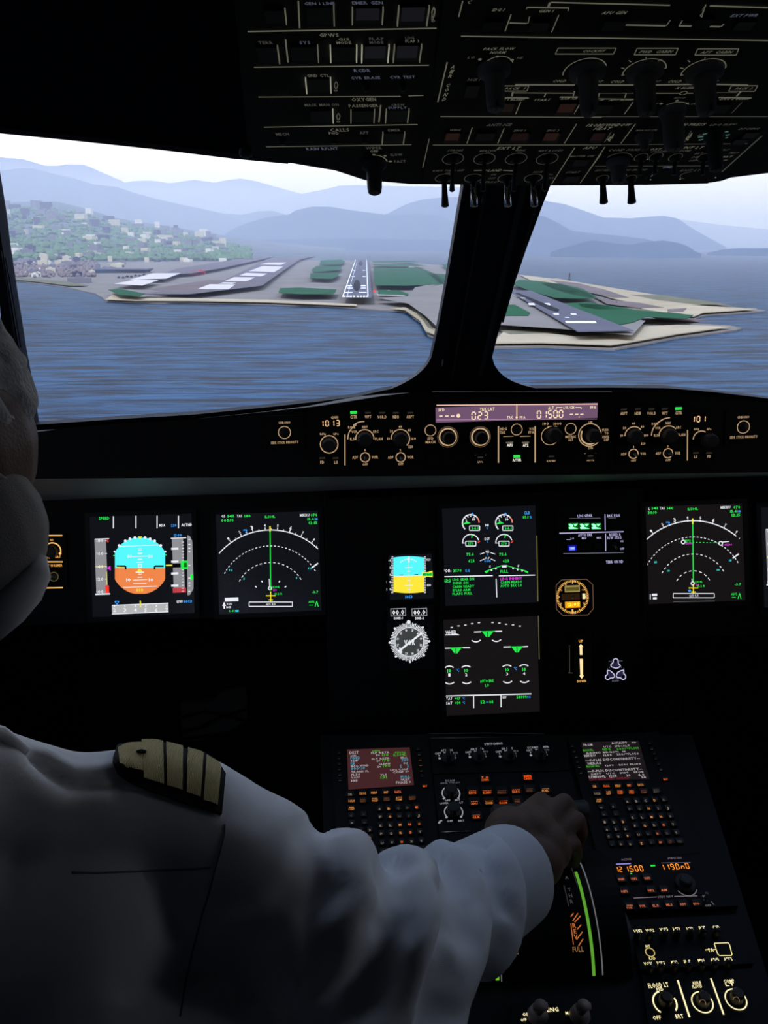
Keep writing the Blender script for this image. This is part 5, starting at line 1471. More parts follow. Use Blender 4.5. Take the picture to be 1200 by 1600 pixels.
def lever(t, c, x, y, ring=None, L=.026, m=None, nm='toggle_switch', lean=0.0, r=.0022):
    a, bb = c.j(x, y); u, v = c(x, y)
    b = MB(); b.lathe(OV, (u, v), [(.0055, c.h), (.0055, c.h + .003), (.003, c.h + .005)], m_knobb, 14); o = b.build(nm, t)
    if ring:
        b = MB(); c.arc(b, x, y, ring[0], 0, 360, ring[2], g_old, 24, ry=ring[1]); b.build('legend_ring', o)
    b = MB(); b.tube([OV.P(u, v, c.h + .003), OV.P(u, v + lean, c.h + L * .6), OV.P(u, v + lean * 1.3, c.h + L * .97), OV.P(u, v + lean * 1.3, c.h + L)], [r * .8, r, r * 1.25, r * .8], m or m_knobb, 10); b.build('lever', o)
    return o

# left module: recorder, oxygen, calls, wiper
t = ov_thing('overhead_module', 'left overhead module with ground proximity, recorder, oxygen and calls rows', [(372, -60), (378, 120), (394, 238), (520, 262), (566, 278), (655, 284), (672, 180), (690, -60)])
c = Crop(OV, 360, 0, .35, .0018)
def f(b):
    for (s_, x, y, h, w, m) in (('GEN 1 LINE', 398, 12, 13, 136, g_olb), ('EMER GEN', 612, 9, 13, 138, g_olb), ('GPWS', 440, 153, 15, 86, g_ol), ('TERR', 157, 187, 13, 64, g_old), ('SYS', 332, 187, 13, 48, g_olb),
        ('G/S', 506, 172, 11, 48, g_ol), ('MODE', 506, 187, 12, 66, g_ol), ('FLAP', 652, 170, 12, 66, g_old), ('MODE', 652, 186, 12, 62, g_old), ('LDG', 800, 165, 12, 40, g_old), ('FLAP 3', 812, 180, 12, 62, g_ol),
        ('RCDR', 588, 312, 15, 74, g_olb), ('GND CTL', 391, 334, 12, 98, g_ol), ('CVR ERASE', 603, 344, 12, 130, g_olb), ('CVR TEST', 768, 341, 12, 112, g_olb), ('OXYGEN', 596, 441, 15, 108, g_ol),
        ('MASK MAN ON', 407, 465, 12, 152, g_old), ('PASSENGER', 594, 469, 12, 132, g_ol), ('CREW', 748, 465, 10, 60, g_old), ('SUPPLY', 746, 478, 10, 84, g_olb), ('CALLS', 488, 577, 14, 84, g_ol), ('MECH', 232, 596, 12, 58, g_old),
        ('FWD', 461, 592, 11, 44, g_ol), ('AFT', 597, 590, 12, 40, g_old), ('EMER', 732, 578, 11, 56, g_old), ('RAIN RPLNT', 409, 661, 12, 142, g_olb), ('WIPER', 640, 658, 12, 72, g_old), ('OFF', 642, 673, 10, 36, g_ol), ('SLOW', 740, 688, 11, 54, g_old), ('FAST', 757, 718, 11, 52, g_old)):
        c.text(b, s_, x, y, h, m, w, shear=-.15)
part(t, 'lettering', f)
def f(b):
    for L_ in ((77, 137, 920, 123, 6), (105, 297, 886, 288, 5), (125, 430, 760, 427, 4), (795, 425, 862, 423, 4), (150, 565, 835, 553, 4), (160, 653, 808, 643, 3), (303, 0, 309, 122, 7), (246, 172, 257, 275, 7), (671, 466, 663, 543, 7)): c.line(b, *L_, g_ol)
    for x, y0, y1 in ((906, 30, 96), (472, 360, 408), (482, 502, 546)):
        cy = (y0 + y1) / 2; hh = (y1 - y0) / 2
        c.path(b, [(x, y0), (x + 8, cy - hh * .4), (x + 3, cy + hh * .3), (x - 4, cy + hh * .3), (x - 8, cy - hh * .4), (x, y0)], 3, g_ol); c.circle(b, x - 1, y1 - 6, 6, 3, g_ol, 10)
    c.arc(b, 640, 735, 62, 20, 95, 6, g_ol, 12, ry=44); c.disc(b, 690, 693, 7, g_ol); c.disc(b, 714, 718, 8, g_ol); c.disc(b, 640, 688, 7, g_ol)
part(t, 'ruled_lines', f)
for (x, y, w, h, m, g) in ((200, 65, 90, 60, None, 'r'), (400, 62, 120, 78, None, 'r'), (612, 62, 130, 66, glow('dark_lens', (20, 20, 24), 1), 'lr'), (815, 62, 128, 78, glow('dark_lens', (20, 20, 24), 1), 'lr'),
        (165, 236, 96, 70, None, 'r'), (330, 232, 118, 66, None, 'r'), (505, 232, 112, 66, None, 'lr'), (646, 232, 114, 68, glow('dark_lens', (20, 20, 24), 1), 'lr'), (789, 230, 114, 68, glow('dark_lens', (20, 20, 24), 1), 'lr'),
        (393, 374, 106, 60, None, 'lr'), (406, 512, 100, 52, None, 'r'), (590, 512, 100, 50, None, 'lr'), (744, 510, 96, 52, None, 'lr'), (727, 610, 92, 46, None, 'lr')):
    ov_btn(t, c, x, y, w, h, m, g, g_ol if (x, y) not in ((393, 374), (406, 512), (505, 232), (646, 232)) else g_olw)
for x, y in ((605, 380), (770, 378), (232, 622), (461, 616), (600, 614)):
    a, bb = c.j(x, y); b = MB(); b.lathe(OV, c(x, y), [(17 * a, c.h), (17 * a, c.h + .003), (12 * a, c.h + .005)], m_knobb, 16); b.build('round_button', t)
paddle(t, c, 640, 728, 56, .75, .030, m=mat('wiper_knob_black', (.03, .03, .034), rough=.5), w=.62)

# main module: electrical, air conditioning, anti ice, lights
t = ov_thing('overhead_module', 'wide right overhead module with pack, cabin temperature and light switches', [(700, -60), (676, 130), (660, 285), (800, 288), (1010, 287), (1106, 284.5), (1200, 205), (1330, 80), (1500, -60)])
c = Crop(OV, 660, 0, .23333, .0018)
d = Crop(OV, 920, 0, .23333, .0018)
def f(b):
    for (s_, x, y, h, w, m) in (('C', 316, 8, 22, 24, g_ol), ('IDG 1', 510, 60, 19, 78, g_ol), ('GEN 1', 830, 68, 18, 96, g_ol), ('PACK FLOW', 515, 321, 17, 206, g_ol), ('NORM', 507, 346, 17, 102, g_ol), ('LO', 330, 380, 15, 48, g_old), ('HI', 652, 383, 15, 34, g_old), ('PACK 1', 345, 529, 16, 80, g_old),
        ('COCKPIT', 1150, 337, 16, 146, g_ol), ('COLD', 920, 537, 16, 86, g_ol), ('PACK  1', 622, 588, 16, 130, g_ol), ('ENG 1 BLEED', 590, 662, 14, 190, g_ol), ('START', 804, 664, 14, 106, g_ol), ('RAM AIR', 985, 655, 14, 110, g_ol),
        ('ANTI ICE', 515, 832, 15, 164, g_old), ('WING', 219, 866, 13, 72, g_old), ('ENG 1', 652, 869, 13, 76, g_old), ('ENG 2', 876, 869, 13, 80, g_old), ('EXT LT', 580, 988, 17, 150, g_ol), ('STROBE', 222, 1003, 12, 100, g_old), ('ON', 218, 1020, 10, 34, g_old), ('BEACON', 440, 1005, 12, 108, g_old), ('ON', 436, 1021, 10, 34, g_old), ('WING', 655, 1003, 12, 66, g_old), ('ON', 650, 1021, 10, 34, g_old), ('NAV & LOGO', 862, 1004, 12, 160, g_old),
        ('RWY TURN OFF', 175, 1139, 12, 206, g_old), ('ON', 170, 1156, 10, 36, g_old), ('LAND', 487, 1137, 14, 90, g_ol), ('ON', 475, 1166, 10, 36, g_old), ('OFF', 465, 1190, 10, 48, g_old), ('RETRACT', 450, 1215, 10, 126, g_old), ('NOSE', 775, 1148, 10, 60, g_old), ('T.O.', 862, 1165, 10, 32, g_old), ('TAXI', 862, 1188, 10, 34, g_old), ('MASTER SW', 1070, 1042, 12, 160, g_old), ('START', 1010, 1150, 12, 88, g_old), ('APU', 1122, 986, 15, 80, g_ol)):
        c.text(b, s_, x, y, h, m, w, shear=.3)
    for k, ch in enumerate('AIR COND'):
        if ch != ' ': c.text(b, ch, 205 - k * 8.2, 443 + k * 31, 22, g_ol, 24, shear=.2)
    for (s_, x, y, h, w, m) in (('APU GEN', 172, 80, 19, 160, g_ol), ('EXT PWR', 1045, 98, 19, 176, g_olb), ('FWD  CABIN', 452, 341, 16, 216, g_ol), ('AFT  CABIN', 858, 344, 16, 206, g_ol), ('HOT', 66, 541, 15, 48, g_ol), ('COLD', 193, 541, 16, 86, g_ol), ('HOT', 452, 540, 15, 48, g_old), ('COLD', 577, 540, 16, 86, g_ol), ('HOT', 844, 540, 15, 42, g_old), ('X BLEED', 650, 584, 14, 130, g_ol), ('AUTO', 610, 650, 12, 76, g_old), ('GND HP', 60, 664, 13, 90, g_ol), ('APU BLEED', 220, 664, 13, 160, g_ol), ('PACK 2', 1040, 588, 15, 110, g_ol), ('ENG 2 BLEED', 985, 656, 14, 200, g_ol), ('SHUT', 425, 692, 12, 70, g_old), ('OPEN', 730, 690, 13, 90, g_old),
        ('PROBE/WINDOW', 136, 833, 17, 290, g_ol), ('HEAT', 94, 857, 16, 110, g_ol), ('CABIN PRESS', 660, 830, 16, 240, g_ol), ('MAN V/S CTL', 388, 868, 11, 140, g_old), ('LDG ELEV', 900, 830, 12, 170, g_old), ('DITCHING', 1075, 858, 12, 130, g_old), ('AUTO', 770, 900, 12, 80, g_old), ('COND FANS', 240, 1000, 13, 210, g_old), ('OXY', 450, 995, 13, 70, g_ol), ('CAPTAIN', 476, 1010, 11, 120, g_old), ('INT LT', 702, 984, 15, 130, g_ol), ('DOME', 648, 1006, 11, 70, g_old), ('BRT', 738, 1024, 10, 50, g_old), ('DIM', 716, 1048, 10, 46, g_old), ('OFF', 693, 1072, 10, 46, g_old), ('ANN LT', 908, 1000, 11, 60, g_old), ('TEST', 972, 1020, 11, 64, g_old), ('BRT', 928, 1046, 11, 60, g_ol), ('DIM', 905, 1069, 10, 44, g_old), ('SEAT BELTS', 102, 1136, 11, 110, g_old), ('NO SMOKING', 318, 1134, 11, 132, g_old), ('EMER', 542, 1115, 14, 76, g_olb), ('EXIT LT', 684, 1136, 11, 130, g_old)):
        d.text(b, s_, x, y, h, m, w, shear=.35)
part(t, 'lettering', f)
def f(b):
    for L_ in ((258, 237, 1200, 250, 8), (120, 775, 1200, 782, 5), (70, 967, 1200, 966, 4), (166, 412, 103, 678, 9), (270, 0, 243, 108, 9), (860, 10, 1200, 18, 9), (855, 10, 842, 44, 16), (700, 44, 980, 48, 9), (700, 44, 697, 56, 7), (980, 48, 975, 68, 7), (583, 148, 700, 152, 8), (718, 104, 706, 152, 6), (594, 90, 553, 205, 8), (914, 95, 865, 210, 7),
               (620, 562, 1020, 564, 10), (610, 618, 1010, 620, 6), (605, 612, 600, 640, 12), (490, 650, 712, 652, 8), (920, 646, 1040, 646, 8), (826, 620, 816, 645, 8), (1018, 606, 1010, 640, 8), (658, 678, 624, 760, 7), (1062, 680, 1014, 760, 7), (334, 850, 298, 957, 6), (548, 855, 504, 957, 6), (1032, 826, 950, 957, 6), (1020, 985, 864, 1230, 6), (1198, 1025, 1056, 1222, 5), (46, 925, 2, 1120, 5), (345, 1138, 436, 1136, 5), (540, 1137, 605, 1140, 5)): c.line(b, *L_, g_ol)
    for L_ in ((0, 16, 545, 30, 9), (810, 34, 1200, 46, 10), (0, 248, 1290, 268, 8), (222, 162, 515, 168, 10), (545, 130, 520, 168, 7), (605, 168, 880, 174, 10), (626, 132, 605, 168, 7), (905, 155, 885, 174, 6), (38, 564, 300, 564, 9), (440, 564, 700, 560, 9), (835, 560, 1065, 564, 9), (40, 620, 300, 620, 5), (440, 620, 610, 620, 6), (658, 620, 700, 620, 6), (835, 617, 990, 617, 5), (1020, 606, 990, 640, 12), (870, 648, 1090, 652, 8), (70, 622, 62, 650, 8), (250, 622, 240, 650, 8), (0, 656, 300, 660, 6),
               (296, 680, 238, 760, 7), (1026, 680, 958, 752, 5), (0, 776, 1200, 776, 5), (312, 826, 214, 957, 6), (150, 880, 104, 950, 5), (0, 966, 1064, 958, 4), (686, 870, 640, 950, 5), (1160, 905, 890, 1148, 5), (108, 980, 2, 1136, 6), (40, 1110, 900, 1106, 3), (462, 1136, 415, 1180, 4)): d.line(b, *L_, g_ol if L_[4] > 5 else g_old)
    for (x, y, w, h) in ((622, 588, 172, 36),): c.path(b, [(x - w / 2 + 6, y - h / 2), (x + w / 2 + 4, y - h / 2), (x + w / 2 - 8, y + h / 2), (x - w / 2 - 6, y + h / 2), (x - w / 2 + 6, y - h / 2)], 6, g_ol)
    for (x, y, w, h) in ((-20, 337, 390, 40), (452, 340, 276, 44), (858, 343, 276, 42), (1034, 588, 176, 38)): d.path(b, [(x - w / 2 + 10, y - h / 2), (x + w / 2 + 8, y - h / 2), (x + w / 2 - 10, y + h / 2), (x - w / 2 - 10, y + h / 2), (x - w / 2 + 10, y - h / 2)], 6, g_ol)
    c.arc(b, 492, 480, 115, 38, 142, 8, g_ol, 16, ry=105); c.disc(b, 385, 393, 13, g_ol, n=8); c.disc(b, 502, 374, 12, g_ol, n=8); c.disc(b, 600, 397, 13, g_ol, n=8)
    c.arc(b, 1085, 475, 138, 25, 195, 8, g_ol, 24, ry=88)
    for (x, y) in ((370, 475), (765, 475)):
        d.arc(b, x, y, 136, 15, 195, 8, g_ol, 24, ry=84)
        for an in (15, 50, 85, 130, 165, 195): d.line(b, x + 136 * cos(R(an)), y - 84 * sin(R(an)), x + 158 * cos(R(an)), y - 98 * sin(R(an)), 5, g_ol)
    d.circle(b, 634, 619, 22, 6, g_ol, 16)
    d.arc(b, 570, 730, 95, 40, 140, 6, g_ol, 12, ry=50); d.disc(b, 484, 690, 11, g_ol, n=8); d.disc(b, 660, 688, 11, g_ol, n=8); d.disc(b, 590, 670, 11, g_ol, n=8)
    d.arc(b, 195, 1065, 88, 20, 160, 5, g_old, 14, ry=44); d.arc(b, 685, 1170, 70, 100, 250, 5, g_old, 14, ry=24)
    for x, y0, y1 in ((776, 24, 110), (158, 892, 942), (682, 884, 936)): d.path(b, [(x + 10, y0), (x - 2, y0 + 30), (x - 14, y1 - 18), (x - 18, y1), (x - 30, y1 - 12), (x - 12, y1 - 30), (x - 12, y0 + 30), (x + 10, y0)], 5, g_ol)
    c.path(b, [(75, 40), (64, 80), (62, 128), (72, 130), (76, 90), (86, 60), (75, 40)], 5, g_ol)
part(t, 'ruled_lines', f)
for (x, y, w, h, m) in ((470, 160, 130, 60, None), (780, 165, 130, 60, None), (560, 720, 120, 70, glow('dark_lens_warm', (22, 16, 12), 1)), (965, 722, 130, 72, g_brn), (200, 915, 110, 60, g_brn), (650, 915, 130, 60, glow('dark_lens_red', (24, 12, 12), 1)), (860, 915, 110, 62, g_brn), (420, 905, 120, 50, None), (330, 600, 90, 80, None), (1060, 1080, 100, 44, None), (1000, 1190, 100, 40, None)):
    ov_btn(t, c, x, y, w, h, m)
for (x, y, w, h, m) in ((170, 160, 150, 70, None), (760, 150, 120, 70, None), (1040, 160, 130, 60, None), (100, 720, 110, 60, None), (870, 720, 130, 60, None), (60, 915, 100, 60, glow('dark_lens_red', (24, 12, 12), 1)), (1080, 895, 90, 40, None), (1010, 940, 90, 36, None)):
    ov_btn(t, d, x, y, w, h, m)
paddle(t, c, 480, 455, 112, .62, .034, w=.58)
paddle(t, c, 1105, 470, 122, .60, .036, w=.52)
paddle(t, d, 375, 470, 122, .60, .036, w=.52)
paddle(t, d, 775, 470, 125, .60, .036, w=.54)
paddle(t, d, 560, 735, 90, .62, .036, w=.80)
paddle(t, d, 195, 1080, 76, .5, .022, w=.68)
paddle(t, d, 840, 905, 70, .6, .034, m=mat('green_tinged_knob', (.05, .075, .07), rough=.5), w=.7)
paddle(t, d, 370, 905, 60, .5, .014, w=.5)
for i in range(9):
    pass
b = MB(); 
for i, (x, y, L_) in enumerate(((760, 915, 30), (790, 895, 26), (860, 885, 26), (905, 885, 30), (918, 905, 26), (760, 935, 24), (912, 925, 20))): d.line(b, x - L_, y, x + L_, y - 8, 6, glow('green_grey', (90, 125, 115), .7))
b.build('elevation_marks', t)
for x in (205, 415, 627, 835): lever(t, c, x, 1060, (70, 38, 5), L=.026, lean=-.012)
m_lev = mat('polished_lever', (.55, .55, .58), rough=.25, metal=1)
for x, y, mm, rr in ((145, 1190, m_knobb, .0032), (340, 1190, m_lev, .0032), (565, 1190, m_lev, .0032), (742, 1190, m_lev, .0032)): lever(t, c, x, y, (58, 28, 5), L=.030, m=mm, lean=0, r=rr)
for x in (92, 280): lever(t, d, x, 1190, (40, 20, 4), L=.027, lean=0, r=.0036)
for x, y in ((350, 1050), (450, 1045), (580, 1050), (770, 1050)): lever(t, d, x, y, (42, 26, 4), L=.016, lean=-.004)
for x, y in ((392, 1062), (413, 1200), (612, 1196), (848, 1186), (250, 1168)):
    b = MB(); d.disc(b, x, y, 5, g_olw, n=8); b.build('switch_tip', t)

# ================================================================ centre pedestal
ped = thing('centre_pedestal', 'black centre pedestal running aft between the seats', 'pedestal')
P = [(500, 1146), (1082, 1146), (1262, 1720), (520, 1720)]
q = [PD.P(*PD.uv(*p), -.003) for p in P]
b = MB(); b.prism([V((p.x, p.y, .0)) for p in q], q, m_black); b.build('body', ped)
b = MB()
for (x0, x1, y) in ((672, 870, 1154), (668, 850, 1147)):
    b.tube([PD.P(*PD.uv(x, y + (0 if x0 < x < x1 else 1)), .002) for x in (x0, (x0 + x1) / 2, x1)], .0009, mat('edge_grey', (.2, .2, .22), rough=.35, metal=.6), 6)
b.build('front_trim', ped)

g_or = glow('key_orange', (255, 115, 45), .85)
g_or2 = glow('key_orange_warm', (240, 150, 70), .8)
g_ord = glow('key_orange_dim', (120, 70, 45), .8)
g_kw = glow('key_pale', (150, 130, 110), .75)
g_kd = glow('key_dim', (88, 82, 74), .75)
g_mw = glow('page_white', (190, 180, 185), .8); g_mg = glow('page_green', (60, 165, 40), .9); g_mc = glow('page_cyan', (70, 160, 190), .85); g_mr = glow('page_red', (130, 30, 50), .9)

def pd_plate(name, label, pts, h=.004, cat='panel'):
    t = thing(name, label, cat)
    q = [PD.P(*PD.uv(*p), -.003) for p in pts]
    b = MB(); b.prism(q, [p + PD.n * (h + .003) for p in q], m_black); b.build('body', t); return t
def key(t, c, x, y, w, hh, s_, m, th=None, tw=None, nm='key'):
    a, bb = c.j(x, y); u, v = c(x, y)
    b = MB(); b.box(PD, u - w / 2 * a, v - hh / 2 * bb, u + w / 2 * a, v + hh / 2 * bb, c.h, c.h + .003, m_bez, bev=.0007); o = b.build(nm, t)
    if s_:
        b = MB(); h0 = c.h; c.h += .003
        for k, q_ in enumerate(s_.split('|')):
            n_ = len(s_.split('|')); c.text(b, q_, x, y + (k - (n_ - 1) / 2) * (th or hh * .4) * 1.2, th or hh * .4, m, tw)
        c.h = h0; b.build('legend', o)
    return o
def row(pts, rows_n=None): return pts

def mcdu(label, plate, c, scr, lines, lsk, brt, rows, words_):
    t = pd_plate('flight_management_unit', label, plate, .004, 'keypad')
    c.h = .004
    s4 = [c(*p) for p in scr]
    b = MB(); q = [PD.P(*p, .004) for p in s4]; b.prism(q, [p + PD.n * .001 for p in q], words_['scr']); o = b.build('screen', t)
    b = MB()
    def sxy(fx, fy):
        (x0, y0), (x1, y1), (x2, y2), (x3, y3) = scr
        ax, ay = x0 + (x1 - x0) * fx, y0 + (y1 - y0) * fx; bx, by = x3 + (x2 - x3) * fx, y3 + (y2 - y3) * fx
        return ax + (bx - ax) * fy, ay + (by - ay) * fy
    hh = c.h; c.h = .0052
    for (fx, fy, s_, m, h, w) in lines:
        x, y = sxy(fx, fy); c.text(b, s_, x, y, h, m, w, al='l')
    b.build('page_lettering', o)
    c.h = hh
    k = words_['k']
    for x, y, m in lsk: key(t, c, x, y, 34 * k, 30 * k, '--', m, 8 * k, 26 * k, 'line_select_key')
    key(t, c, *brt, 70 * k, 40 * k, 'BRT', g_or, 18 * k, 44 * k, 'brightness_key')
    for (x, y, s_, m, w) in rows:
        key(t, c, x, y, (86 if w > 30 else 62) * k, 56 * k, s_, m, (24 if w > 30 or len(s_) == 1 else 20) * k if '|' not in s_ else 17 * k, w * k)
    return t
c = Crop(PD, 520, 1140, .15, 0)
rows_ = [(182, 678, 'DIR', g_kw, 38), (312, 668, 'PROG', g_or2, 66), (430, 660, 'PERF', g_or2, 60), (555, 656, 'INIT', g_or2, 44), (678, 652, 'DATA', g_or, 66),
    (195, 746, 'F-PLN', g_or2, 60), (315, 742, 'RAD|NAV', g_ord, 50), (440, 734, 'FUEL|PRED', g_or2, 60), (560, 728, 'SEC|F-PLN', g_ord, 54), (688, 722, 'ATC|COMM', g_or2, 62), (828, 716, 'MCDU|MENU', g_ord, 64), (195, 824, 'AIR|PORT', g_or2, 58),
    (190, 900, '<', g_kd, 18), (322, 890, '^', g_kd, 12), (200, 975, '>', g_kw, 24), (330, 970, 'v', g_kd, 14)]
for r_, (ys, chs) in enumerate(((((190, 1060), (290, 1055), (385, 1050)), '123'), (((190, 1135), (290, 1130), (388, 1127)), '456'), (((195, 1212), (295, 1208), (393, 1200)), '789'), (((200, 1290), (300, 1285), (398, 1280)), '.0±'))):
    for (x, y), ch in zip(ys, chs): rows_.append((x, y, ch, g_or if ch in '9±' else (g_or2 if ch in '26' else g_kw), 22 if ch != '.' else 8))
for r_, (x0, y0, x1, y1, chs) in enumerate(((487, 830, 875, 812, 'ABCDE'), (495, 912, 892, 898, 'FGHIJ'), (500, 1004, 900, 985, 'KLMNO'), (507, 1088, 910, 1068, 'PQRST'), (515, 1185, 922, 1163, 'UVWXY'))):
    for i, ch in enumerate(chs): rows_.append((x0 + (x1 - x0) * i / 4, y0 + (y1 - y0) * i / 4, ch, g_or if ch in 'WOSNE' else (g_or2 if ch in 'GMBR' else g_kd if ch in 'CDHI' else g_kw), 26 if ch != 'I' else 6))
for x, y, ch, m, w in ((522, 1275, 'Z', g_kw, 24), (625, 1272, '/', g_kw, 22), (727, 1263, 'SP', g_or2, 34), (825, 1255, 'OV|FY', g_kd, 34), (933, 1248, 'CLR', g_kd, 46)): rows_.append((x, y, ch, m, w))
W1, G1, C1 = g_mw, g_mg, g_mc
Lm = [(.04, .08, 'DEST', W1, 28, 92), (.39, .07, 'APPR', G1, 26, 94), (.05, .16, 'QNH', W1, 18, 58), (.05, .22, '1013', C1, 28, 96), (.05, .29, 'TEMP', W1, 18, 80), (.05, .35, '15', C1, 28, 44), (.05, .42, 'MAG WIND', W1, 18, 186), (.05, .485, '000°/0', C1, 28, 146), (.05, .565, 'TRANS FL', W1, 18, 186), (.05, .64, 'FL50', W1, 22, 92), (.05, .71, 'VAPP', W1, 20, 90), (.05, .79, '135', W1, 22, 66),
      (.38, .11, 'FLP RETR', W1, 18, 190), (.46, .17, 'F=', W1, 22, 36), (.55, .165, '138', G1, 26, 68), (.38, .26, 'SLT RETR', W1, 18, 190), (.46, .32, 'S=', W1, 22, 36), (.55, .315, '178', G1, 26, 72), (.49, .40, 'CLEAN', W1, 18, 116), (.46, .47, 'O=', W1, 24, 40), (.55, .46, '190', G1, 26, 78), (.50, .68, 'VLS', W1, 18, 66), (.50, .75, '131', G1, 26, 66),
      (.76, .12, 'FINAL', G1, 18, 116), (.73, .18, 'ILS04L', G1, 26, 136), (.84, .26, 'MDA', W1, 18, 68), (.85, .32, '220', C1, 30, 72), (.88, .41, 'DH', W1, 18, 38), (.82, .475, '[  ]', C1, 24, 84), (.66, .57, 'LDG CONF', W1, 18, 188), (.70, .635, 'CONF 3*', W1, 20, 166), (.81, .77, 'FULL', C1, 26, 100), (.81, .84, 'NEXT', W1, 18, 92), (.73, .91, 'PHASE >', W1, 28, 156)]
t = mcdu('left keypad computer with a brown lit landing page', [(516, 1156), (668, 1150), (690, 1365), (530, 1372)], c, [(148, 212), (800, 190), (846, 578), (163, 625)], Lm,
    [(65, 248, g_kd), (66, 305, g_kd), (68, 362, g_kd), (68, 418, g_kd), (74, 475, g_kw), (76, 533, g_kw), (890, 210, g_kd), (900, 265, g_kw), (908, 320, g_or2), (915, 377, g_or2), (922, 433, g_kw), (930, 490, g_kd)], (960, 592), rows_, dict(scr=glow('page_brown', (66, 34, 36), 1), k=1.0))
c = Crop(PD, 890, 1140, .16667, 0)
rows_ = [(235, 535, 'DIR', g_or2, 34), (345, 532, 'PROG', g_or, 58), (452, 530, 'PERF', g_or2, 56), (558, 525, 'INIT', g_or, 40), (665, 520, 'DATA', g_or2, 58),
    (258, 603, 'F-PLN', g_kw, 62), (366, 595, 'RAD|NAV', g_or2, 44), (475, 590, 'FUEL|PRED', g_or, 56), (580, 588, 'SEC|F-PLN', g_or, 48), (693, 583, 'ATC|COMM', g_ord, 56), (812, 577, 'MCDU|MENU', g_kd, 58), (276, 667, 'AIR|PORT', g_or2, 54),
    (295, 735, '<', g_kw, 22), (408, 728, '^', g_kw, 14), (322, 800, '>', g_kd, 24), (432, 795, 'v', g_kd, 12)]
for ys, chs in ((((328, 870), (413, 870), (500, 867)), '123'), (((348, 942), (433, 937), (520, 935)), '456'), (((368, 1008), (457, 1005), (543, 1000)), '789'), (((395, 1078), (480, 1078), (567, 1075)), '.0±')):
    for (x, y), ch in zip(ys, chs): rows_.append((x, y, ch, g_or2 if ch in '93' else g_kw, 20 if ch != '.' else 8))
for (x0, y0, x1, y1, chs) in ((540, 678, 882, 662, 'ABCDE'), (563, 748, 918, 738, 'FGHIJ'), (592, 828, 943, 815, 'KLMNO'), (615, 906, 970, 892, 'PQRST'), (647, 988, 1000, 970, 'UVWXY')):
    for i, ch in enumerate(chs): rows_.append((x0 + (x1 - x0) * i / 4, y0 + (y1 - y0) * i / 4, ch, g_or if ch in 'WS' else (g_or2 if ch in 'DNHMQ' else g_kd if ch in 'EFGVX' else g_kw), 23 if ch != 'I' else 6))
for x, y, ch, m, w in ((673, 1070, 'Z', g_or2, 26), (765, 1062, '/', g_kd, 16), (851, 1060, 'SP', g_or, 30), (943, 1055, 'OV|FY', g_ord, 32), (1030, 1052, 'CLR', g_kd, 40)): rows_.append((x, y, ch, m, w))
Lm = [(.03, .07, 'FROM', W1, 22, 84), (.52, .04, 'AVIA199', W1, 20, 148), (.87, .04, '<>', W1, 16, 44), (.37, .13, 'UTC  SPD/ALT', W1, 15, 250), (.0, .21, 'MANUEL', G1, 20, 98), (.34, .20, '1155', G1, 20, 80), (.58, .195, '200/*FL101', G1, 19, 210), (.04, .285, 'ARINC BRG091  10', W1, 15, 380), (.0, .35, 'MIKRU', W1, 22, 108), (.33, .35, '1200', W1, 17, 80), (.56, .34, '250/*FL050', W1, 17, 210),
      (.0, .475, '---F-PLN DISCONTINUITY--', W1, 21, 520), (.03, .555, 'NERAS', W1, 21, 128), (.0, .63, 'MANUAL', G1, 20, 126), (.32, .62, '1209', W1, 14, 80), (.55, .61, '250/ FL100', W1, 14, 210),
      (.0, .755, '---F-PLN DISCONTINUITY--', W1, 21, 520), (.05, .835, 'DEST   UTC   DIST   EFOB', W1, 14, 500), (.0, .905, 'LFMN04L  1208', W1, 24, 264), (.63, .89, '31', W1, 20, 36), (.83, .885, '4.0', W1, 22, 60), (.0, .97, 'LAT DISCONT AHEAD', g_mr, 18, 380), (.88, .95, '14', W1, 18, 40)]
t = mcdu('right keypad computer with a dark page of white route lines', [(886, 1154), (1028, 1146), (1092, 1336), (934, 1346)], c, [(108, 122), (645, 108), (748, 466), (188, 482)], Lm,
    [(25, 160, g_kd), (42, 210, g_kw), (60, 260, g_kw), (72, 308, g_kd), (90, 358, g_kw), (105, 411, g_kw), (750, 132, g_kd), (770, 186, g_kw), (790, 230, g_kd), (808, 278, g_kd), (832, 328, g_kd), (855, 380, g_kw)], (900, 470), rows_, dict(scr=glow('page_dark', (26, 20, 22), 1), k=.9))

# switching and warning control panels
t = pd_plate('switching_panel', 'switching panel with four dark rotary knobs between the two keypads', [(672, 1158), (884, 1152), (890, 1206), (676, 1212)])
c = Crop(PD, 650, 1140, .20833, .0042)
g_sw = glow('switch_legend', (165, 165, 175), .75); g_swd = glow('switch_legend_dim', (105, 105, 115), .75)
def f(b):
    c.text(b, 'SWITCHING', 580, 108, 17, g_sw, 136)
    for x, y, s_, w in ((231, 157, 'ATT HDG', 90), (458, 147, 'AIR DATA', 100), (685, 143, 'EIS DMC', 84), (916, 134, 'ECAM/ND XFR', 160)):
        c.text(b, s_, x, y, 14, g_sw, w); c.text(b, 'NORM', x + 2, y + 16, 10, g_sw, 50); c.text(b, 'CAPT', x - 66, y + 24, 14, g_sw, 46); c.text(b, 'F/O', x + 66, y + 20, 14, g_swd, 36)
        c.text(b, '3', x - 58, y + 40, 12, g_sw, 10); c.text(b, '3', x + 62, y + 38, 12, g_swd, 10); c.disc(b, x - 54, y + 60, 10, g_sw, n=8); c.disc(b, x + 64, y + 56, 8, g_swd, n=8)
part(t, 'lettering', f)
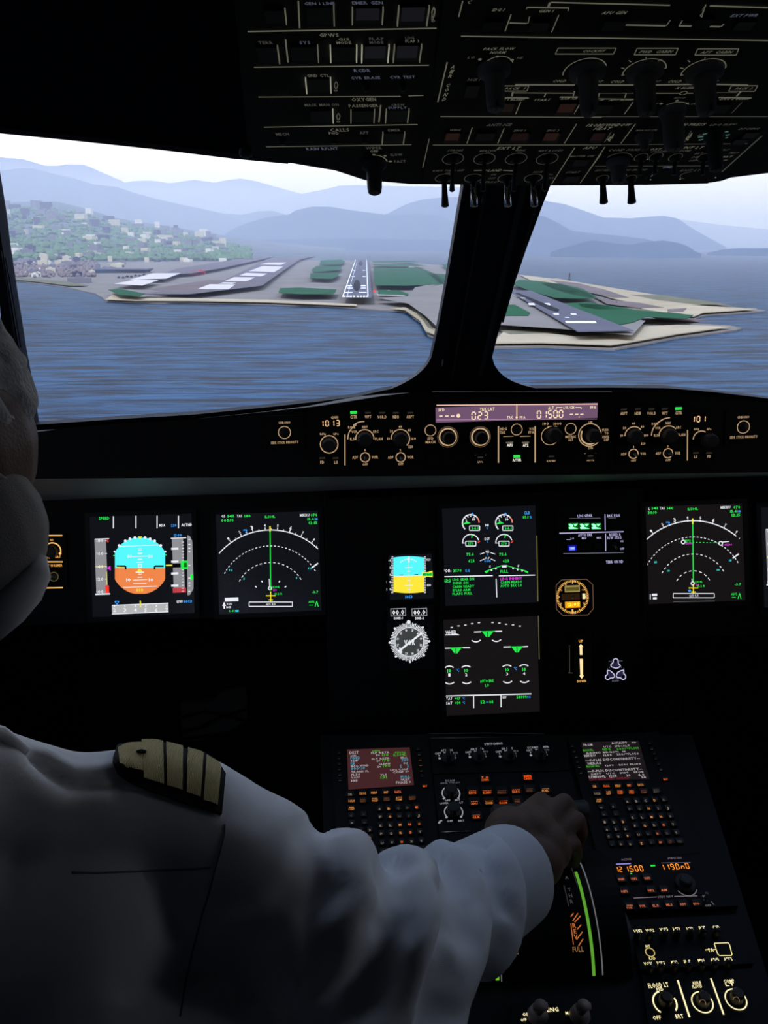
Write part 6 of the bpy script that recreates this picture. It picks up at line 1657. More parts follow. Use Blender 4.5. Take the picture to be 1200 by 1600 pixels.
for x, y in ((240, 225), (470, 215), (700, 210), (930, 205)):
    a, bb = c.j(x, y); b = MB(); b.lathe(PD, c(x, y), [(52 * a, c.h), (50 * a, c.h + .004), (40 * a, c.h + .006)], m_knobb, 24); o = b.build('rotary_knob', t)
    b = MB(); u, v = c(x, y); b.box(PD, u - 14 * a, v - 46 * a, u + 14 * a, v + 46 * a, c.h + .005, c.h + .018, m_knobb, bev=.002); b.build('grip', o)
t = pd_plate('warning_control_panel', 'orange lit system page button panel beside the pilot\'s hand', [(676, 1214), (892, 1208), (912, 1300), (688, 1308)])
c = Crop(PD, 650, 1140, .20833, .0042)
for x, y, s_, m, w in ((517, 370, 'T.O|CONFIG', g_or, 56), (838, 360, 'EMER|CANC', glow('key_orange_hot', (255, 90, 20), 1.2), 60), (424, 468, '----|ENG', g_or, 54), (533, 466, '----|BLEED', g_or, 64), (645, 466, '----|PRESS', g_ord, 64), (750, 458, '----|ELEC', g_or, 56), (852, 452, '----|HYD', g_ord, 44), (970, 452, '----|FUEL', g_or2, 50),
        (437, 548, '----|APU', g_or, 50), (548, 544, '----|COND', g_or2, 58), (656, 543, '----|DOOR', g_or, 60), (760, 532, '----|WHEEL', g_ord, 44), (982, 530, 'ALL', g_or2, 44), (452, 650, '----|CLR', g_or, 54)):
    key(t, c, x, y, 84, 62, s_, m, 15, w, 'push_button')
def f(b):
    c.text(b, 'ECAM', 255, 384, 16, g_swd, 70); c.text(b, 'UPPER DISPLAY', 255, 402, 11, g_swd, 150)
    for x, y, r in ((262, 480, 66), (282, 620, 68)):
        c.arc(b, x, y, r, 115, 222, 9, g_sw, 16); c.arc(b, x, y, r, -42, 65, 9, g_sw, 16)
        c.disc(b, x - 54, y + 40, 9, g_sw, n=8); c.disc(b, x + 56, y + 36, 9, g_sw, n=8)
    for s_, x, y, w in (('OFF', 236, 534, 42), ('BRT', 310, 531, 40), ('LOWER', 210, 554, 66), ('LT', 340, 549, 26), ('OFF', 254, 688, 44), ('BRT', 340, 685, 46)): c.text(b, s_, x, y, 13, g_sw, w)
    c.path(b, [(168, 706), (178, 688), (196, 684)], 9, g_sw); c.disc(b, 176, 698, 9, g_sw, n=8)
part(t, 'lettering', f)
for x, y in ((262, 480), (282, 620)): 
    a, bb = c.j(x, y); b = MB(); b.lathe(PD, c(x, y), [(50 * a, c.h), (46 * a, c.h + .012), (38 * a, c.h + .013)], m_knobb, 24, flute=.05); b.build('rotary_knob', t)
t = pd_plate('thrust_lever_cover', 'dark cover strip with bright metal edges left of the hand', [(684, 1296), (748, 1294), (752, 1342), (690, 1346)], .010)
b = MB(); c = Crop(PD, 650, 1140, .20833, .0102)
m_edge = mat('bright_edge', (.6, .6, .55), rough=.25, metal=.9)
for a_ in ((190, 772, 415, 764), (220, 866, 262, 866), (370, 860, 420, 862), (300, 850, 345, 838)): b.tube([PD.P(*c(a_[0], a_[1]), .011), PD.P(*c(a_[2], a_[3]), .011)], .0008, m_edge, 6)
b.build('metal_edge', t)
b = MB(); c.text(b, 'STBY/CRS', -20, 1006, 12, g_sw, 90); b.build('lettering', t) if False else None

# radio panel
t = pd_plate('frequency_panel', 'radio panel with orange 121500 and 119000 frequency digits', [(946, 1344), (1112, 1336), (1152, 1418), (972, 1428)])
c = Crop(PD, 940, 1320, .21667, .0042)
g_rd = glow('radio_digit', (255, 150, 50), 1.2)
b = MB(); a, bb = c.j(200, 175); u, v = c(108, 181); uu = c(300, 172)
q = (uu[0] - u) / 5.35
b.seg7(PD, '12', u, v, 17 * a, 36 * bb, q * .8, 6 * a, g_rd, h=.005); b.seg7(PD, '1.500', u + q * 2 , v, 19 * a, 38 * bb, q * .98, 6 * a, g_rd, h=.005)
b.build('active_window', t)
b = MB(); u, v = c(438, 164); q = 36.5 * a; b.seg7(PD, '119.0n0', u, v, 19 * a, 38 * bb, q, 6 * a, g_rd, h=.005); b.build('standby_window', t)
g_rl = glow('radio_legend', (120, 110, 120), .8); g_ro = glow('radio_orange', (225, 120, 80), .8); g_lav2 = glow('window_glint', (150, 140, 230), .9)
def f(b):
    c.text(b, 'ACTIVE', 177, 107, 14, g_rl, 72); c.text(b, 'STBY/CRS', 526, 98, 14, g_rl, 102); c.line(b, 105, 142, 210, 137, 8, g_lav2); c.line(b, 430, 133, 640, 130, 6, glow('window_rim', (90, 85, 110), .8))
    c.rect(b, 352, 146, 386, 157, g_lcd); c.disc(b, 214, 212, 8, g_green, n=8)
    for s_, x, y, w in (('STBY NAV', 460, 376, 112),): c.text(b, s_, x, y, 15, g_rl, w)
    c.line(b, 230, 386, 398, 378, 6, g_rl); c.line(b, 524, 374, 690, 370, 6, g_rl)
    c.text(b, 'ON', 738, 372, 18, g_rl, 26); c.text(b, 'OFF', 768, 440, 15, g_rl, 44); c.line(b, 790, 410, 812, 436, 5, g_rl)
part(t, 'lettering', f)
for s_, x, y in (('VHF1', 140, 250), ('VHF2', 233, 247), ('VHF3', 328, 243), ('HF1', 163, 338), ('HF2', 355, 331), ('AM', 449, 329), ('ON|VOR', 200, 448), ('VOR', 293, 443), ('ILS', 390, 440), ('MLS', 487, 434), ('ADF', 586, 430), ('BFO', 684, 426)):
    key(t, c, x, y, 66, 56, s_, g_ro, 17 if '|' not in s_ else 14, 44)
a, bb = c.j(600, 290); b = MB(); b.lathe(PD, c(600, 285), [(72 * a, .004), (70 * a, .009), (56 * a, .010)], m_knob, 28, flute=.03); b.lathe(PD, c(600, 285), [(44 * a, .010), (42 * a, .015), (34 * a, .016)], m_knob, 24, flute=.04); o = b.build('rotary_knob', t)
b = MB(); c.arc(b, 606, 300, 76, 205, 335, 7, g_rl, 16); b.build('pale_rim', o)
b = MB(); b.lathe(PD, c(748, 405), [(16 * a, .004), (12 * a, .007)], m_metal, 14); b.tube([PD.P(*c(748, 405), .005), PD.P(*c(742, 396), .018)], [.0016, .0026], m_metal); b.build('toggle_switch', t)

# audio panel
t = pd_plate('audio_panel', 'audio panel with two rows of bright cream legends', [(980, 1440), (1148, 1432), (1176, 1508), (1000, 1518)])
c = Crop(PD, 940, 1320, .21667, .0042)
g_cr = glow('cream_legend', (255, 240, 170), 1.1)
def f(b):
    for x, y, s_ in ((259, 624, 'VHF1'), (347, 619, 'VHF2'), (448, 612, 'VHF3'), (538, 608, 'HF1'), (636, 606, 'HF2'), (725, 600, 'INT'), (824, 596, 'CAB'), (333, 858, 'VOR1'), (425, 852, 'VOR2'), (525, 847, 'MKR'), (617, 843, 'ILS'), (718, 835, 'MLS'), (813, 830, 'ADF1'), (911, 825, 'ADF2')):
        c.text(b, s_, x, y, 22, g_cr, 60 if len(s_) > 3 else 48)
    c.text(b, 'INT', 332, 733, 18, g_cr, 34); c.text(b, 'RAD', 365, 822, 18, g_cr, 46); c.circle(b, 349, 777, 32, 7, glow('cream_ring', (215, 190, 110), .9), 20)
    c.path(b, [(812, 712), (912, 708), (922, 722), (940, 792), (936, 800), (848, 800), (836, 788), (812, 716)], 6, g_cr); c.line(b, 745, 760, 772, 758, 6, g_cr); c.text(b, 'PA', 788, 760, 26, g_cr, 34); c.line(b, 802, 758, 824, 758, 6, g_cr)
part(t, 'lettering', f)
for i, (x, y) in enumerate(((252, 684), (342, 676), (443, 668), (535, 664), (632, 658), (724, 654), (820, 650), (345, 915), (420, 908), (520, 902), (620, 898), (715, 894), (808, 888), (905, 880))):
    a, bb = c.j(x, y); b = MB(); b.lathe(PD, c(x, y), [(26 * a, .004), (24 * a, .015), (18 * a, .017)], m_knobb, 16); o = b.build('volume_knob', t)
    b = MB(); u, v = c(x, y); b.box(PD, u - 3 * a, v + 6 * a, u + 3 * a, v + 22 * a, .017, .0175, glow('knob_mark', (200, 200, 205), .8)); b.build('pointer_mark', o)

# flood light panel
t = pd_plate('flood_light_panel', 'bottom right light panel with glowing white rings around its knobs', [(1002, 1526), (1178, 1516), (1212, 1640), (1018, 1650)])
g_rg = glow('ring_cream', (255, 240, 185), 1.15)
def f(b):
    for s_, x, y, h, w in (('FLOOD LT', 408, 1014, 34, 148), ('PED', 420, 1044, 24, 50), ('AISLE', 685, 998, 24, 64), ('FLOOD', 688, 1024, 22, 70), ('COMP', 918, 984, 24, 78), ('LT', 924, 1008, 22, 66), ('OFF', 398, 1248, 30, 58), ('BRT', 560, 1238, 30, 56)): c.text(b, s_, x, y, h, g_rg, w)
    c.line(b, 548, 978, 634, 1246, 13, g_rg); c.line(b, 787, 964, 880, 1226, 12, g_rg)
part(t, 'lettering', f)
for x, y, full in ((455, 1140, 0), (726, 1137, 1), (968, 1116, 1)):
    a, bb = c.j(x, y); b = MB(); b.lathe(PD, c(x, y), [(46 * a, .004), (44 * a, .016), (34 * a, .019)], mat('knob_brown', (.06, .045, .035), rough=.45), 22, flute=.06); o = b.build('rotary_knob', t)
    b = MB()
    if full: c.circle(b, x, y, 74, 9, g_rg, 36)
    else: c.arc(b, x, y, 82, 100, 232, 11, g_rg, 24); c.arc(b, x, y, 84, -45, 20, 12, g_rg, 12)
    b.build('lit_ring', o)
    if full:
        b = MB(); h0 = c.h; c.h = .0192; c.path(b, [(x - 22, y + 4), (x - 14, y - 14), (x + 8, y - 18), (x + 22, y - 4), (x + 26, y + 20)], 5, glow('knob_glint', (150, 120, 90), .6)); b.build('knob_top_glint', o); c.h = h0  # glint on the knob top, painted as a glowing line

# engine master panel at the bottom
t = pd_plate('engine_start_panel', 'engine start panel lettered ENG at the bottom of the pedestal', [(800, 1566), (960, 1560), (980, 1680), (800, 1690)])
c = Crop(PD, 740, 1330, .18333, .0042)
def f(b):
    c.text(b, 'ENG', 674, 1352, 34, g_rg, 98); c.text(b, 'MAS', 815, 1380, 26, g_rg, 66); c.text(b, 'ON', 446, 1392, 28, g_rg, 58); c.text(b, 'OFF', 426, 1440, 26, g_rg, 50); c.text(b, '2', 960, 1412, 26, g_rg, 30); c.text(b, 'ON', 925, 1470, 26, g_rg, 30)
part(t, 'lettering', f)
m_mst = mat('master_lever_lit', (.5, .38, .32), rough=.45)  # brown tint stands for the glow of nearby legends, put into the colour
for x in (545, 905):
    a, bb = c.j(x, 1350); u, v = c(x, 1400); b = MB(); b.lathe(PD, (u, v), [(.012, .004), (.010, .012), (.006, .014)], m_mst, 18); o = b.build('master_lever', t)
    b = MB(); b.tube([PD.P(u, v, .010), PD.P(u, v - .004, .026), PD.P(u, v - .004, .034)], [.004, .005, .007], m_mst, 12); b.tube([PD.P(u - .008, v - .004, .030), PD.P(u + .008, v - .004, .030)], [.004, .004], m_mst, 10); b.build('lever_head', o)

# ---------------------------------------------------------------- throttle quadrant: humped arcs with two levers
QY, QZ, QR = 0.86, 0.54, 0.10
def qhit(px, py, e=0.0):
    d_ = ray(px, py); r_ = QR + e
    a = d_.y ** 2 + d_.z ** 2; b_ = (CAM.y - QY) * d_.y + (CAM.z - QZ) * d_.z; c_ = (CAM.y - QY) ** 2 + (CAM.z - QZ) ** 2 - r_ ** 2
    k = b_ * b_ - a * c_
    return CAM + d_ * ((-b_ - sqrt(max(k, 0))) / a)
def qang(p): return atan2(p.z - QZ, -(p.y - QY))      # 0 = facing aft, pi/2 = top
def qp(x, an, r=0.0): return V((x, QY - (QR + r) * cos(an), QZ + (QR + r) * sin(an)))
tq = thing('throttle_quadrant', 'curved black throttle quadrant with green and white arc lines', 'throttle')
b = MB(); n = 24; X0, X1 = -.155, .055
prof = [(QY - QR * cos(R(-25 + 150 * i / n)), QZ + QR * sin(R(-25 + 150 * i / n))) for i in range(n + 1)]
prof += [(QY + .10, .50), (QY - .11, .47)]
b.prism([V((X0, y, z)) for y, z in prof], [V((X1, y, z)) for y, z in prof], m_black); b.build('housing', tq)
def qline(pts, w, m, nm, e=.0012):
    P_ = [qhit(x, y, e) for x, y in pts]; xm = sum(p.x for p in P_) / len(P_)
    a0, a1 = qang(P_[0]), qang(P_[-1]); b = MB(); N = 24; vs, fs = [], []
    for i in range(N + 1):
        an = a0 + (a1 - a0) * i / N
        vs += [qp(xm - w / 2, an, e), qp(xm + w / 2, an, e), qp(xm + w / 2, an, -.001), qp(xm - w / 2, an, -.001)]
    for i in range(N):
        for k in range(4): fs.append([i * 4 + k, i * 4 + (k + 1) % 4, i * 4 + 4 + (k + 1) % 4, i * 4 + 4 + k])
    b.add(vs, fs, m, True); return b.build(nm, tq)
g_ln = glow('arc_green', (95, 165, 50), .9); g_lw = glow('arc_white', (120, 120, 125), .7); g_lq = glow('arc_dim', (48, 46, 46), .7)
qline([(901, 1362), (913, 1405), (926, 1525)], .0033, g_ln, 'green_arc_line'); qline([(906, 1344), (932, 1430), (940, 1524)], .0012, g_lw, 'white_arc_line')
qline([(775, 1470), (775.5, 1532)], .0042, glow('arc_green_near', (110, 185, 45), .9), 'green_arc_line'); qline([(781, 1475), (783, 1534)], .0009, g_lw, 'white_arc_line')
qline([(882, 1383), (888, 1416)], .0012, g_lq, 'arc_line'); qline([(890, 1345), (901, 1385)], .0008, g_lq, 'arc_line')
g_rev = glow('reverse_amber', (200, 115, 60), .8); g_thr = glow('lettering_grey', (74, 72, 72), .8)
def qtext(s_, px, py, hgt, m, nm, w=None):
    b = MB(); p = qhit(px, py); an = qang(p); nrm = V((0, -cos(an), sin(an)))
    fr = Frame(p, (1, 0, 0), (0, sin(an), cos(an))); b.text(fr, s_, 0, 0, hgt, m, wid=w, h=.0008); b.build(nm, tq)
for i, ch in enumerate('A THR'):
    if ch != ' ': qtext(ch, 885.5 + i * 1.9, 1372 + i * 9.2, .0045, g_thr, 'arc_letter')
for i, ch in enumerate('REV'): qtext(ch, 897 + i * 1.2, 1446 + i * 8.8, .0050, g_rev, 'arc_letter')
qtext('FULL', 903, 1483, .0055, glow('full_tan', (140, 105, 65), .8), 'arc_letter', .013); qtext('FULL', 801, 1487, .0055, g_rev, 'arc_letter', .013)
b = MB()
for (x0, y0, x1, y1) in ((892, 1443, 896, 1476), (892, 1432, 896, 1427), (895, 1439, 903, 1427), (898, 1441, 907, 1431), (902, 1452, 908, 1445), (901, 1468, 910, 1456), (904, 1478, 911, 1467), (798, 1482, 804, 1472), (794, 1480, 798, 1474), (804, 1466, 807, 1478)):
    p, q_ = qhit(x0, y0, .001), qhit(x1, y1, .001); b.tube([p, q_], .0006, g_rev, 4)
b.build('reverse_hatching', tq)
for xs, nm in ((-.062, 0), (.010, 1)):
    b = MB(); top_ = V((xs, .912, .688)); b.tube([V((xs, .875, .60)), V((xs, .893, .66)), top_], [.008, .007, .009], m_knob, 12)
    o = b.build('thrust_lever', tq)
    b = MB(); b.tube([top_ + V((-.026, 0, 0)), top_ + V((-.022, 0, 0)), top_ + V((.024, 0, 0)), top_ + V((.028, 0, 0))], [.010, .014, .014, .010], m_knob, 16); b.build('lever_head', o)
# trim wheel edges beside the quadrant
for sg, px in ((1, 955),):
    b = MB(); xw = .057; prof = []
    for i in range(20):
        an = R(-10 + 150 * i / 19); prof.append((.84 - .105 * cos(an), .487 + .105 * sin(an)))
    prof += [(.92, .46), (.75, .46)]
    t = thing('trim_wheel', 'dark ribbed trim wheel right of the throttle arcs', 'wheel')
    b.prism([V((xw, y, z)) for y, z in prof], [V((xw + .012, y, z)) for y, z in prof], mat('trim_wheel_grey', (.05, .05, .052), rough=.5)); b.build('rim', t)

# ================================================================ the pilot
m_skin = mat('skin', (0.19, 0.12, 0.085), rough=.55, spec=.35, bump=.25, bscale=500, var=.12, vscale=40)
m_shirt = mat('white_shirt_cloth', (0.80, 0.83, 0.88), rough=.9, spec=.15, bump=.25, bscale=1800, var=.05, vscale=30)
m_seam = mat('shirt_seam_thread', (0.22, 0.24, 0.28), rough=.95)
m_hair = mat('grey_hair', (0.60, 0.60, 0.58), rough=.8, bump=.8, bscale=350, var=.3, vscale=120)
m_mask = mat('mask_cloth', (0.36, 0.35, 0.34), rough=.95, bump=.4, bscale=900)
m_epb = mat('epaulette_black', (0.010, 0.010, 0.014), rough=.95, bump=.5, bscale=900)

def balls(caps, step=.30):
    """closed spheres strung along tapered capsules"""
    vs, fs = [], []
    for c_ in caps:
        if len(c_) == 2: pts = [(V(c_[0]), c_[1])]
        else:
            p0, r0, p1, r1 = c_; p0, p1 = V(p0), V(p1)
            n = max(1, int((p1 - p0).length / (min(r0, r1) * step)))
            pts = [(p0.lerp(p1, i / n), r0 + (r1 - r0) * i / n) for i in range(n + 1)]
        for p, r in pts:
            b0 = len(vs); nu, nv = 16, 10
            vs.append(p + V((0, 0, r)))
            for j in range(1, nv):
                for i in range(nu):
                    a, e_ = 2 * pi * i / nu, pi * j / nv
                    vs.append(p + V((cos(a) * sin(e_), sin(a) * sin(e_), cos(e_))) * r)
            vs.append(p - V((0, 0, r)))
            for i in range(nu): fs.append([b0, b0 + 1 + i, b0 + 1 + (i + 1) % nu])
            for j in range(nv - 2):
                for i in range(nu):
                    q = b0 + 1 + j * nu
                    fs.append([q + i, q + nu + i, q + nu + (i + 1) % nu, q + (i + 1) % nu])
            e0 = b0 + 1 + (nv - 2) * nu; l = len(vs) - 1
            for i in range(nu): fs.append([e0 + i, l, e0 + (i + 1) % nu])
    return vs, fs
def remesh(name, caps, vox, smooth, m, parent, disp=None, cut=None):
    vs, fs = balls(caps)
    me = bpy.data.meshes.new(name + '_raw'); me.from_pydata([tuple(p) for p in vs], [], fs)
    ob = bpy.data.objects.new(name + '_raw', me); COL.objects.link(ob)
    md = ob.modifiers.new('r', 'REMESH'); md.mode = 'VOXEL'; md.voxel_size = vox
    if smooth: s_ = ob.modifiers.new('s', 'SMOOTH'); s_.factor = .5; s_.iterations = smooth
    dg = bpy.context.evaluated_depsgraph_get(); out = bpy.data.meshes.new_from_object(ob.evaluated_get(dg))
    COL.objects.unlink(ob); bpy.data.objects.remove(ob); bpy.data.meshes.remove(me)
    if disp:
        nn = [v.normal.copy() for v in out.vertices]
        for v, n_ in zip(out.vertices, nn): v.co += n_ * disp(v.co)
    if cut:
        bm = bmesh.new(); bm.from_mesh(out)
        dead = [f for f in bm.faces if not cut(f.calc_center_median())]
        bmesh.ops.delete(bm, geom=dead, context='FACES'); bm.to_mesh(out); bm.free()
    out.name = name; out.materials.clear(); out.materials.append(m)
    out.polygons.foreach_set('use_smooth', [True] * len(out.polygons)); out.update()
    o = bpy.data.objects.new(name, out); COL.objects.link(o); o.parent = parent
    return o
def bvh(o): return BVHTree.FromPolygons([v.co.copy() for v in o.data.vertices], [tuple(p.vertices) for p in o.data.polygons])

pilot = thing('person', 'pilot in white shirt with gold striped shoulder, right hand on the thrust levers', 'person')
HD = .50
S_ = K(290, 1285, .74)
body_caps = [
    # head (turned to the right), jaw, neck
    (K(-190, 640, HD), .083), (K(-160, 700, HD), .078), (K(-110, 760, HD), .056), (K(8, 632, HD), .011, K(-40, 622, HD - .03), .012), (K(-105, 800, HD), .05),
    (K(-14, 740, HD), .020, K(-40, 690, HD), .024), (K(-60, 850, HD), .036, K(-90, 925, HD), .034), (K(-2, 795, HD), .014, K(-10, 760, HD), .012), (K(-230, 800, HD + .01), .05),
    (K(-195, 745, HD - .075), .018), (K(-200, 715, HD - .078), .016),
    (K(-230, 860, HD + .02), .052, K(-200, 1330, .70), .040),
    # trunk and arm under the shirt
    (K(-150, 1350, .72), .038, K(235, 1340, .775), .028), (K(-100, 1430, .73), .085, K(-60, 2000, .77), .11), (K(60, 1430, .75), .07, K(80, 1950, .77), .11),
    (S_, .045, K(590, 1480, .74), .045), (K(590, 1480, .74), .045, K(700, 1435, .84), .040), (K(700, 1435, .84), .040, K(800, 1362, .985), .030),
    # palm
    (K(800, 1362, .985), .030, K(815, 1325, 1.015), .033), (K(797, 1302, 1.02), .032), (K(828, 1300, 1.03), .033), (K(848, 1322, 1.022), .032), (K(838, 1345, 1.005), .033), (K(862, 1330, 1.02), .024),
    # thumb
    (K(786, 1302, 1.02), .024, K(800, 1282, 1.07), .015), (K(800, 1282, 1.07), .0135, K(826, 1290, 1.10), .011),
]
for ch in ([(828, 1270, 1.045, .0145), (845, 1250, 1.072, .0110), (860, 1264, 1.098, .0098), (864, 1284, 1.115, .0088)],
           [(852, 1280, 1.048, .0145), (881, 1253, 1.068, .0115), (894, 1268, 1.096, .0100), (893, 1290, 1.114, .0090)],
           [(868, 1302, 1.042, .0135), (902, 1281, 1.058, .0110), (908, 1300, 1.086, .0095), (902, 1320, 1.102, .0086)],
           [(872, 1326, 1.030, .0125), (896, 1318, 1.040, .0098), (901, 1336, 1.062, .0086), (894, 1352, 1.076, .0078)]):
    for (a, b_, d_, r0), (a1, b1, d1, r1) in zip(ch[:-1], ch[1:]): body_caps.append((K(a, b_, d_), r0, K(a1, b1, d1), r1))
body = remesh('body', body_caps, .0038, 3, m_skin, pilot)

_c0 = K(300, 1290, .74)
_ax = (K(560, 1440, .74) - _c0).normalized()
def fold(p):
    d_ = (p - _c0).length
    w = noise.fractal(p * 9.0, 1, 2, 3)
    t_ = max(0, min(1, (d_ - .05) / .10)) * (1 if (p - _c0).dot(_ax) > 0 else .25)
    f_ = sin(2 * pi * (d_ + w * .026) / .066)
    bk = max(0, min(1, ((p - K(380, 1380, .74)).dot(_ax) + .06) / .08))
    return bk * t_ * .0115 * (abs(f_) ** .7 * (1 if f_ > 0 else -1)) + (.0010 + .0022 * bk) * noise.fractal(p * 14 + V((3, 1, 7)), 1, 2, 3)
shirt_caps = [
    (K(-130, 1225, .64), .058, K(0, 1238, .675), .046), (K(0, 1238, .675), .046, K(110, 1268, .70), .046), (K(110, 1268, .70), .046, K(232, 1268, .73), .056),
    (K(232, 1268, .73), .056, K(290, 1292, .74), .062), (K(290, 1292, .74), .062, K(430, 1398, .735), .070), (K(430, 1398, .735), .070, K(588, 1494, .74), .077),
    (K(588, 1494, .74), .077, K(672, 1446, .83), .065), (K(672, 1446, .83), .065, K(745, 1404, .91), .058),
    (K(590, 1570, .73), .070), (K(610, 1540, .76), .058), (K(560, 1680, .70), .085),
    (K(-60, 1420, .715), .105, K(140, 1420, .73), .10), (K(140, 1420, .73), .10, K(250, 1440, .765), .085), (K(-60, 1650, .72), .13, K(200, 1650, .735), .125), (K(200, 1650, .735), .125, K(400, 1640, .74), .09),
    (K(-60, 1420, .715), .105, K(-60, 2000, .76), .14), (K(140, 1420, .73), .10, K(160, 2000, .76), .14), (K(-160, 1290, .66), .075, K(-60, 1420, .715), .1), (K(310, 1500, .78), .07, K(430, 1600, .75), .075), (K(320, 1400, .768), .068, K(390, 1500, .762), .078),
]
shirt = remesh('shirt', shirt_caps, .006, 22, m_shirt, pilot, disp=fold)
sb = bvh(shirt)
# the crease in the cloth beside the collar
def on0(px, py):
    h_ = sb.ray_cast(CAM, ray(px, py).normalized()); return h_[0] if h_[0] else K(px, py, .69)
for amp, wd, pth in ((-.0075, .0065, [(52, 1188), (80, 1212), (108, 1231), (150, 1228), (196, 1221)]), (.0045, .008, [(70, 1180), (110, 1205), (150, 1205), (185, 1200)]), (.005, .012, [(20, 1190), (60, 1235), (100, 1252), (160, 1245)])):
    Q = [on0(*p_) for p_ in pth]; D = []
    for a_, b_ in zip(Q[:-1], Q[1:]):
        for k in range(8): D.append(a_.lerp(b_, k / 8))
    lo_ = V((min(p.x for p in D) - .03, 0, 0)); hi_ = V((max(p.x for p in D) + .03, 0, 0)); zl = min(p.z for p in D) - .04
    for v in shirt.data.vertices:
        if lo_.x < v.co.x < hi_.x and v.co.z > zl:
            d2 = min((v.co - p).length_squared for p in D)
            if d2 < .0009: v.co += v.normal * amp * math.exp(-d2 / (wd * wd))
shirt.data.update(); sb = bvh(shirt)
# cuff: an open band of cloth with a rim
A_, B_ = K(718, 1424, .885), K(796, 1366, .975)
ax_ = (B_ - A_).normalized(); e1 = ax_.orthogonal().normalized(); e2 = ax_.cross(e1)
b = MB(); n = 36; prof = [(0.0, .057), (.30, .0585), (.34, .0572), (.38, .0595), (.9, .0575), (1.0, .0570), (1.02, .0555), (1.0, .054), (.5, .052)]
vs, fs = [], []
for t_, r_ in prof:
    for i in range(n):
        a = 2 * pi * i / n; w = 1 + .03 * sin(3 * a + t_ * 3)
        vs.append(A_ + (B_ - A_) * t_ + (e1 * cos(a) + e2 * sin(a)) * r_ * w)
for j in range(len(prof) - 1):
    for i in range(n): fs.append([j * n + i, j * n + (i + 1) % n, j * n + n + (i + 1) % n, j * n + n + i])
b.add(vs, fs, m_shirt, True); b.build('cuff', pilot)
def on_shirt(px, py, off=0.0):
    d_ = ray(px, py).normalized(); h_ = sb.ray_cast(CAM, d_)
    if h_[0] is None:
        h_ = sb.find_nearest(K(px, py, .735))
        return h_[0] + h_[1] * off
    return h_[0] + (h_[1] * .6 - d_ * .4).normalized() * off
for nm, pts in (('yoke_seam', [(112, 1363), (150, 1364), (200, 1362), (250, 1360), (300, 1358), (338, 1355)]), ('armhole_seam', [(352, 1288), (351, 1305), (345, 1330), (336, 1362), (327, 1395), (317, 1425), (309, 1455), (300, 1490), (292, 1525), (286, 1560), (280, 1598)])):
    P_ = []
    for (x0, y0), (x1, y1) in zip(pts[:-1], pts[1:]):
        for k in range(4): P_.append(on_shirt(x0 + (x1 - x0) * k / 4, y0 + (y1 - y0) * k / 4, .0002))
    b = MB(); b.tube(P_, .0008, m_seam, 6); b.build(nm, pilot)
# collar edge standing at the neck, left
b = MB(); b.tube([on_shirt(-60, 1150, .003), on_shirt(-20, 1147, .003), on_shirt(0, 1150, .003), on_shirt(18, 1162, .003), on_shirt(40, 1176, .003)], [.007, .007, .006, .005, .003], m_shirt, 8); b.build('collar_edge', pilot)

# epaulette with gold braid
TP = [(176, 1190), (182, 1173), (200, 1163), (235, 1160), (270, 1167), (310, 1178), (338, 1194), (350, 1213)]
BT = [(176, 1193), (184, 1210), (206, 1225), (238, 1238), (272, 1250), (306, 1261), (334, 1269), (346, 1273)]
def ep(s_, t_, off):
    k = s_ * 7; i = min(6, int(k)); f_ = k - i
    a = (TP[i][0] + (TP[i + 1][0] - TP[i][0]) * f_, TP[i][1] + (TP[i + 1][1] - TP[i][1]) * f_); c_ = (BT[i][0] + (BT[i + 1][0] - BT[i][0]) * f_, BT[i][1] + (BT[i + 1][1] - BT[i][1]) * f_)
    return on_shirt(a[0] + (c_[0] - a[0]) * t_, a[1] + (c_[1] - a[1]) * t_, off)
ept = MB()
def ep_grid(mb, s0, s1, t0, t1, o0, o1, m, ns=12, nt=8):
    vs, fs = [], []
    for lay in (o1, o0):
        for j in range(nt + 1):
            for i in range(ns + 1): vs.append(ep(s0 + (s1 - s0) * i / ns, t0 + (t1 - t0) * j / nt, lay))
    N = (ns + 1) * (nt + 1); at = lambda i, j, l=0: l * N + j * (ns + 1) + i
    for j in range(nt):
        for i in range(ns):
            fs.append([at(i, j), at(i, j + 1), at(i + 1, j + 1), at(i + 1, j)]); fs.append([at(i, j, 1), at(i + 1, j, 1), at(i + 1, j + 1, 1), at(i, j + 1, 1)])
    for i in range(ns): fs.append([at(i, 0), at(i + 1, 0), at(i + 1, 0, 1), at(i, 0, 1)]); fs.append([at(i, nt), at(i, nt, 1), at(i + 1, nt, 1), at(i + 1, nt)])
    for j in range(nt): fs.append([at(0, j), at(0, j, 1), at(0, j + 1, 1), at(0, j + 1)]); fs.append([at(ns, j), at(ns, j + 1), at(ns, j + 1, 1), at(ns, j, 1)])
    mb.add(vs, fs, m, False)
ep_grid(ept, 0, 1, 0, 1, -.002, .005, m_epb, 28, 10); epo = ept.build('epaulette', pilot)
m_gold = mat('gold_braid', (0.66, 0.56, 0.26), rough=.55, metal=.2)
t = m_gold.node_tree; co = nd(t, 'ShaderNodeTexCoord'); wv = nd(t, 'ShaderNodeTexWave', Scale=260.0, Distortion=1.5); bp = nd(t, 'ShaderNodeBump', Strength=.9, Distance=.002)
t.links.new(co.outputs['Object'], wv.inputs['Vector']); t.links.new(wv.outputs['Fac'], bp.inputs['Height']); t.links.new(bp.outputs[0], t.nodes['Principled BSDF'].inputs['Normal'])
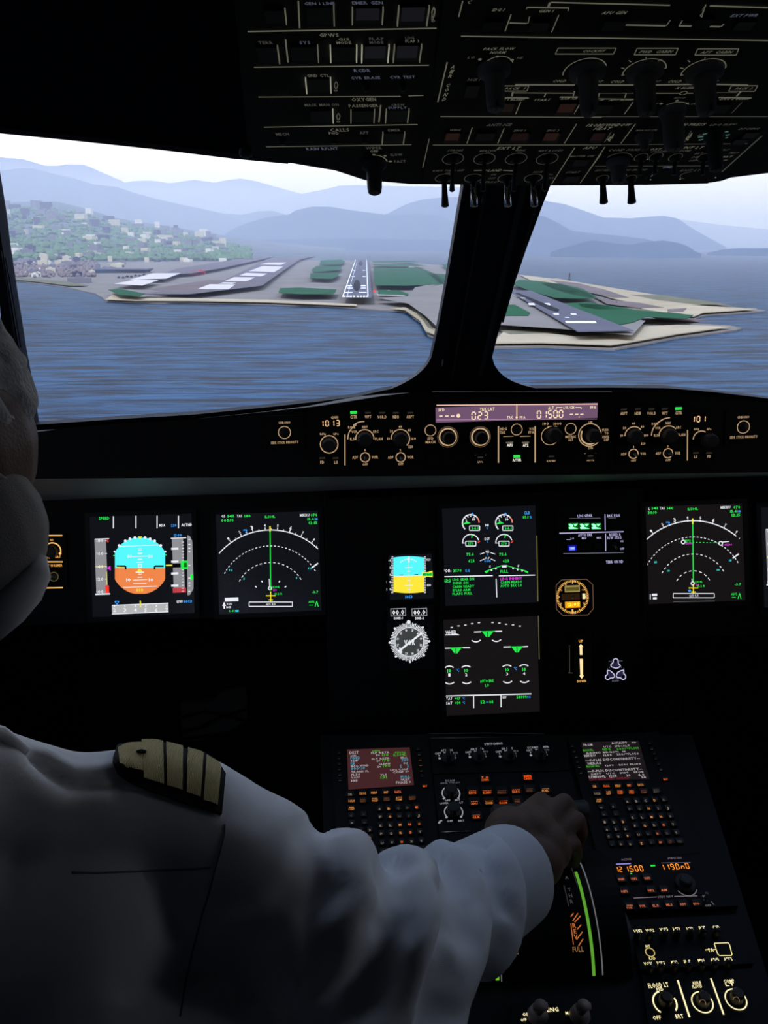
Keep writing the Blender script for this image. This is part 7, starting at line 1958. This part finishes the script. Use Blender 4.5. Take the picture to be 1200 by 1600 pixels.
def sx(x):
    for i in range(7):
        if TP[i][0] <= x <= TP[i + 1][0]: return (i + (x - TP[i][0]) / (TP[i + 1][0] - TP[i][0])) / 7
    return 1.0
for x0, x1, t0, t1 in ((221, 253, .04, .80), (258, 283, .04, .80), (291, 315, .04, .82), (320, 342, .04, .86)):
    b = MB(); ep_grid(b, sx(x0), sx(x1), t0, t1, .004, .0068, m_gold, 4, 6); b.build('gold_bar', epo)
b = MB(); ep_grid(b, sx(184), sx(221), .10, .66, .004, .0066, m_gold, 6, 6); o = b.build('gold_curl', epo)
b = MB(); p = ep(sx(219), .30, .0072); b.tube([p + C_RT * -.004, p, p + C_RT * .004], [.0012, .0022, .0012], m_epb, 8); b.build('curl_eye', epo)

# grey hair and cloth face mask
hb = bvh(body)
hair = remesh('hair', [(K(-190, 640, HD), .0875), (K(-190, 640, HD), .0875, K(-240, 700, HD + .03), .07)], .004, 3, m_hair, pilot,
              disp=lambda p: .0035 * noise.fractal(p * 60, 1, 2, 3), cut=lambda p: True)
mask = remesh('face_mask', [(K(-70, 835, HD - .005), .052, K(0, 862, HD - .005), .0255), (K(-80, 900, HD - .005), .046), (K(-20, 812, HD - .005), .027), (K(-10, 890, HD - .005), .022)], .004, 3, m_mask, pilot)
mbv = bvh(mask)
def on_b(tree, px, py, off=.001):
    d_ = ray(px, py).normalized(); h_ = tree.ray_cast(CAM, d_)
    if h_[0] is None: h_ = tree.find_nearest(K(px, py, HD - .02)); return h_[0] + h_[1] * off
    return h_[0] - d_ * off
b = MB(); b.tube([on_b(hb, *p_) for p_ in ((-60, 712), (-40, 718), (-20, 730), (0, 744), (15, 755), (28, 768), (40, 786))], .0016, mat('strap_pale', (.5, .5, .5), rough=.9), 6); b.build('mask_strap', pilot)
b = MB(); b.tube([K(62, 868, HD - .005), K(56, 893, HD - .008), K(36, 920, HD - .012), K(10, 950, HD - .02), (K(-30, 990, HD - .025))], [.004, .009, .012, .012, .010], mat('mask_lit_border', (.85, .88, .92), rough=.9), 10); b.build('mask_lit_border', pilot)  # white cloth border, with display light painted into its pale colour

settle()
for o in bpy.data.objects:
    if '_o' in o: del o['_o']
